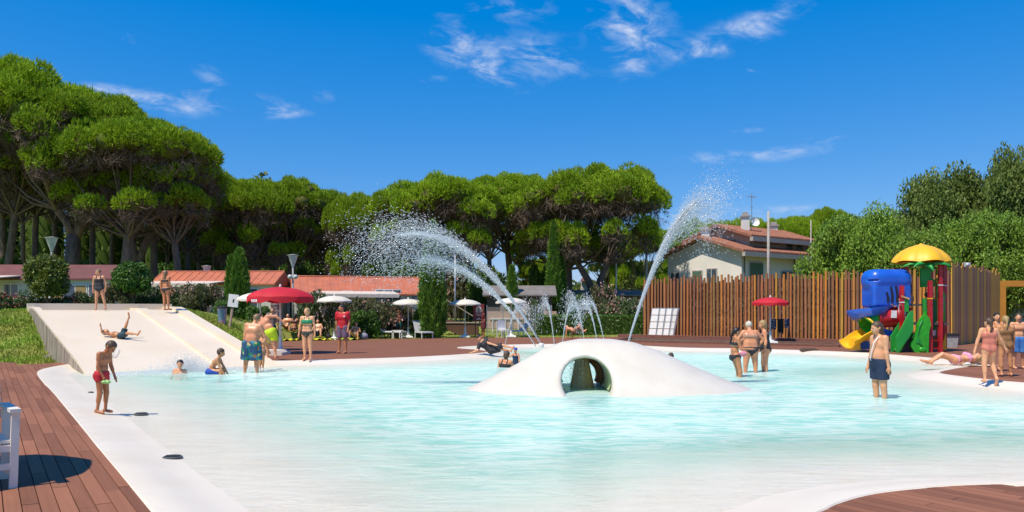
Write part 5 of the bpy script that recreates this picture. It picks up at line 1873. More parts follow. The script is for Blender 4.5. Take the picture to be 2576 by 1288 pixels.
e = tag(empty('glass_screen', (PX(1225, 49.3), 49.3, 0)), 'clear glass windscreen on grey posts behind the parasols', 'screen')
for k in range(5): MB().box((k * 1.0, 0, .95), (.05, .05, 1.9)).build('post', M_steel, e)
for k in range(4): MB().box((k * 1.0 + .5, 0, .95), (.9, .012, 1.7)).build('pane', M_gl, e)

M_lampm = mat('lamp_metal', (.33, .34, .34), .55, scale=6)
M_lampg = mat('lamp_glass_milky', (.55, .58, .58), .25)
for (u, Y, vt, vb, s_, lab) in ((130, 41, 596, 640, 1.0, 'grey funnel shaped lantern above the round yellowish tree'), (737, 46, 640, 700, .8, 'grey funnel lantern on a tall post above the red parasol'), (520, 52, 668, 700, .8, 'small grey lantern in the shade above the awning'), (730, 70, 690, 700, .5, 'far small lantern between the pine trunks')):
    x = PX(u, Y); z0 = float(ground_z(x, Y)); top = PZ(vt, Y) - z0
    e = tag(empty('street_lamp', (x, Y, z0)), lab, 'lamp', 'lantern posts')
    MB().tube([(0, 0, 0), (0, 0, top - .75 * s_)], [.06, .05], 8).build('post', M_lampm, e, True)
    MB().lathe([(.06, -.75), (.10, -.6), (.16, -.45), (.28, -.08), (.29, -.06)], (0, 0, top), n=14).xform(Matrix.Identity(4)).build('lantern', M_lampg, e, True)
    MB().lathe([(.02, .02), (.34, -.03), (.34, -.06), (.02, -.06)], (0, 0, top), n=16).build('cap', M_lampm, e, 'auto')
    if u == 737:
        for q in (-.16, .16): MB().ell((q, -.05, top - 1.3), (.14, .14, .14), 10, 8).build('floodlight', M_lampg, e, True)

# notice board and bin beside the slide
e = tag(empty('notice_board', (PX(578, 33), 33, float(ground_z(PX(578, 33), 33)))), 'white notice board on a leaning wooden post by the slide', 'sign')
MB().bar((-.02, 0, -.05), (.12, .05, 1.0), .09, .09).build('post', mat('pale_wood', (.42, .32, .23), .8, scale=4, stretch=(6, 6, 1)), e)
MB().box((.16, -.03, 1.12), (.42, .04, .52), Matrix.Rotation(.12, 3, 'Y')).build('board', M_white, e)
MB().box((.17, -.055, 1.12), (.05, .01, .14), Matrix.Rotation(.3, 3, 'Y')).build('pictogram', M_black, e)
e = tag(empty('litter_bin', (PX(559, 33.2), 33.2, float(ground_z(PX(559, 33.2), 33.2)))), 'blue and pink litter bin left of the notice board', 'bin')
MB().lathe([(.15, 0), (.2, .62), (.21, .64), (.17, .64)], n=14).build('bin_body', mat('bin_blue', (.18, .32, .42), .6, col2=(.5, .3, .42), scale=3, contrast=(.48, .52)), e, 'auto')
MB().lathe([(.21, .65), (.2, .70), (.06, .76), (.001, .76)], n=14).build('lid', M_black, e, 'auto')
# grey bin by the wooden screen
e = tag(empty('waste_bin', (PX(2389, 34.2), 34.2, 0)), 'grey waste bin with a black liner in front of the wooden screen', 'bin')
MB().prism([(-.22, 0), (.22, 0), (.27, .52), (-.27, .52)], (0, -.2, 0), (0, .4, 0), (1, 0, 0), (0, 0, 1)).build('bin_body', mat('bin_grey', (.42, .41, .38), .5), e)
MB().box((0, 0, .54), (.58, .46, .12)).build('liner', mat('bin_liner', (.03, .03, .03), .35), e)

# nearest chair at the left edge
M_chair = mat('chair_paint', (.78, .72, .62), .5, col2=(.70, .64, .55), scale=3)
ch = tag(empty('armchair', (PX(36, 7.15), 7.15, 0), R(40)), 'pale grey wooden armchair cut off by the left edge', 'chair')
for (a, b) in ((0, 0), (0, .52), (-.56, 0), (-.56, .52)): MB().box((a, b, .34), (.065, .045, .68), Matrix.Rotation(.03 if a == 0 else -.03, 3, 'Y')).build('leg', M_chair, ch)
for a in (0, -.56): MB().box((a, .26, .70), (.085, .66, .032)).build('armrest', M_chair, ch)
for k in range(5): MB().box((-.28, .05 + k * .11, .42), (.50, .085, .025)).build('seat_slat', M_chair, ch)
for (z_, y_) in ((.36, 0), (.36, .52), (.20, .0)): MB().box((-.28, y_, z_), (.50, .03, .055)).build('rail', M_chair, ch)
MB().bar((0, .02, .13), (-.35, .5, .34), .03, .045).build('brace', M_chair, ch)
MB().bar((-.56, .02, .13), (-.21, .5, .34), .03, .045).build('brace', M_chair, ch)
for k in range(4): MB().box((-.28, .56 + k * .03, .62 + k * .11), (.50, .022, .085)).build('back_slat', M_chair, ch)

# ------------------------------------------------------------------ playground tower
M_pred = mat('play_red', (.50, .012, .02), .35, col2=(.36, .01, .016), scale=2, coat=.3)
M_pyel = mat('play_yellow', (.86, .47, .008), .5, col2=(.80, .42, .008), scale=1.5, coat=.05)
M_pgrn = mat('play_green', (.018, .33, .045), .45, col2=(.014, .27, .038), scale=1.5, coat=.1)
M_plime = mat('play_lime', (.03, .40, .02), .35, coat=.3)
M_pblu = mat('play_blue', (.012, .14, .66), .35, col2=(.012, .085, .50), scale=1.2, coat=.4)
M_pdkb = mat('play_dark_blue', (.012, .05, .22), .35, coat=.3)
M_porg = mat('play_brown_orange', (.26, .095, .018), .5)
M_pgry = mat('climbing_mat', (.075, .075, .078), .9, bump=.4, bscale=30)

PGX, PGY = 2314, 30.8
pg = tag(empty('playground_tower', (PX(PGX, PGY), PGY, 0)), 'colourful playground tower with yellow roof, palm leaves and slides', 'playground')


def zx(a): return (a - 1000) * .003573 * PGY / 30.5
def zz(a): return (1213 - a) * .003573 * PGY / 30.5


def halfpipe(path, r, th=.035, a0=180, a1=360, n=14, up=(0, 0, 1), rs=None):
    """open trough swept along path"""
    path = [Vector(p) for p in path]
    m_ = MB(); rows = []
    for i, p in enumerate(path):
        t = (path[min(i + 1, len(path) - 1)] - path[max(i - 1, 0)]).normalized()
        s_ = t.cross(Vector(up)).normalized(); u_ = s_.cross(t).normalized()
        rr = rs[i] if rs else r
        row = []
        for k in range(n + 1):
            a = R(a0 + (a1 - a0) * k / n); row.append(p + (s_ * math.cos(a) + u_ * math.sin(a)) * rr)
        for k in range(n, -1, -1):
            a = R(a0 + (a1 - a0) * k / n); row.append(p + (s_ * math.cos(a) + u_ * math.sin(a)) * (rr + th))
        rows.append(row)
    w = len(rows[0])
    vs = [q for r_ in rows for q in r_]
    fs = [(i * w + k, i * w + (k + 1) % w, (i + 1) * w + (k + 1) % w, (i + 1) * w + k) for i in range(len(rows) - 1) for k in range(w)]
    fs += [tuple(range(w)), tuple(reversed(range((len(rows) - 1) * w, len(rows) * w)))]
    return m_.add(vs, fs)


def panel(poly, y, d, m_, nm, par=None):
    return MB().prism([(zx(a), zz(b)) for a, b in poly], (0, y, 0), (0, d, 0), (1, 0, 0), (0, 0, 1)).build(nm, m_, par or pg)


# posts
for (px_, top, y, bot) in ((850, 335, -.05, 1213), (740, 533, -.55, 1213), (1010, 483, -.65, 1213), (1120, 300, -.6, 1213), (1237, 300, -.1, 1213), (945, 330, .8, 1213), (1235, 330, .85, 1213), (862, 335, .75, 1213)):
    o = MB().box((zx(px_), y, (zz(top) + zz(bot)) / 2), (.125, .125, zz(top) - zz(bot))).build('post', M_pred, pg)
    MB().box((zx(px_), y, zz(top) * .75), (.145, .145, .04)).build('clamp', M_plw if px_ != 1010 else M_pyel, o)
# platforms
MB().box((zx(1000), .15, 1.05), (1.45, 1.5, .08)).build('platform', M_pgry, pg)
MB().box((zx(950), .2, 1.75), (1.0, 1.1, .06)).build('platform', M_pgry, pg)
# yellow scalloped roof
rf = MB(); n = 48; rings = [(0.02, 0.64), (.18, .60), (.45, .52), (.7, .38), (.88, .2), (.97, .06), (1.0, -.02), (.9, .02)]
for (r_, h) in rings:
    for k in range(n):
        a = 2 * math.pi * k / n
        w = abs(math.sin(a * 3))
        rr = .92 * r_ * (1 + .10 * w * r_)
        rf.v.append((zx(1028) + rr * math.cos(a), .12 + rr * math.sin(a), zz(268) + h * 1.0 - .06 * (1 - w) * r_ * r_))
for i in range(len(rings) - 1):
    for k in range(n):
        rf.f.append((i * n + k, i * n + (k + 1) % n, (i + 1) * n + (k + 1) % n, (i + 1) * n + k))
ro = rf.build('roof', M_pyel, pg, 'auto')
MB().ell((zx(1028), .12, zz(100)), (.07, .07, .06), 8, 6).build('roof_knob', M_pyel, ro, True)
# palm leaves under the roof
def palm_leaf(ang, L, drop, x0, y0, z0, w=.17):
    m_ = MB(); d = Vector((math.cos(ang), math.sin(ang), 0)); s_ = Vector((-d.y, d.x, 0))
    rows = []
    for i in range(9):
        f = i / 8
        c = Vector((x0, y0, z0)) + d * (L * f) + Vector((0, 0, .14 * math.sin(f * 2.2) - drop * f * f))
        ww = w * math.sin(math.pi * min(1, .18 + f * .86)) + .015
        rows.append([c + s_ * ww - Vector((0, 0, ww * .55)), c + Vector((0, 0, .03)), c - s_ * ww - Vector((0, 0, ww * .55)), c - Vector((0, 0, .03))])
    vs = [q for r in rows for q in r]
    fs = [(i * 4 + k, i * 4 + (k + 1) % 4, (i + 1) * 4 + (k + 1) % 4, (i + 1) * 4 + k) for i in range(8) for k in range(4)] + [(3, 2, 1, 0), (32, 33, 34, 35)]
    return m_.add(vs, fs).build('palm_leaf', M_pgrn, pg, True)


for (ang, L, dr) in ((R(185), .82, .22), (R(215), .8, .25), (R(268), .5, .42), (R(325), .78, .25), (R(355), .80, .2), (R(120), .7, .25), (R(60), .7, .25)):
    palm_leaf(ang, L * 1.05, dr, zx(1005), -.42, zz(308), .2)
panel([(960, 350), (1105, 350), (1060, 400), (1062, 455), (1105, 470), (1105, 540), (965, 548)], -.35, .1, M_pgrn, 'palm_trunk')

# blue whale shaped hood
P_, org = grid((-2.4, -.75, 1.4), (-.2, .85, 3.3), .045)
X_, Y_, Z_ = P_[..., 0], P_[..., 1] - .05, P_[..., 2]


def rbox(x, y, z, c, h, r):
    q = np.stack([np.abs(x - c[0]) - h[0] + r, np.abs(y - c[1]) - h[1] + r, np.abs(z - c[2]) - h[2] + r], -1)
    return np.linalg.norm(np.maximum(q, 0), axis=-1) + np.minimum(q.max(-1), 0) - r


d = smin(rbox(X_, Y_, Z_, (zx(660), 0, zz(470)), (.80, .55, .40), .34), rbox(X_, Y_, Z_, (zx(660), 0, zz(640)), (.70, .52, .42), .10), .06)
d = np.maximum(d, -rbox(X_, Y_, Z_, (zx(440), -.5, zz(474)), (.30, .3, .022), .01))
V, Q = surface_nets(d, org, .045)
hood = link('whale_hood', np_mesh('whale_hood', V, Q, M_pblu, smooth=True), pg)
M_void = mat('slot_dark', (.008, .01, .03), .9)
for (a, b, c_) in ((598, 595, 700), (640, 535, 705), (690, 530, 705), (745, 530, 690)):
    poly = [(a - 8, b + 10), (a + 4, b), (a + 16, b + 40), (a + 24, (b + c_) / 2), (a + 22, c_), (a + 2, c_), (a + 4, (b + c_) / 2)]
    MB().prism([(zx(p), zz(q)) for p, q in poly], (0, -.512, 0), (0, .09, 0), (1, 0, 0), (0, 0, 1)).build('slot', M_void, hood)
# blue spiral chute
path = []
for i in range(15):
    f = i / 14; a = R(20 + 215 * f)
    path.append((zx(560) - .15 + .48 * math.cos(a) * -1 - .35, .1 - .42 * math.sin(a), zz(730) - .35 * f))
halfpipe([(zx(600), -.05, zz(735)), (zx(520), -.30, zz(745)), (zx(440), -.36, zz(760)), (zx(385), -.15, zz(775)), (zx(372), .15, zz(790)), (zx(420), .45, zz(805)), (zx(500), .55, zz(830))], .30, .05).build('chute', M_pblu, pg, 'auto')
# red tube, green joint, yellow exit
tb = MB().tube([(zx(860), -.05, zz(850)), (zx(700), -.1, zz(850)), (zx(535), -.12, zz(868))], [.40, .40, .37], 22, cap=False)
tb.tube([(zx(540), -.12, zz(868)), (zx(527), -.12, zz(868))], [.43, .43], 22)
tbo = tb.build('red_tube', M_pred, pg, 'auto')
MB().box((zx(668), -.505, zz(825)), (.20, .02, .27), Matrix.Rotation(.05, 3, 'Y')).build('label_plate', M_plw, tbo)
MB().tube([(zx(535), -.12, zz(880)), (zx(480), -.16, zz(915)), (zx(425), -.22, zz(950))], [.34, .34, .36], 20, cap=False).build('green_joint', M_plime, pg, True)
fl_ = MB()
nn = Vector((-.8, -.15, -.5)).normalized(); c0 = Vector((zx(455), -.2, zz(955)))
fl_.tube([c0 - nn * .02, c0 + nn * .02], [.46, .46], 26)
halfpipe([c0 - Vector((.0, 0, .0)), (zx(370), -.3, zz(985)), (zx(300), -.4, zz(1020)), (zx(235), -.5, zz(1060)), (zx(180), -.58, zz(1075))], .36, .05, 190, 350, rs=[.40, .37, .34, .33, .34]).build('yellow_slide', M_pyel, pg, 'auto')
m_ = MB()
for k in range(26):
    a0 = 2 * math.pi * k / 26
ring = []
s1 = nn.orthogonal().normalized(); s2 = nn.cross(s1)
m_.tube([c0 + (s1 * math.cos(2 * math.pi * k / 26) + s2 * math.sin(2 * math.pi * k / 26)) * .43 for k in range(27)], .035, 8)
m_.build('slide_rim', M_pyel, pg, True)
MB().box((zx(275), -.45, zz(1160) + .1), (.35, .3, .42), None, .8).build('slide_foot', M_pyel, pg)
MB().box((zx(405), -.1, zz(1145)), (.5, .5, .3), None, .9).build('blue_foot', M_pdkb, pg)
MB().box((zx(630), .0, zz(1010)), (.45, .4, .22), Matrix.Rotation(.25, 3, 'Y')).build('blue_brace', M_pblu, pg)
panel([(880, 487), (945, 487), (945, 610), (880, 600)], .2, .05, M_pdkb, 'blue_panel')
# green slide with wavy cheeks beside the climbing ramp
cheek = [(800, 790), (802, 975), (760, 1060), (705, 1130), (655, 1213), (640, 1213), (636, 1050), (665, 1010), (690, 960), (720, 900), (750, 840), (772, 800)]
panel(cheek, -.95, .09, M_pgrn, 'slide_cheek')
panel([(a + 12, b) for a, b in cheek], -.45, .09, M_pgrn, 'slide_cheek')
halfpipe([(zx(775), -.66, zz(860)), (zx(745), -.68, zz(960)), (zx(700), -.7, zz(1080)), (zx(650), -.72, zz(1180))], .2, .03, 200, 340, up=(-1, 0, .4)).build('slide_bed', M_plime, pg, 'auto')
panel([(760, 668), (806, 680), (804, 800), (762, 800)], -.6, .05, M_pgrn, 'green_panel')
panel([(726, 632), (806, 660), (806, 678), (726, 650)], -.65, .12, mat('pale_wood2', (.55, .35, .16), .7), 'hand_board')
MB().prism([(zx(810), zz(955)), (zx(835), zz(960)), (zx(830), zz(1213)), (zx(690), zz(1213)), (zx(740), zz(1080))], (0, -.62, 0), (0, .5, 0), (1, 0, 0), (0, 0, 1)).build('climbing_ramp', M_pgry, pg)
# dolphin shaped side panel
dol = [(940, 795), (950, 835), (975, 860), (990, 930), (972, 1000), (965, 1213), (860, 1219), (825, 1205), (792, 1150), (795, 1110), (820, 1080), (805, 1060), (815, 1025), (850, 1000), (862, 930), (890, 870), (925, 835)]
do = panel(dol, -.85, .12, M_plime, 'dolphin_panel')
panel([(850, 1070), (880, 1075), (870, 1120), (840, 1115)], -.875, .03, M_pgrn, 'relief', do)
MB().tube([(zx(905), -.86, zz(880)), (zx(870), -.87, zz(950)), (zx(855), -.87, zz(1040)), (zx(880), -.87, zz(1120)), (zx(930), -.87, zz(1190))], .022, 6).build('relief', M_pgrn, do, True)
MB().ell((zx(905), -.86, zz(1185)), (.13, .05, .11), 10, 7).build('relief', M_plime, do, True)
panel([(952, 660), (988, 664), (992, 980), (968, 980)], -.55, .05, M_pgrn, 'green_panel')
# ladder panel
lp = panel([(1030, 660), (1060, 640), (1090, 648), (1112, 690), (1122, 985), (1030, 985)], -.35, .08, mat('play_teal_green', (.02, .26, .09), .4, coat=.2), 'ladder_panel')
for q in (760, 860, 910): panel([(1052, q), (1112, q), (1112, q + 8), (1052, q + 8)], -.385, .06, M_pgrn, 'rung', lp)
MB().ell((zx(1065), -.2, zz(622)), (.16, .16, .11), 12, 8).build('barrel_top', mat('play_deep_green', (.008, .09, .02), .5), pg, True)
# right panel with animal cut outs
rp = panel([(1140, 450), (1195, 440), (1192, 560), (1222, 620), (1226, 900), (1140, 900), (1135, 590)], -.25, .06, M_plime, 'animal_panel')
panel([(1128, 470), (1160, 520), (1150, 522), (1135, 520)], -.30, .04, M_pyel, 'yellow_beak', rp)
panel([(1150, 680), (1165, 655), (1185, 648), (1205, 660), (1216, 690), (1200, 700), (1204, 790), (1190, 796), (1160, 790), (1166, 702)], -.275, .02, mat('mushroom_print', (.45, .42, .28), .6), 'mushroom_print', rp)
panel([(1172, 830), (1185, 800), (1198, 815), (1192, 835), (1198, 850), (1180, 845)], -.262, .02, M_pgrn, 'animal_print', rp)
panel([(1030, 1045), (1110, 1045), (1110, 1205), (1030, 1205)], -.2, .05, M_porg, 'lower_panel')
panel([(1130, 925), (1225, 925), (1225, 1190), (1130, 1190)], -.05, .05, M_porg, 'lower_panel')
panel([(1222, 1010), (1228, 1195), (1172, 1195)], -.30, .03, M_pyel, 'yellow_gusset')
panel([(1030, 988), (1098, 988), (1094, 1044), (1030, 1044)], -.45, .03, M_plw, 'info_plate')
for q in (470, 560, 690): MB().tube([(zx(1120), -.6, zz(q)), (zx(1237), -.1, zz(q))], .02, 6).build('rail', M_pred, pg)
MB().tube([(zx(850), -.05, zz(495)), (zx(860), .7, zz(495))], .02, 6).build('rail', M_pred, pg)
for q in (1100, 1180): MB().tube([(zx(1010), -.65, zz(q) + .02), (zx(1120), -.6, zz(q) + .02)], .02, 6).build('rail', M_pred, pg)
panel([(905, 640), (955, 640), (955, 690), (905, 690)], .1, .03, mat('picture_print', (.5, .5, .6), .6, col2=(.7, .3, .1), scale=12, contrast=(.48, .52)), 'picture_plate')

pg.scale = (1.05, 1.05, 1.03)

# ------------------------------------------------------------------ people
def skin(name, c):
    return mat('skin_' + name, c, .42, col2=(c[0] * .84, c[1] * .74, c[2] * .70), scale=4.5, spec=.45, rand=.08, contrast=(.3, .7))


SK_TAN = skin('tan', (.55, .245, .11)); SK_FAIR = skin('fair', (.74, .385, .205)); SK_RED = skin('ruddy', (.72, .325, .165)); SK_BRN = skin('brown', (.42, .17, .07)); SK_OLV = skin('olive', (.60, .29, .13))
H_BLK = mat('hair_black', (.012, .010, .009), .5); H_BRN = mat('hair_brown', (.055, .030, .016), .55, col2=(.09, .05, .025), scale=30); H_BLD = mat('hair_blond', (.42, .29, .12), .55, col2=(.28, .18, .07), scale=30)
H_LBR = mat('hair_light_brown', (.17, .10, .05), .55, col2=(.28, .18, .09), scale=30); H_GRY = mat('hair_grey', (.45, .40, .32), .6, col2=(.6, .55, .45), scale=30)
M_eye = mat('eye_dark', (.015, .012, .01), .3); M_lip = mat('lips', (.35, .09, .07), .5)


def cone(P, a, b, ra, rb):
    ab = b - a
    t = np.clip(((P - a) @ ab) / max(ab @ ab, 1e-9), 0, 1)
    return np.linalg.norm(P - a - t[..., None] * ab, axis=-1) - (ra + (rb - ra) * t)


def ellip(P, c, r, B):
    q = (P - c) @ B.T
    k0 = np.linalg.norm(q / r, axis=-1); k1 = np.linalg.norm(q / (np.array(r) ** 2), axis=-1)
    return k0 * (k0 - 1) / np.maximum(k1, 1e-6)


def nz(v):
    v = np.array(v, float)
    return v / np.linalg.norm(v)


def person(label, x, y, gz, H, skinm, hair, clothes, up=(0, 0, 1), cup=None, fwd=(0, -1, 0), hup=None, hfwd=None,
           LA=((.18, 0, -1), (.08, 0, -1)), RA=((-.18, 0, -1), (-.08, 0, -1)), LL=((.05, 0, -1), (.02, 0, -1)), RL=((-.05, 0, -1), (-.02, 0, -1)),
           child=False, fat=1.0, bust=0.0, vox=90, group=None, face=True, LF=None, RF=None, fing=True, cat='person', lean_anchor=False):
    h = H
    up = nz(up); cup = nz(cup) if cup is not None else up
    f = np.array(fwd, float); left = nz(np.cross(up, f)); f = np.cross(left, up)
    cl = nz(left - cup * (left @ cup)); cf = np.cross(cl, cup)
    hup = nz(hup) if hup is not None else nz(cup)
    hf = nz(hfwd) if hfwd is not None else cf
    hl = nz(np.cross(hup, hf)); hf = np.cross(hl, hup)
    hs = 1.22 if child else 1.0
    pel = np.zeros(3)
    waist = pel + up * .10 * h; chest = waist + cup * .115 * h; neck = chest + cup * .095 * h
    hb = neck + hup * (.022 + .012 * hs) * h
    head = hb + hup * .062 * hs * h + hf * .012 * h
    sw = .103 if not child else .092
    shL = chest + cup * .072 * h + cl * sw * h; shR = chest + cup * .072 * h - cl * sw * h
    def chain(p, dirs, l1, l2):
        a = nz(dirs[0]); b = nz(dirs[1])
        return p, p + a * l1 * h, p + a * l1 * h + b * l2 * h, b
    aL = chain(shL, LA, .165, .145); aR = chain(shR, RA, .165, .145)
    hipL = pel + left * .05 * h; hipR = pel - left * .05 * h
    lL = chain(hipL, LL, .245, .235); lR = chain(hipR, RL, .245, .235)
    def foot(leg, F_):
        fd = nz(F_) if F_ is not None else None
        if fd is None:
            b = leg[3]; fd = f - b * (f @ b)
            fd = nz(fd) if np.linalg.norm(fd) > .25 else nz(up)
        heel = leg[2] - fd * .022 * h + leg[3] * .018 * h
        toe = leg[2] + fd * .105 * h + leg[3] * .024 * h
        return heel, toe
    fL, fR = foot(lL, LF), foot(lR, RF)
    allp = [pel, head + hup * .07 * hs * h, head, aL[1], aL[2], aR[1], aR[2], lL[1], lR[1], *fL, *fR, aL[2] + aL[3] * .1 * h, aR[2] + aR[3] * .1 * h, neck]
    lo = np.min(allp, 0) - .10 * h; hi = np.max(allp, 0) + .10 * h
    P, org = grid(lo, hi, H / vox)
    k = .022 * h
    ft = fat
    # torso
    T = cone(P, pel + left * .036 * h * ft, pel - left * .036 * h * ft, .062 * h * ft, .062 * h * ft)
    T = smin(T, cone(P, waist + left * .03 * h * ft, waist - left * .03 * h * ft, .055 * h * ft, .055 * h * ft), .05 * h)
    T = smin(T, cone(P, chest + cl * .045 * h, chest - cl * .045 * h, .062 * h * (1 + (ft - 1) * .6), .062 * h * (1 + (ft - 1) * .6)), .05 * h)
    T = smin(T, cone(P, shL - cl * .02 * h, shR + cl * .02 * h, .036 * h, .036 * h), .035 * h)
    if ft > 1.1: T = smin(T, ellip(P, waist + f * .035 * h - up * .01 * h, np.array([.085, .07, .09]) * h, np.array([left, f, up])), .05 * h)
    if bust:
        for s_ in (1, -1): T = smin(T, ellip(P, chest + cl * s_ * .042 * h + cf * .052 * h - cup * .005 * h, np.array([.034, .03, .036]) * h * bust, np.array([cl, cf, cup])), .02 * h)
    for s_ in (1, -1):   # buttocks
        T = smin(T, ellip(P, pel + left * s_ * .04 * h - f * .03 * h - up * .02 * h, np.array([.046, .05, .055]) * h * ft, np.array([left, f, up])), .025 * h)
    L1 = cone(P, lL[0], lL[1], .055 * h * ft, .034 * h * (1 + (ft - 1) * .5)); L2 = cone(P, lR[0], lR[1], .055 * h * ft, .034 * h * (1 + (ft - 1) * .5))
    legs = np.minimum(L1, L2)
    body = smin(T, legs, .03 * h)
    for lg, ff in ((lL, fL), (lR, fR)):
        mid = lg[1] + (lg[2] - lg[1]) * .32 - f * .008 * h
        c = cone(P, lg[1], lg[2], .033 * h, .019 * h)
        c = smin(c, cone(P, lg[1] * .85 + mid * .15, mid + (lg[2] - lg[1]) * .15, .030 * h, .026 * h), .02 * h)
        body = smin(body, c, .014 * h)
        fc_ = smin(cone(P, ff[0], ff[1], .022 * h, .014 * h), cone(P, ff[1] + hl * 0, ff[0] * .4 + ff[1] * .6, .017 * h, .022 * h), .012 * h)
        body = smin(body, fc_, .014 * h)
    UA = []
    for ar, ch_ in ((aL, 1), (aR, -1)):
        u_ = smin(cone(P, ar[0], ar[1], .033 * h, .023 * h), cone(P, ar[0], ar[0] * .7 + ar[1] * .3, .035 * h, .03 * h), .015 * h)
        UA.append(u_)
        body = smin(body, u_, .014 * h)
        c = smin(cone(P, ar[1], ar[2], .023 * h, .0155 * h), cone(P, ar[1], ar[1] * .6 + ar[2] * .4, .024 * h, .023 * h), .012 * h)
        body = smin(body, c, .008 * h)
        palm = ar[2] + ar[3] * .045 * h
        body = smin(body, cone(P, ar[2], palm, .015 * h, .020 * h), .008 * h)
    body = smin(body, cone(P, neck - cup * .02 * h, hb + hup * .02 * h, .032 * h, .029 * h), .02 * h)
    HB = np.array([hl, hf, hup])
    hd = ellip(P, head + hup * .012 * h * hs - hf * .006 * h, np.array([.048, .058, .056]) * h * hs, HB)
    hd = smin(hd, ellip(P, head - hup * .024 * h * hs + hf * .014 * h * hs, np.array([.037, .042, .042]) * h * hs, HB), .02 * h)
    hd = smin(hd, cone(P, head + hf * .056 * h * hs + hup * .004 * h, head + hf * .064 * h * hs - hup * .014 * h * hs, .006 * h * hs, .009 * h * hs), .008 * h)
    for s_ in (1, -1): hd = smin(hd, ellip(P, head + hl * s_ * .050 * h * hs - hf * .008 * h, np.array([.008, .014, .02]) * h * hs, HB), .006 * h)
    body = smin(body, hd, .012 * h)
    V, Q = surface_nets(body, org, H / vox)
    zmin = V[:, 2].min()
    ref = np.array([(fL[0][0] + fR[0][0]) / 2, (fL[0][1] + fR[0][1]) / 2]) if lean_anchor else np.zeros(2)
    off = np.array([-ref[0], -ref[1], -zmin])
    bodyV = V + off
    F4 = [tuple(q) for q in Q]
    mb = MB(); mb.v = [tuple(p) for p in bodyV]; mb.f = F4
    if fing:
        for ar, sgn in ((aL, 1), (aR, -1)):
            d_ = ar[3]; wr = ar[2]
            sd = nz(np.cross(d_, cup)) if np.linalg.norm(np.cross(d_, cup)) > .3 else nz(cf - d_ * (cf @ d_))
            cur = nz(np.cross(sd, d_))
            base = wr + d_ * .058 * h
            for i, (o_, l_) in enumerate(((-.016, .85), (-.0055, 1.0), (.0055, .95), (.016, .75))):
                p0 = base + sd * o_ * h + off; p1 = p0 + (d_ + sd * o_ * 4) * .022 * h * l_; p2 = p1 + (d_ * .85 + cur * .45 * sgn * 0 + cup * -.1) * .020 * h * l_
                mb.tube([p0 - d_ * .008 * h, p1, p2], [.0058 * h, .0052 * h, .004 * h], 6)
            q0 = wr + d_ * .025 * h + sd * .016 * h + off
            mb.tube([q0 - sd * .004 * h, q0 + (sd * .7 + d_ * .7) * .018 * h, q0 + (sd * .5 + d_ * .9) * .038 * h], [.0068 * h, .006 * h, .0045 * h], 6)
    body_o = mb.build('person', skinm, None, True, (x, y, gz))
    tag(body_o, label, cat, group)
    C0 = lambda c: (P - c)
    pu = C0(pel) @ up; ps = C0(pel) @ left; pf = C0(pel) @ f
    cu = C0(chest) @ cup; cs = C0(chest) @ cl; cfw = C0(chest) @ cf

    def garment(nm, d, m_):
        if d.min() >= 0: return None
        V2, Q2 = surface_nets(d, org, H / vox)
        if len(V2) == 0: return None
        me_ = np_mesh(nm, V2 + off, Q2, m_, smooth=True)
        return link(nm, me_, body_o)
    gar = min(.009, .006 * h + .001) + .35 * H / vox
    tl = lambda lg: ((P - lg[0]) @ nz(lg[1] - lg[0])) / (.245 * h)
    for c_ in clothes:
        kind, m_ = c_[0], c_[1]
        if kind == 'shorts':
            cut_ = c_[2] if len(c_) > 2 else .7
            lo_ = c_[3] if len(c_) > 3 else .018
            a = np.maximum(T - .008 * h - gar * .5, np.maximum(pu - .055 * h, -(pu + .075 * h)))
            b = np.maximum(np.minimum(np.maximum(cone(P, lL[0], lL[1], (.058 + lo_) * h * ft, (.04 + lo_ * 1.5) * h), tl(lL) * .245 * h - cut_ * .245 * h),
                                      np.maximum(cone(P, lR[0], lR[1], (.058 + lo_) * h * ft, (.04 + lo_ * 1.5) * h), tl(lR) * .245 * h - cut_ * .245 * h)), pu - .055 * h)
            garment('shorts', smin(a, b, .012 * h), m_)
        elif kind == 'brief':
            hi_ = c_[2] if len(c_) > 2 else .035
            d = np.maximum(smin(T, legs, .03 * h) - gar, np.maximum(pu - hi_ * h, np.abs(ps) - (.018 * h + 1.25 * np.maximum(pu + .075 * h, 0))))
            garment('bikini_bottom', np.maximum(d, -(pu + .10 * h)), m_)
        elif kind == 'top':
            d = np.maximum(T - gar, np.abs(cu + .002 * h) - (.026 * h + .012 * h * (cfw > 0)))
            st = np.maximum(T - gar, np.maximum(np.abs(np.abs(cs) - .045 * h) - .007 * h, np.maximum(-cu, cu - .10 * h)))
            garment('bikini_top', np.minimum(d, st), m_)
        elif kind == 'onepiece':
            low = np.maximum(pu - .10 * h, np.abs(ps) - (.018 * h + 1.3 * np.maximum(pu + .075 * h, 0)))
            low = np.maximum(low, -(pu + .10 * h))
            mid_ = np.maximum(-(pu - .05 * h), cu - .03 * h)
            st = np.maximum(np.abs(np.abs(cs) - .05 * h) - .012 * h, np.maximum(-(cu - .0 * h), cu - .11 * h))
            garment('swimsuit', np.maximum(smin(T, legs, .03 * h) - gar, np.minimum(np.minimum(low, mid_), st)), m_)
        elif kind == 'tshirt':
            a = np.maximum(T - .016 * h, np.maximum(-(pu + .02 * h), cu - .088 * h))
            sl = np.minimum(np.maximum(UA[0] - .016 * h, ((P - aL[0]) @ nz(aL[1] - aL[0])) - .125 * h), np.maximum(UA[1] - .016 * h, ((P - aR[0]) @ nz(aR[1] - aR[0])) - .125 * h))
            garment('shirt', smin(a, sl, .012 * h), m_)
    # hair
    style, hm = hair[0], hair[1]
    hx = C0(head) @ hl; hy = C0(head) @ hf; hz = C0(head) @ hup
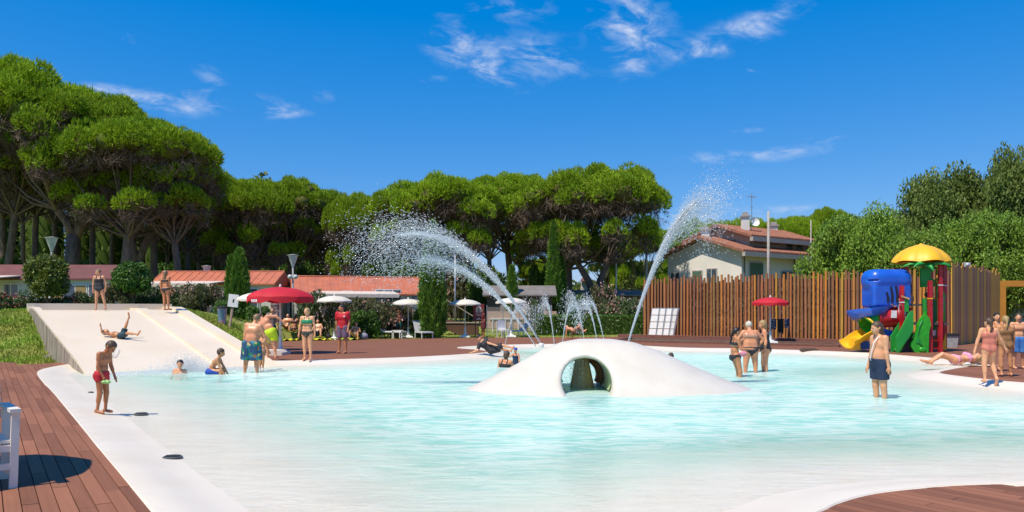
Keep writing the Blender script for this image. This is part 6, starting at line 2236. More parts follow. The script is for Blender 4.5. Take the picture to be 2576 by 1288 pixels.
    cap = ellip(P, head + hup * .016 * h * hs - hf * .010 * h, np.array([.054, .063, .062]) * h * hs, HB)
    line = hy * 1.0 - hz * .9 - .008 * h * hs           # keep hair behind and above the forehead line
    d = np.maximum(cap, line)
    d = np.maximum(d, -(hz + .045 * h * hs) if style != 'cap' else -(hz - .012 * h * hs))
    if style == 'short': d = np.maximum(d, -(hz + .02 * h * hs) - np.maximum(-hy, 0) * .8)
    if style == 'cap': d = np.maximum(cap - .002 * h, -(hz - .012 * h * hs))
    if style == 'long':
        d = smin(d, cone(P, head - hf * .03 * h * hs, neck - cf * .03 * h - cup * .04 * h, .048 * h * hs, .035 * h), .02 * h)
    if style == 'bob':
        d = smin(d, cone(P, head - hf * .022 * h * hs - hup * .01 * h, head - hf * .03 * h * hs - hup * .045 * h * hs, .05 * h * hs, .042 * h * hs), .02 * h)
    if style == 'bun':
        d = smin(d, ellip(P, head - hf * .055 * h * hs + hup * .035 * h * hs, np.array([.026, .026, .026]) * h * hs, HB), .01 * h)
    if style == 'pony':
        b0 = head - hf * .065 * h * hs + hup * .01 * h
        d = smin(d, cone(P, b0, b0 - hf * .015 * h - hup * .11 * h + cl * .012 * h, .020 * h, .015 * h), .015 * h)
        d = smin(d, cone(P, b0 - hf * .015 * h - hup * .10 * h + cl * .012 * h, b0 - hf * .005 * h - hup * .19 * h + cl * .03 * h, .016 * h, .009 * h), .01 * h)
    if style != 'cap':
        q_ = 2 * math.pi / (.030 * h)
        d = d + .0042 * h * (np.sin(hx * q_) * np.sin(hy * q_ * .8 + 1.3) * np.sin(hz * q_ * .5 + .4) + .5 * np.sin(hx * q_ * 2.1 + hz * q_))
    garment('hair' if style != 'cap' else 'cap', d, hm)
    if face:
        for s_ in (1, -1):
            p = head + hl * s_ * .019 * h * hs + hf * .052 * h * hs + hup * .006 * h * hs + off
            MB().ell(p, (.0062 * h * hs,) * 3, 6, 5).build('eye', M_eye, body_o, True)
        p = head + hf * .053 * h * hs - hup * .030 * h * hs + off
        MB().ell(p, (.015 * h * hs, .005 * h * hs, .0045 * h * hs), 8, 5, Matrix(((hl[0], hf[0], hup[0]), (hl[1], hf[1], hup[1]), (hl[2], hf[2], hup[2])))).build('mouth', M_lip, body_o, True)
    pt = {k_: (Vector(v_ + off) + Vector((x, y, gz))) for k_, v_ in dict(handL=aL[2] + aL[3] * .07 * h, handR=aR[2] + aR[3] * .07 * h, head=head, pel=pel, chest=chest, neck=neck, fL=fL[0], fR=fR[0], face=head + hf * .06 * h * hs).items()}
    pt['o'] = body_o
    return pt


def cloth(name, c, c2=None, **k):
    return mat(name, c, .75, col2=c2 or tuple(q * .75 for q in c), scale=k.pop('scale', 6), **k)


B_BLACK = cloth('swim_black', (.012, .012, .014), (.03, .03, .035)); B_RED = cloth('swim_red', (.55, .02, .03)); B_NAVY = cloth('swim_navy', (.012, .03, .075)); B_BLUE = cloth('swim_blue', (.015, .075, .40)); B_TEAL = cloth('swim_teal', (.012, .07, .085), (.02, .03, .05), scale=12)
B_LIME = cloth('swim_lime', (.55, .72, .01)); B_PURP = cloth('shorts_purple', (.12, .075, .13), (.2, .14, .2), scale=18); B_TSRED = cloth('shirt_red', (.58, .012, .025)); B_PINK = cloth('swim_pink', (.72, .26, .42), (.78, .42, .55), scale=25); B_GREEN = cloth('swim_green', (.02, .25, .11))
B_SKY = cloth('swim_sky_blue', (.06, .24, .55), (.02, .10, .36), scale=3); B_CORAL = cloth('swim_coral', (.60, .19, .13)); B_BRNZ = cloth('swim_bronze', (.30, .15, .055)); B_ORNG = cloth('swim_orange', (.56, .22, .06)); B_DKPAT = cloth('swim_dark_pattern', (.02, .02, .02), (.25, .2, .15), scale=22, contrast=(.55, .62)); B_MAROON = cloth('shirt_maroon', (.16, .03, .035)); B_TAN = cloth('trunks_tan', (.36, .21, .12)); B_WHITE = cloth('shirt_white', (.7, .7, .68)); B_GREY = cloth('shirt_greybrown', (.16, .10, .09), (.3, .22, .2), scale=14)


def floral():
    M = bpy.data.materials.new('swim_floral'); M.use_nodes = True
    N, L = M.node_tree.nodes, M.node_tree.links
    b = N['Principled BSDF']; b.inputs['Roughness'].default_value = .75
    tc = N.new('ShaderNodeTexCoord'); v = N.new('ShaderNodeTexVoronoi'); v.inputs['Scale'].default_value = 13; L.new(tc.outputs['Object'], v.inputs['Vector'])
    r = N.new('ShaderNodeValToRGB'); r.color_ramp.interpolation = 'CONSTANT'
    e = r.color_ramp.elements
    e[0].color = (.015, .07, .14, 1); e[1].position = .45; e[1].color = (.03, .22, .24, 1)
    for p, c in ((.62, (.02, .05, .16, 1)), (.76, (.36, .13, .06, 1)), (.84, (.5, .42, .15, 1)), (.92, (.03, .2, .1, 1))):
        q = e.new(p); q.color = c
    s = N.new('ShaderNodeSeparateColor'); L.new(v.outputs['Color'], s.inputs[0]); L.new(s.outputs[0], r.inputs[0]); L.new(r.outputs[0], b.inputs['Base Color'])
    return M


B_FLOR = floral()
DN = (0, 0, -1)


def wz(u, v, z=None):
    """a standing spot in the pool or on the deck seen at (u, v)"""
    zf = 0.0 if z is None else z
    for _ in range(12):
        x, y = W(u, v, zf)
        if not inpoly(np.array([[x, y]]), POOL)[0]: return x, y, 0.0
        zf = floor_z(x, y)
    return x, y, zf


def wade(u, v):
    """someone whose legs meet the water surface at (u, v): stands on the floor below"""
    x, y = W(u, v, WATER)
    return x, y, floor_z(x, y)


def group_of(t): return t


# boy in red trunks, looking down
x, y, z = wz(256, 1041)
hb = person('boy in red swim trunks looking down at the pool edge', x, y, z + .004, 1.16, SK_BRN, ('short', H_BRN), [('shorts', B_RED, .35, .006)], up=(.06, 0, 1), cup=(.16, 0, 1), fwd=(1, -.25, 0), hup=(.75, 0, .8), hfwd=(.75, -.2, -.75),
            LA=((.10, .12, -1), (.32, .05, -1)), RA=((-.03, -.16, -1), (.42, .08, -.95)), LL=((.10, .02, -1), (-.06, 0, -1)), RL=((.06, -.02, -1), (-.16, 0, -1)), child=True, vox=115)
m_ = MB().ell((0, 0, 0), (.045, .03, .03), 8, 6).ell((.06, 0, 0), (.045, .03, .03), 8, 6).tube([(-.05, 0, 0), (.03, .03, .03), (.11, 0, 0)], .008, 5)
tag(m_.build('swim_goggles', mat('green_goggles', (.35, .6, .2), .3), None, True, hb['handR'] + Vector((.0, -.03, -.02))), 'green swim goggles held by the boy in red trunks', 'goggles')
# clear diving mask below his face
m_ = MB().tube([(0, 0, 0), (.03, 0, -.015)], [.075, .078], 14, cap=False)
o = m_.build('diving_mask', mat('clear_silicone', (.7, .72, .72), .2, alpha=.45), None, True, hb['face'] + Vector((.02, 0, -.04)))
tag(o, 'clear diving mask hanging at the face of the boy in red trunks', 'mask')

# slide people
x, y, z = slide_hit(250, 775)
person('girl in a black one-piece swimsuit standing at the top of the slide', x, y, z, 1.58, SK_FAIR, ('bun', H_LBR), [('onepiece', B_BLACK)], up=(-.03, 0, 1), fwd=(.15, -1, 0), hfwd=(-.8, -.6, 0), hup=(-.12, 0, 1),
       LA=((.32, .1, -1), (-.05, -.1, -1)), RA=((-.22, .05, -1), (.0, -.1, -1)), LL=((.22, 0, -1), (.20, 0, -1)), RL=((-.08, 0, -1), (-.03, 0, -1)), vox=95)
x, y, z = slide_hit(417, 789)
person('woman in a black bikini standing on the right rim of the slide', x, y, z + .13, 1.58, SK_TAN, ('long', H_LBR), [('top', B_BLACK), ('brief', B_BLACK)], fwd=(.35, 1, 0), up=(-.02, 0, 1), LA=((-.25, -.05, -1), (.25, -.2, -1)), RA=((.1, .05, -1), (.0, .3, -.8)), LL=((.02, 0, -1), (.04, 0, -1)), RL=((.1, 0, -1), (.02, 0, -1)), face=False)
x, y, z = slide_hit(305, 852)
person('child in dark teal shorts sliding down on the back with legs in the air', x, y, z - .02, 1.30, SK_OLV, ('short', H_BRN), [('shorts', B_TEAL, .75, .02)], up=(-.85, .15, .28), cup=(-.9, .1, .1), fwd=(.3, -.15, .9), hup=(-1, 0, .25), hfwd=(-.1, -.2, 1),
       LA=((.3, -.6, -.5), (.9, -.4, -.1)), RA=((-.5, -.5, .2), (-.15, -.1, 1)), LL=((.3, .1, 1), (.25, .2, 1)), RL=((.8, -.1, .25), (1, -.1, -.12)), child=True, LF=(-.2, 0, 1), RF=(.5, 0, .9))
# splash boy and crouching boy at the foot of the slide
x, y, z = wade(447, 940)
person('dark haired boy in the spray at the foot of the slide', x, y, -.55, 1.30, SK_FAIR, ('short', H_BLK), [('shorts', B_NAVY, .6, .012)], fwd=(.3, -1, 0), up=(.1, .15, 1), hup=(.05, -.1, 1), LA=((.3, -.2, -1), (0, -.5, -.8)), RA=((-.45, -.1, -1), (-.3, -.2, -1)), LL=((.3, -1, .1), (.2, -.9, -.4)), RL=((-.3, -1, .1), (-.2, -.9, -.4)), child=True)
x, y, z = wade(530, 941)
person('boy in blue shorts crouching at the foot of the slide', x, y, -.40, 1.35, SK_OLV, ('short', H_BRN), [('shorts', B_BLUE, .8, .014)], fwd=(1, .15, 0), up=(.35, 0, 1), cup=(.75, 0, 1), hup=(.25, .1, 1), hfwd=(.8, .5, 0), LA=((.5, .1, -1), (.6, 0, -1)), RA=((.45, -.1, -1), (.65, -.1, -1)),
       LL=((.95, .25, .15), (-.25, 0, -1)), RL=((.95, -.15, .1), (-.3, 0, -1)), child=True, face=False)
# man in floral shorts
x, y, z = wade(633, 937)
person('man in blue floral swim shorts seen from behind in the shallows', x, y, z, 1.80, SK_RED, ('short', H_LBR), [('shorts', B_FLOR, .98, .032)], fwd=(.1, 1, 0), up=(.06, 0, 1), cup=(.1, .1, 1), hup=(.3, .5, 1), fat=1.12, LA=((-.22, .05, -1), (-.05, .1, -1)), RA=((.35, .1, -.9), (.5, .4, -.6)), LL=((-.14, 0, -1), (-.12, 0, -1)), RL=((.1, 0, -1), (.06, 0, -1)), face=False, vox=100)
# child beside him and bending person in lime shorts
x, y, z = wade(658, 927)
person('small child in tan trunks standing close to the floral shorts', x, y, z, 1.12, SK_OLV, ('short', H_LBR), [('shorts', B_TAN, .45, .008)], fwd=(-.3, 1, 0), up=(.0, .1, 1), cup=(-.1, .25, 1), hup=(0, .4, 1), LA=((-.3, .2, -1), (-.2, .5, -.6)), RA=((.2, .3, -1), (.3, .3, -1)), child=True, face=False)
x, y, z = wade(680, 916)
person('person in lime yellow shorts bending and reaching for the parasol pole', x, y, z, 1.66, SK_RED, ('short', H_BRN), [('shorts', B_LIME, .72, .016)], fwd=(.1, 1, 0), up=(-.35, .15, 1), cup=(-.75, .35, .75), hup=(-.6, .5, .5), LA=((-.3, .3, -1), (.2, .3, -1)), RA=((1, .1, .05), (.75, .1, -.6)), LL=((-.05, 0, -1), (.05, 0, -1)), RL=((.10, .1, -1), (.14, -.1, -1)), face=False)
# woman in the green bikini
x, y, z = wade(773, 915)
person('woman with short blond hair in a green and black bikini by the pool edge', x, y, z, 1.66, SK_FAIR, ('bob', H_BLD), [('top', B_GREEN), ('brief', B_DKPAT)], fwd=(-.1, -1, 0), hfwd=(-.45, -1, -.15), fat=1.08, bust=1, LA=((.24, .05, -1), (.02, -.05, -1)), RA=((-.26, .05, -1), (-.12, -.05, -1)), LL=((.04, 0, -1), (.03, 0, -1)), RL=((-.02, 0, -1), (.03, 0, -1)), vox=100)
# lifeguard
x, y = W(862, 889)
lg = person('man in a red shirt and purple shorts standing on the deck', x, y, 0.0, 1.80, SK_TAN, ('short', H_BLK), [('tshirt', B_TSRED), ('shorts', B_PURP, .8, .02)], fwd=(-.15, -1, 0), hfwd=(-.8, -.6, .1), up=(.0, 0, 1), hup=(-.15, 0, 1), LA=((.22, .1, -1), (-.1, -.4, -1)), RA=((-.16, .05, -1), (-.03, -.05, -1)), LL=((.05, 0, -1), (.02, 0, -1)), RL=((-.06, 0, -1), (-.03, 0, -1)), vox=100)
MB().ell(lg['chest'] + Vector((.09, -.155, .03)) - Vector(lg['o'].location), (.035, .008, .035), 10, 6).build('chest_emblem', M_plw, lg['o'], True)
# sitters on the grass behind the deck
sit = dict(LL=((.35, -.8, .55), (.1, -.45, -.9)), RL=((-.35, -.8, .55), (-.1, -.45, -.9)), LA=((.4, -.4, -.8), (-.2, -.9, .2)), RA=((-.4, -.4, -.8), (.2, -.9, .2)))
def away(d): return {k_: tuple((a[0], -a[1], a[2]) for a in v_) for k_, v_ in d.items()}
for (u, Y, H, sk, hr, cl_, kw, lab) in (
    (682, 34.5, 1.70, SK_FAIR, ('short', H_BRN), [('tshirt', B_GREY), ('shorts', B_NAVY, .7)], dict(up=(.1, 0, 1)), 'brown haired person standing behind the person in lime shorts'),
    (694, 41.5, 1.70, SK_OLV, ('bun', H_BLK), [('tshirt', B_GREY), ('shorts', B_GREY, .8)], dict(), 'dark haired person in a patterned shirt behind the red parasol pole')):
    person(lab, PX(u, Y), Y, 0 if Y < 41 else float(ground_z(PX(u, Y), Y)) + .03, H, sk, hr, cl_, vox=60, fing=False, **kw)
for (u, Y, H, sk, hr, cl_, kw, lab) in (
    (738, 41.8, 1.7, SK_BRN, ('long', H_BLK), [('brief', B_DKPAT), ('top', B_BLACK)], dict(fwd=(.4, 1, 0), up=(.1, .2, 1), **away(sit)), 'dark haired sunbather sitting with her back turned left of the blond woman'),
    (722, 42.2, 1.6, SK_FAIR, ('long', H_BRN), [('top', B_ORNG), ('brief', B_ORNG)], dict(up=(0, .3, 1), **sit), 'sunbather in orange sitting on the grass behind the red parasol pole'),
    (800, 42.4, 1.65, SK_FAIR, ('short', H_BLK), [('shorts', B_NAVY, .7)], dict(up=(-.1, .35, 1), **sit), 'person in navy shorts sitting on the grass right of the blond woman'),
    (893, 42.9, 1.6, SK_OLV, ('long', H_BRN), [('onepiece', B_TAN)], dict(up=(.05, .3, 1), fwd=(.5, -1, 0), **sit), 'long haired sunbather sitting right of the man in the red shirt'),
    (1088, 46.6, 1.25, SK_RED, ('short', H_BRN), [('shorts', B_RED, .6)], dict(up=(0, .05, 1), LL=((.2, -.4, -.9), (.0, .2, -1)), RL=((-.2, -.4, -.9), (0, .2, -1))), 'child in red swim shorts at the foot of the tall cypress'),
    (1003, 47.2, 1.62, SK_RED, ('short', H_BRN), [('tshirt', cloth('top_salmon', (.5, .16, .11))), ('shorts', cloth('skirt_teal', (.03, .25, .24)), .7)], dict(), 'person in salmon top and teal shorts behind the slatted side table'),
    (1216, 46.6, 1.65, SK_BRN, ('long', H_BLK), [('tshirt', B_MAROON), ('shorts', B_MAROON, .95, .03)], dict(fwd=(-1, -.2, 0)), 'person in maroon clothes standing right of the maroon sign'),
    (1447, 43.5, 1.6, SK_RED, ('short', H_BRN), [('shorts', B_TAN, .5)], dict(up=(-.6, .6, .25), fwd=(.3, -.3, 1), LL=((.5, -.3, .9), (.6, 0, -.9)), RL=((.7, -.3, .75), (.6, 0, -.9))), 'sunbather lying with bent knees behind the dome'),
):
    person(lab, PX(u, Y), Y, max(0.0, float(ground_z(PX(u, Y), Y))) + .01, H, sk, hr, cl_, vox=60, fing=False, child=('child' in lab), **kw)
# person in black resting on the deck tongue
x, y = W(1237, 890)
person('person in black shirt and cap lying at the rim behind the pool', x, y, .0, 1.55, SK_FAIR, ('cap', B_BLACK), [('tshirt', B_BLACK), ('shorts', B_BLACK, .95, .02)], up=(-.85, .1, .5), cup=(-.7, 0, .7), fwd=(.2, -.9, .5), hup=(-.6, 0, .8), hfwd=(-.7, -.5, .1), LA=((.4, -.6, -.5), (.8, -.3, -.2)), RA=((-.3, -.4, -.8), (-.6, -.2, -.2)), LL=((1, -.1, .25), (1, 0, -.25)), RL=((1, .15, .2), (1, 0, -.2)), vox=80)
# woman and child in the water left of the dome
x, y, z = wade(1268, 924)
person('brown haired woman sitting in the water with her back turned', x, y, -.72, 1.66, SK_RED, ('bob', H_BRN), [('onepiece', B_BLACK)], fwd=(.5, 1, 0), up=(.1, 0, 1), hup=(.15, .15, 1), LA=((-.3, .2, -1), (.3, .6, -.6)), RA=((.35, .3, -.8), (.6, .6, .2)), LL=((-.3, .9, .3), (0, .3, -1)), RL=((.4, .8, .3), (.1, .3, -1)), face=False)
x, y, z = wade(1297, 917)
person('small child in a blue swim cap held by the woman in the water', x, y, -.55, .95, SK_RED, ('cap', B_BLUE), [('onepiece', B_NAVY)], fwd=(-.5, -1, 0), LA=((.3, -.2, -1), (0, -.4, -1)), RA=((-.6, .0, -.4), (-.9, 0, .2)), child=True, vox=70)
# swimmers right of the dome
for (u, v, H, hr, lab, sk) in ((1688, 915, 1.3, ('short', H_BRN), 'brown haired child standing deep in the water right of the dome', SK_RED), (1657, 906, 1.2, ('short', H_LBR), 'light haired swimmer low in the water behind the dome slope', SK_FAIR), (1637, 898, 1.2, ('short', H_BLK), 'black haired swimmer furthest left behind the dome slope', SK_TAN)):
    x, y = W(u, v + 6, WATER)
    person(lab, x, y, WATER - H * .72, H, sk, hr, [('shorts', B_NAVY, .6)], fwd=(.3, 1, 0), face=False, child=True, vox=70)
# three women
x, y, z = wade(1850, 948)
person('dark haired woman in a black bikini bending forward left of the group', x, y, z, 1.55, SK_TAN, ('pony', H_BLK), [('brief', B_BLACK), ('top', B_BLACK)], fwd=(1, .2, 0), up=(-.12, 0, 1), cup=(.05, 0, 1), hup=(.15, 0, 1), LA=((.3, .25, -.9), (.7, .1, .7)), RA=((.25, -.1, -1), (1, 0, .0)), LL=((.3, .05, -1), (.08, 0, -1)), RL=((.22, -.05, -1), (.05, 0, -1)), fat=.98, face=False)
tag(MB().ell((0, 0, 0), (.085, .05, .075), 14, 10).ell((0, -.02, .01), (.10, .035, .03), 12, 8).build('pink_toy', mat('pink_toy', (.65, .12, .18), .4, col2=(.75, .3, .35), scale=8), None, True, (PX(1862, y - .1), y - .35, PZ(888, y))), 'pink bath toy held between two women in the pool', 'toy')
x, y, z = wade(1888, 937)
person('grey haired woman with hands on hips seen from behind in the group of three', x, y, z, 1.68, SK_RED, ('short', H_GRY), [('brief', B_BLACK, .05), ('top', SK_RED and cloth('strap_beige', (.50, .26, .17)))], fwd=(0, 1, 0), cup=(0, .2, 1), hup=(0, .5, 1), fat=1.3, LA=((-.75, -.05, -.8), (.55, .1, -.8)), RA=((.75, -.05, -.8), (-.55, .1, -.8)), LL=((-.12, 0, -1), (-.04, 0, -1)), RL=((.12, 0, -1), (.04, 0, -1)), face=False)
x, y, z = wade(1925, 934)
person('curly blond woman in a black one-piece swimsuit right of the group', x, y, z, 1.66, SK_RED, ('bob', H_BLD), [('onepiece', B_BLACK)], fwd=(-1, .25, 0), cup=(-.1, 0, 1), hup=(-.15, 0, 1), fat=1.2, bust=1.1, LA=((.05, -.25, -1), (-.15, -.1, -1)), RA=((-.1, .2, -1), (-.3, .1, -1)), LL=((-.02, -.08, -1), (.04, 0, -1)), RL=((-.1, .08, -1), (.02, 0, -1)))
# man in navy trunks
x, y, z = wade(2213, 1001)
mn = person('man with long dark hair in navy trunks standing in the pool', x, y, z, 1.72, SK_FAIR, ('long', H_BRN), [('shorts', B_NAVY, .72, .012)], fwd=(-1, -.2, 0), up=(.06, 0, 1), cup=(-.06, 0, 1), hup=(-.2, 0, 1), hfwd=(-1, -.1, -.35), fat=1.12, LA=((.0, -.18, -1), (.12, -.08, -1)), RA=((-.05, .12, -1), (-.28, .0, -1)), LL=((.02, -.05, -1), (.08, 0, -1)), RL=((-.02, .08, -1), (.06, 0, -1)), vox=110)
h_ = mn['chest']; n0_ = mn['neck']
tag(MB().tube([n0_ + Vector((.02, -.085, .0)), n0_ + Vector((-.06, -.09, -.02)), h_ + Vector((-.15, -.09, .04)), h_ + Vector((-.185, -.08, -.1)), h_ + Vector((-.215, -.07, -.27)), h_ + Vector((-.19, -.06, -.30))], .011, 6).build('white_strap', M_plw, None, True), 'white strap hanging from the neck of the man in navy trunks', 'strap')
# sunbather on a towel
x, y = W(2398, 921)
tw_ = MB()
for i in range(13):
    for j in (0, 1):
        f_ = i / 12
        tw_.v.append((-.9 + 2.0 * f_, -.36 + .72 * j, .008 + .006 * math.sin(i * 2 + j)))
tw_.f = [(2 * i, 2 * i + 2, 2 * i + 3, 2 * i + 1) for i in range(12)]
tag(tw_.build('towel', mat('beige_towel', (.72, .60, .42), .95, scale=20, bump=.3), None, True, (x + .05, y + .05, .02)), 'beige towel spread under the sunbather in pink', 'towel')
person('woman in a pink bikini lying on a towel at the pool rim', x + .05, y, .035, 1.68, SK_FAIR, ('long', H_BLD), [('top', B_PINK), ('brief', B_PINK)], up=(1, .1, .05), fwd=(-.05, -.12, 1), cup=(1, .05, .14), hup=(1, -.1, -.12), hfwd=(-.1, 0, 1), bust=1.05, LA=((.1, .6, -.35), (.9, .3, -.1)), RA=((-.4, -.5, -.3), (-.7, -.5, -.25)), LL=((-.9, .12, .36), (-.85, .0, -.62)), RL=((-.92, -.1, .20), (-.92, 0, -.46)), LF=(-.7, 0, .3), RF=(-.7, 0, .3), vox=100)
# children at the right
x, y, z = wz(2488, 976)
person('girl with a long dark ponytail in a coral swimsuit walking away', x, y, z, 1.42, SK_FAIR, ('pony', H_BRN), [('onepiece', B_CORAL)], fwd=(.1, 1, 0), up=(.02, .05, 1), hfwd=(-.3, 1, 0), LA=((-.35, .1, -1), (-.28, .0, -1)), RA=((.5, .05, -.9), (.5, .1, -.8)), LL=((-.05, .05, -1), (.02, -.05, -1)), RL=((.08, .12, -1), (.06, -.35, -.95)), RF=(.1, .5, -.8), vox=110, face=False)
x, y = W(2530, 947)
person('blond girl with a braid in a bronze swimsuit standing on the deck', x, y, 0, 1.45, SK_OLV, ('pony', H_BLD), [('onepiece', B_BRNZ)], fwd=(.15, 1, 0), LA=((-.2, .1, -1), (-.05, .1, -1)), RA=((.2, .1, -1), (.05, .1, -1)), LL=((-.1, .0, -1), (-.03, -.1, -1)), RL=((.08, 0, -1), (.05, 0, -1)), vox=95, face=False)
x, y = W(2507, 934)
person('dark haired girl in an orange swimsuit facing the camera', x, y, 0, 1.50, SK_FAIR, ('long', H_BLK), [('onepiece', B_ORNG)], fwd=(-.1, -1, 0), LA=((.2, .05, -1), (.05, -.1, -1)), RA=((-.3, .05, -1), (-.05, -.3, -1)), LL=((.06, -.05, -1), (.0, .25, -1)), RL=((-.05, 0, -1), (0, 0, -1)), vox=95)
x, y = W(2562, 928)
person('boy in bright blue swim shorts facing the camera at the right edge', x, y, 0, 1.50, SK_FAIR, ('short', H_BRN), [('shorts', B_SKY, .92, .03)], fwd=(-.2, -1, 0), hfwd=(-.5, -1, -.2), LA=((.22, .05, -1), (.05, -.05, -1)), RA=((-.22, .05, -1), (-.05, -.1, -1)), LL=((.1, 0, -1), (.04, .05, -1)), RL=((-.1, -.05, -1), (-.02, .05, -1)), vox=95)
# child on the playground
person('child in a white top climbing the playground ramp', PX(2268, 30.35), 30.35, 1.02, 1.05, SK_FAIR, ('short', H_BRN), [('tshirt', B_WHITE), ('shorts', B_WHITE, .6)], fwd=(-.6, -1, 0), up=(-.2, 0, 1), LA=((-.2, -.4, -.6), (-.5, -.4, .3)), RA=((-.5, -.3, -.5), (-.6, -.3, .3)), LL=((.1, -.3, -1), (.2, .0, -1)), RL=((-.1, -.5, -1), (.2, .1, -1)), child=True, vox=70)

# flip flops of the man in red, bags and towels on the lawn edge
x, y = W(862, 889)
M_bagb = cloth('bag_navy', (.03, .035, .07)); M_bagg = cloth('bag_grey', (.28, .28, .33))
for (u, Y, s_, m2, lab) in ((880, 42.8, .30, M_bagb, 'navy beach bag right of the man in the red shirt'), (916, 43.2, .32, M_bagg, 'pale grey beach bag at the right end of the sunbathers'), (826, 42.6, .24, B_BLACK, 'black bag beside the nearest cream parasol'), (757, 41.8, .3, B_DKPAT, 'dark patterned bag left of the blond woman')):
    m_ = MB()
    m_.ell((0, 0, s_ * .55), (s_ * .7, s_ * .45, s_ * .6), 10, 7).tube([(-s_ * .3, 0, s_ * .95), (0, 0, s_ * 1.5), (s_ * .3, 0, s_ * .95)], .02, 6)
    tag(m_.build('beach_bag', m2, None, True, (PX(u, Y), Y, max(0, float(ground_z(PX(u, Y), Y))))), lab, 'bag', 'bags on the lawn edge')
M_ylw = cloth('towel_yellow', (.68, .62, .02)); M_lim = cloth('towel_lime', (.45, .6, .05))
for (u, Y, w_, m2, lab) in ((808, 42.0, 1.0, M_ylw, 'yellow towel on the grass right of the blond woman'), (872, 42.5, 1.2, M_lim, 'lime towel behind the man in the red shirt'), (726, 41.4, .9, M_ylw, 'yellow towel behind the red parasol pole'), (822, 42.9, .9, B_WHITE, 'crumpled white towel beside the nearest cream parasol')):
    m_ = MB()
    for i in range(9):
        for j in range(4): m_.v.append((-w_ / 2 + w_ * i / 8, -.4 + .8 * j / 3, .04 + .05 * math.sin(i * 1.9 + j * 2.1)))
    m_.f = [(i * 4 + j, (i + 1) * 4 + j, (i + 1) * 4 + j + 1, i * 4 + j + 1) for i in range(8) for j in range(3)]
    tag(m_.build('towel', m2, None, True, (PX(u, Y), Y, .03)), lab, 'towel', 'towels on the lawn edge')

# ------------------------------------------------------------------ water jets
def spray_material(name, a):
    M = bpy.data.materials.new(name); M.use_nodes = True
    N, L = M.node_tree.nodes, M.node_tree.links
    N.clear(); out = N.new('ShaderNodeOutputMaterial')
    d = N.new('ShaderNodeBsdfDiffuse'); d.inputs['Color'].default_value = (.86, .9, .92, 1)
    t2 = N.new('ShaderNodeBsdfTranslucent'); t2.inputs['Color'].default_value = (.86, .9, .92, 1)
    g = N.new('ShaderNodeBsdfGlossy'); g.inputs['Roughness'].default_value = .12
    t = N.new('ShaderNodeBsdfTransparent')
    m0 = N.new('ShaderNodeMixShader'); m0.inputs[0].default_value = .45; L.new(d.outputs[0], m0.inputs[1]); L.new(t2.outputs[0], m0.inputs[2])
    m1 = N.new('ShaderNodeMixShader'); m1.inputs[0].default_value = .2; L.new(m0.outputs[0], m1.inputs[1]); L.new(g.outputs[0], m1.inputs[2])
    m2 = N.new('ShaderNodeMixShader'); m2.inputs[0].default_value = a; L.new(t.outputs[0], m2.inputs[1]); L.new(m1.outputs[0], m2.inputs[2])
    L.new(m2.outputs[0], out.inputs['Surface'])
    return M


M_drop = spray_material('spray_drops', .46)
M_jet = spray_material('jet_core', .24)
OCT = np.array([(1, 0, 0), (-1, 0, 0), (0, 1, 0), (0, -1, 0), (0, 0, 1), (0, 0, -1)], float)
OCF = np.array([(0, 2, 4), (2, 1, 4), (1, 3, 4), (3, 0, 4), (2, 0, 5), (1, 2, 5), (3, 1, 5), (0, 3, 5)])


def drops_mesh(name, P, r, vel=None, stretch=1.0):
    n_ = len(P)
    D = np.repeat(OCT[None], n_, 0) * r[:, None, None]
    if vel is not None:
        d = unit(vel)
        D = D + d[:, None, :] * ((D @ d[:, :, None]) * (stretch - 1))
    V = (P[:, None, :] + D).reshape(-1, 3)
    F = (OCF[None] + 6 * np.arange(n_)[:, None, None]).reshape(-1, 3)
    return np_mesh(name, V, F, M_drop)


G9 = 9.81


def jet(name, p0, v0, label, n_drops, tmax, core_t, r0, spread, seed, r_drop=(.003, .0072), dens_pow=1.0, strands=5, back=0.0):
    g = np.random.default_rng(seed)
    p0 = np.array(p0, float); v0 = np.array(v0, float)
    pos = lambda t, v: p0 + v * t[:, None] + np.array([0, 0, -.5 * G9]) * (t ** 2)[:, None]
    e = tag(empty(name, tuple(p0)), label, 'water jet', 'water jets')
    # coherent streams near the nozzle
    ts = np.linspace(0, core_t, 16)
    m_ = MB()
    for k in range(strands):
        v = v0 + g.normal(0, spread * .35, 3) * (0 if k == 0 else 1)
        q = pos(ts, v) - p0
        m_.tube([tuple(a) for a in q], [r0 * (1 + .5 * f) * (1 if k == 0 else .55) * (1 - .75 * max(0, f - .6) / .4) for f in ts / core_t], 7)
    o = m_.build('stream', M_jet, e, True)
    t = tmax * g.beta(1.5, 1.5, n_drops) ** dens_pow
    f = t / tmax
    v = v0[None] * (1 + g.normal(0, .03 + .045 * spread, (n_drops, 1)) - back * g.random((n_drops, 1)) ** 2 * f[:, None]) + g.normal(0, spread, (n_drops, 3)) * (.25 + .9 * f[:, None])
    P = pos(t, v) - p0
    ok_ = P[:, 2] + p0[2] > WATER
    P = P[ok_]; v = v[ok_]; t = t[ok_]
    r = g.uniform(*r_drop, len(P)) * (1 + .5 * g.random(len(P)) ** 4)
    vel = v + np.array([0, 0, -G9]) * t[:, None]
    o = link('droplets', drops_mesh('droplets', P, r, vel, 3.2), e); o['kind'] = 'stuff'
    return e


def vel_for(dx, dz):
    """launch speed for an apex dx along and dz up from the nozzle"""
    vz = math.sqrt(2 * G9 * dz); return dx / (vz / G9), vz


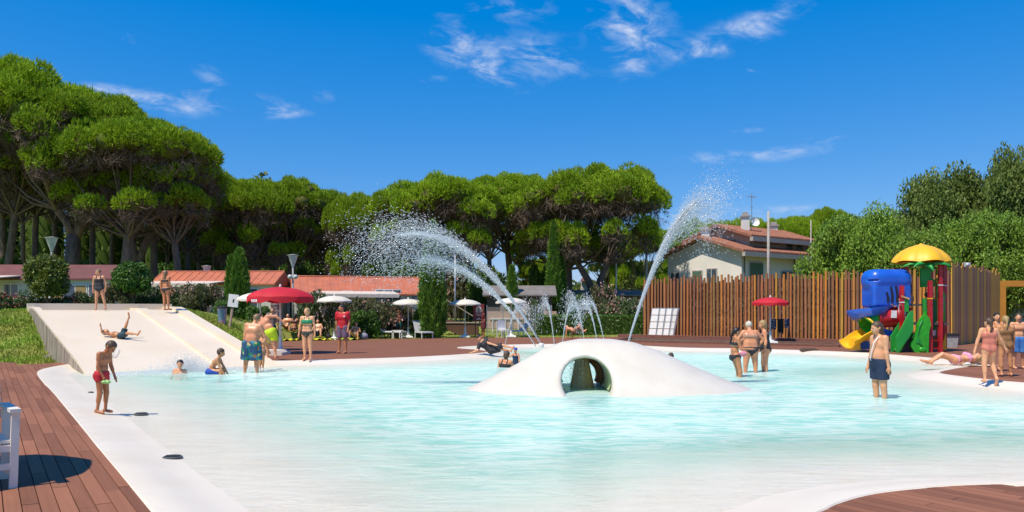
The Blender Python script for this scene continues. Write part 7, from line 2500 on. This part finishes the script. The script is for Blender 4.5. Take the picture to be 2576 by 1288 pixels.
nl = (PX(1362, 17.4), 17.4, PZ(868, 17.4)); nr = (PX(1576, 17.4), 17.4, PZ(876, 17.4))
vx, vz = vel_for(-2.8, 2.45)
jet('water_jet', nl, (vx, .15, vz), 'left arching jet spraying from the dome towards the pines', 10500, 1.10, .80, .020, .22, 1, dens_pow=.95, strands=26)
vx, vz = vel_for(-2.45, 1.9)
jet('water_jet', (nl[0] - .12, nl[1] + .05, nl[2] - .03), (vx, .25, vz), 'lower left jet running under the main left arc', 4600, .92, .68, .016, .22, 2, dens_pow=.95, strands=16)
vx, vz = vel_for(1.95, 3.35)
jet('water_jet', nr, (vx, .1, vz), 'tall right jet rising steeply from the dome', 10000, .98, .66, .026, .17, 3, dens_pow=.85, strands=44, back=.16)
for i, (nn_, lab) in enumerate(((nl, 'small nozzle ring at the foot of the left jet'), (nr, 'small nozzle ring at the foot of the right jet'))):
    tag(MB().lathe([(.05, -.05), (.06, 0), (.05, .04), (.03, .04), (.03, -.05)], n=12).build('nozzle', M_plw, None, True, nn_), lab, 'nozzle', 'jet nozzles on the dome')

# ring of small arching jets in the basin behind the dome
rc = (PX(1425, 31.0), 31.0)
rb_ = [(1268, 31.5, 1312, 768), (1396, 30.2, 1372, 757), (1412, 29.8, 1440, 768), (1473, 32, 1436, 748), (1506, 30.5, 1472, 764), (1524, 31.2, 1480, 757)]
for i, (u0, Y, ua, va) in enumerate(rb_):
    p0 = (PX(u0, Y), Y, 0.02)
    dx = PX(ua, Y) - p0[0]; dz = PZ(va, Y) - .02
    vx, vz = vel_for(dx, dz)
    e = jet('small_jet', p0, (vx, (rc[1] - Y) * .4, vz), ('leftmost thin arching jet behind the dome', 'thin jet arching left of the small jet cluster', 'thin jet bending right in the small jet cluster', 'tallest thin jet in the small jet cluster', 'thin jet bending left in the small jet cluster', 'rightmost thin arching jet behind the dome')[i],
            700, vz / G9 * 1.75, vz / G9 * 1.05, .016, .11, 20 + i, r_drop=(.005, .012), strands=3)
    e['group'] = 'small arching jets'
    tag(MB().lathe([(.04, -.3), (.045, 0), (.03, .04), (.001, .04)], n=10).build('jet_nozzle', M_sil, None, True, p0), ('nozzle under the leftmost thin jet', 'nozzle under the jet arching left of the cluster', 'nozzle under the jet bending right', 'nozzle under the tallest thin jet', 'nozzle under the jet bending left', 'nozzle under the rightmost thin jet')[i], 'nozzle', 'nozzles of the small jets')

# spray and foam where the slide meets the pool
g = np.random.default_rng(9)
x0, y0 = W(448, 936, WATER)
n_ = 7500
a = g.uniform(0, 2 * np.pi, n_); rr = np.abs(g.normal(0, .42, n_))
P = np.column_stack([x0 + .25 + rr * np.cos(a) * 1.5, y0 + .1 + rr * np.sin(a) * .8, WATER + np.abs(g.normal(0, .15, n_)) * np.exp(-rr * 1.3) * 1.7])
P[:, 0] += (P[:, 2] - WATER) * g.normal(0, .5, n_)
tag(link('slide_splash', drops_mesh('slide_splash', P, g.uniform(.005, .012, n_))), 'white splash of spray round the dark haired boy below the slide', 'splash', kind='stuff')
n_ = 5200
s_ = g.uniform(-SL_W * .95, 1.9, n_); q = -0.4 - np.abs(g.normal(0, .9, n_))
pp = SL_B + SL_D * (q + .7)[:, None] + SL_N * s_[:, None]
P = np.column_stack([pp, np.full(n_, WATER + .006)])
tag(link('foam', drops_mesh('foam', P, g.uniform(.006, .022, n_) * np.exp(-np.abs(q) * .25))), 'thin foam drifting on the water at the foot of the slide', 'foam', kind='stuff')
n_ = 1500
P = np.column_stack([DX - .32 + g.normal(0, .10, n_), DY - .1 + g.normal(0, .1, n_), g.uniform(WATER, .55, n_)])
tag(link('tunnel_drip', drops_mesh('tunnel_drip', P, g.uniform(.003, .007, n_), np.tile([0, 0, 1.0], (n_, 1)), 2.5)), 'thin water dripping inside the tunnel of the dome', 'dripping water', kind='stuff')
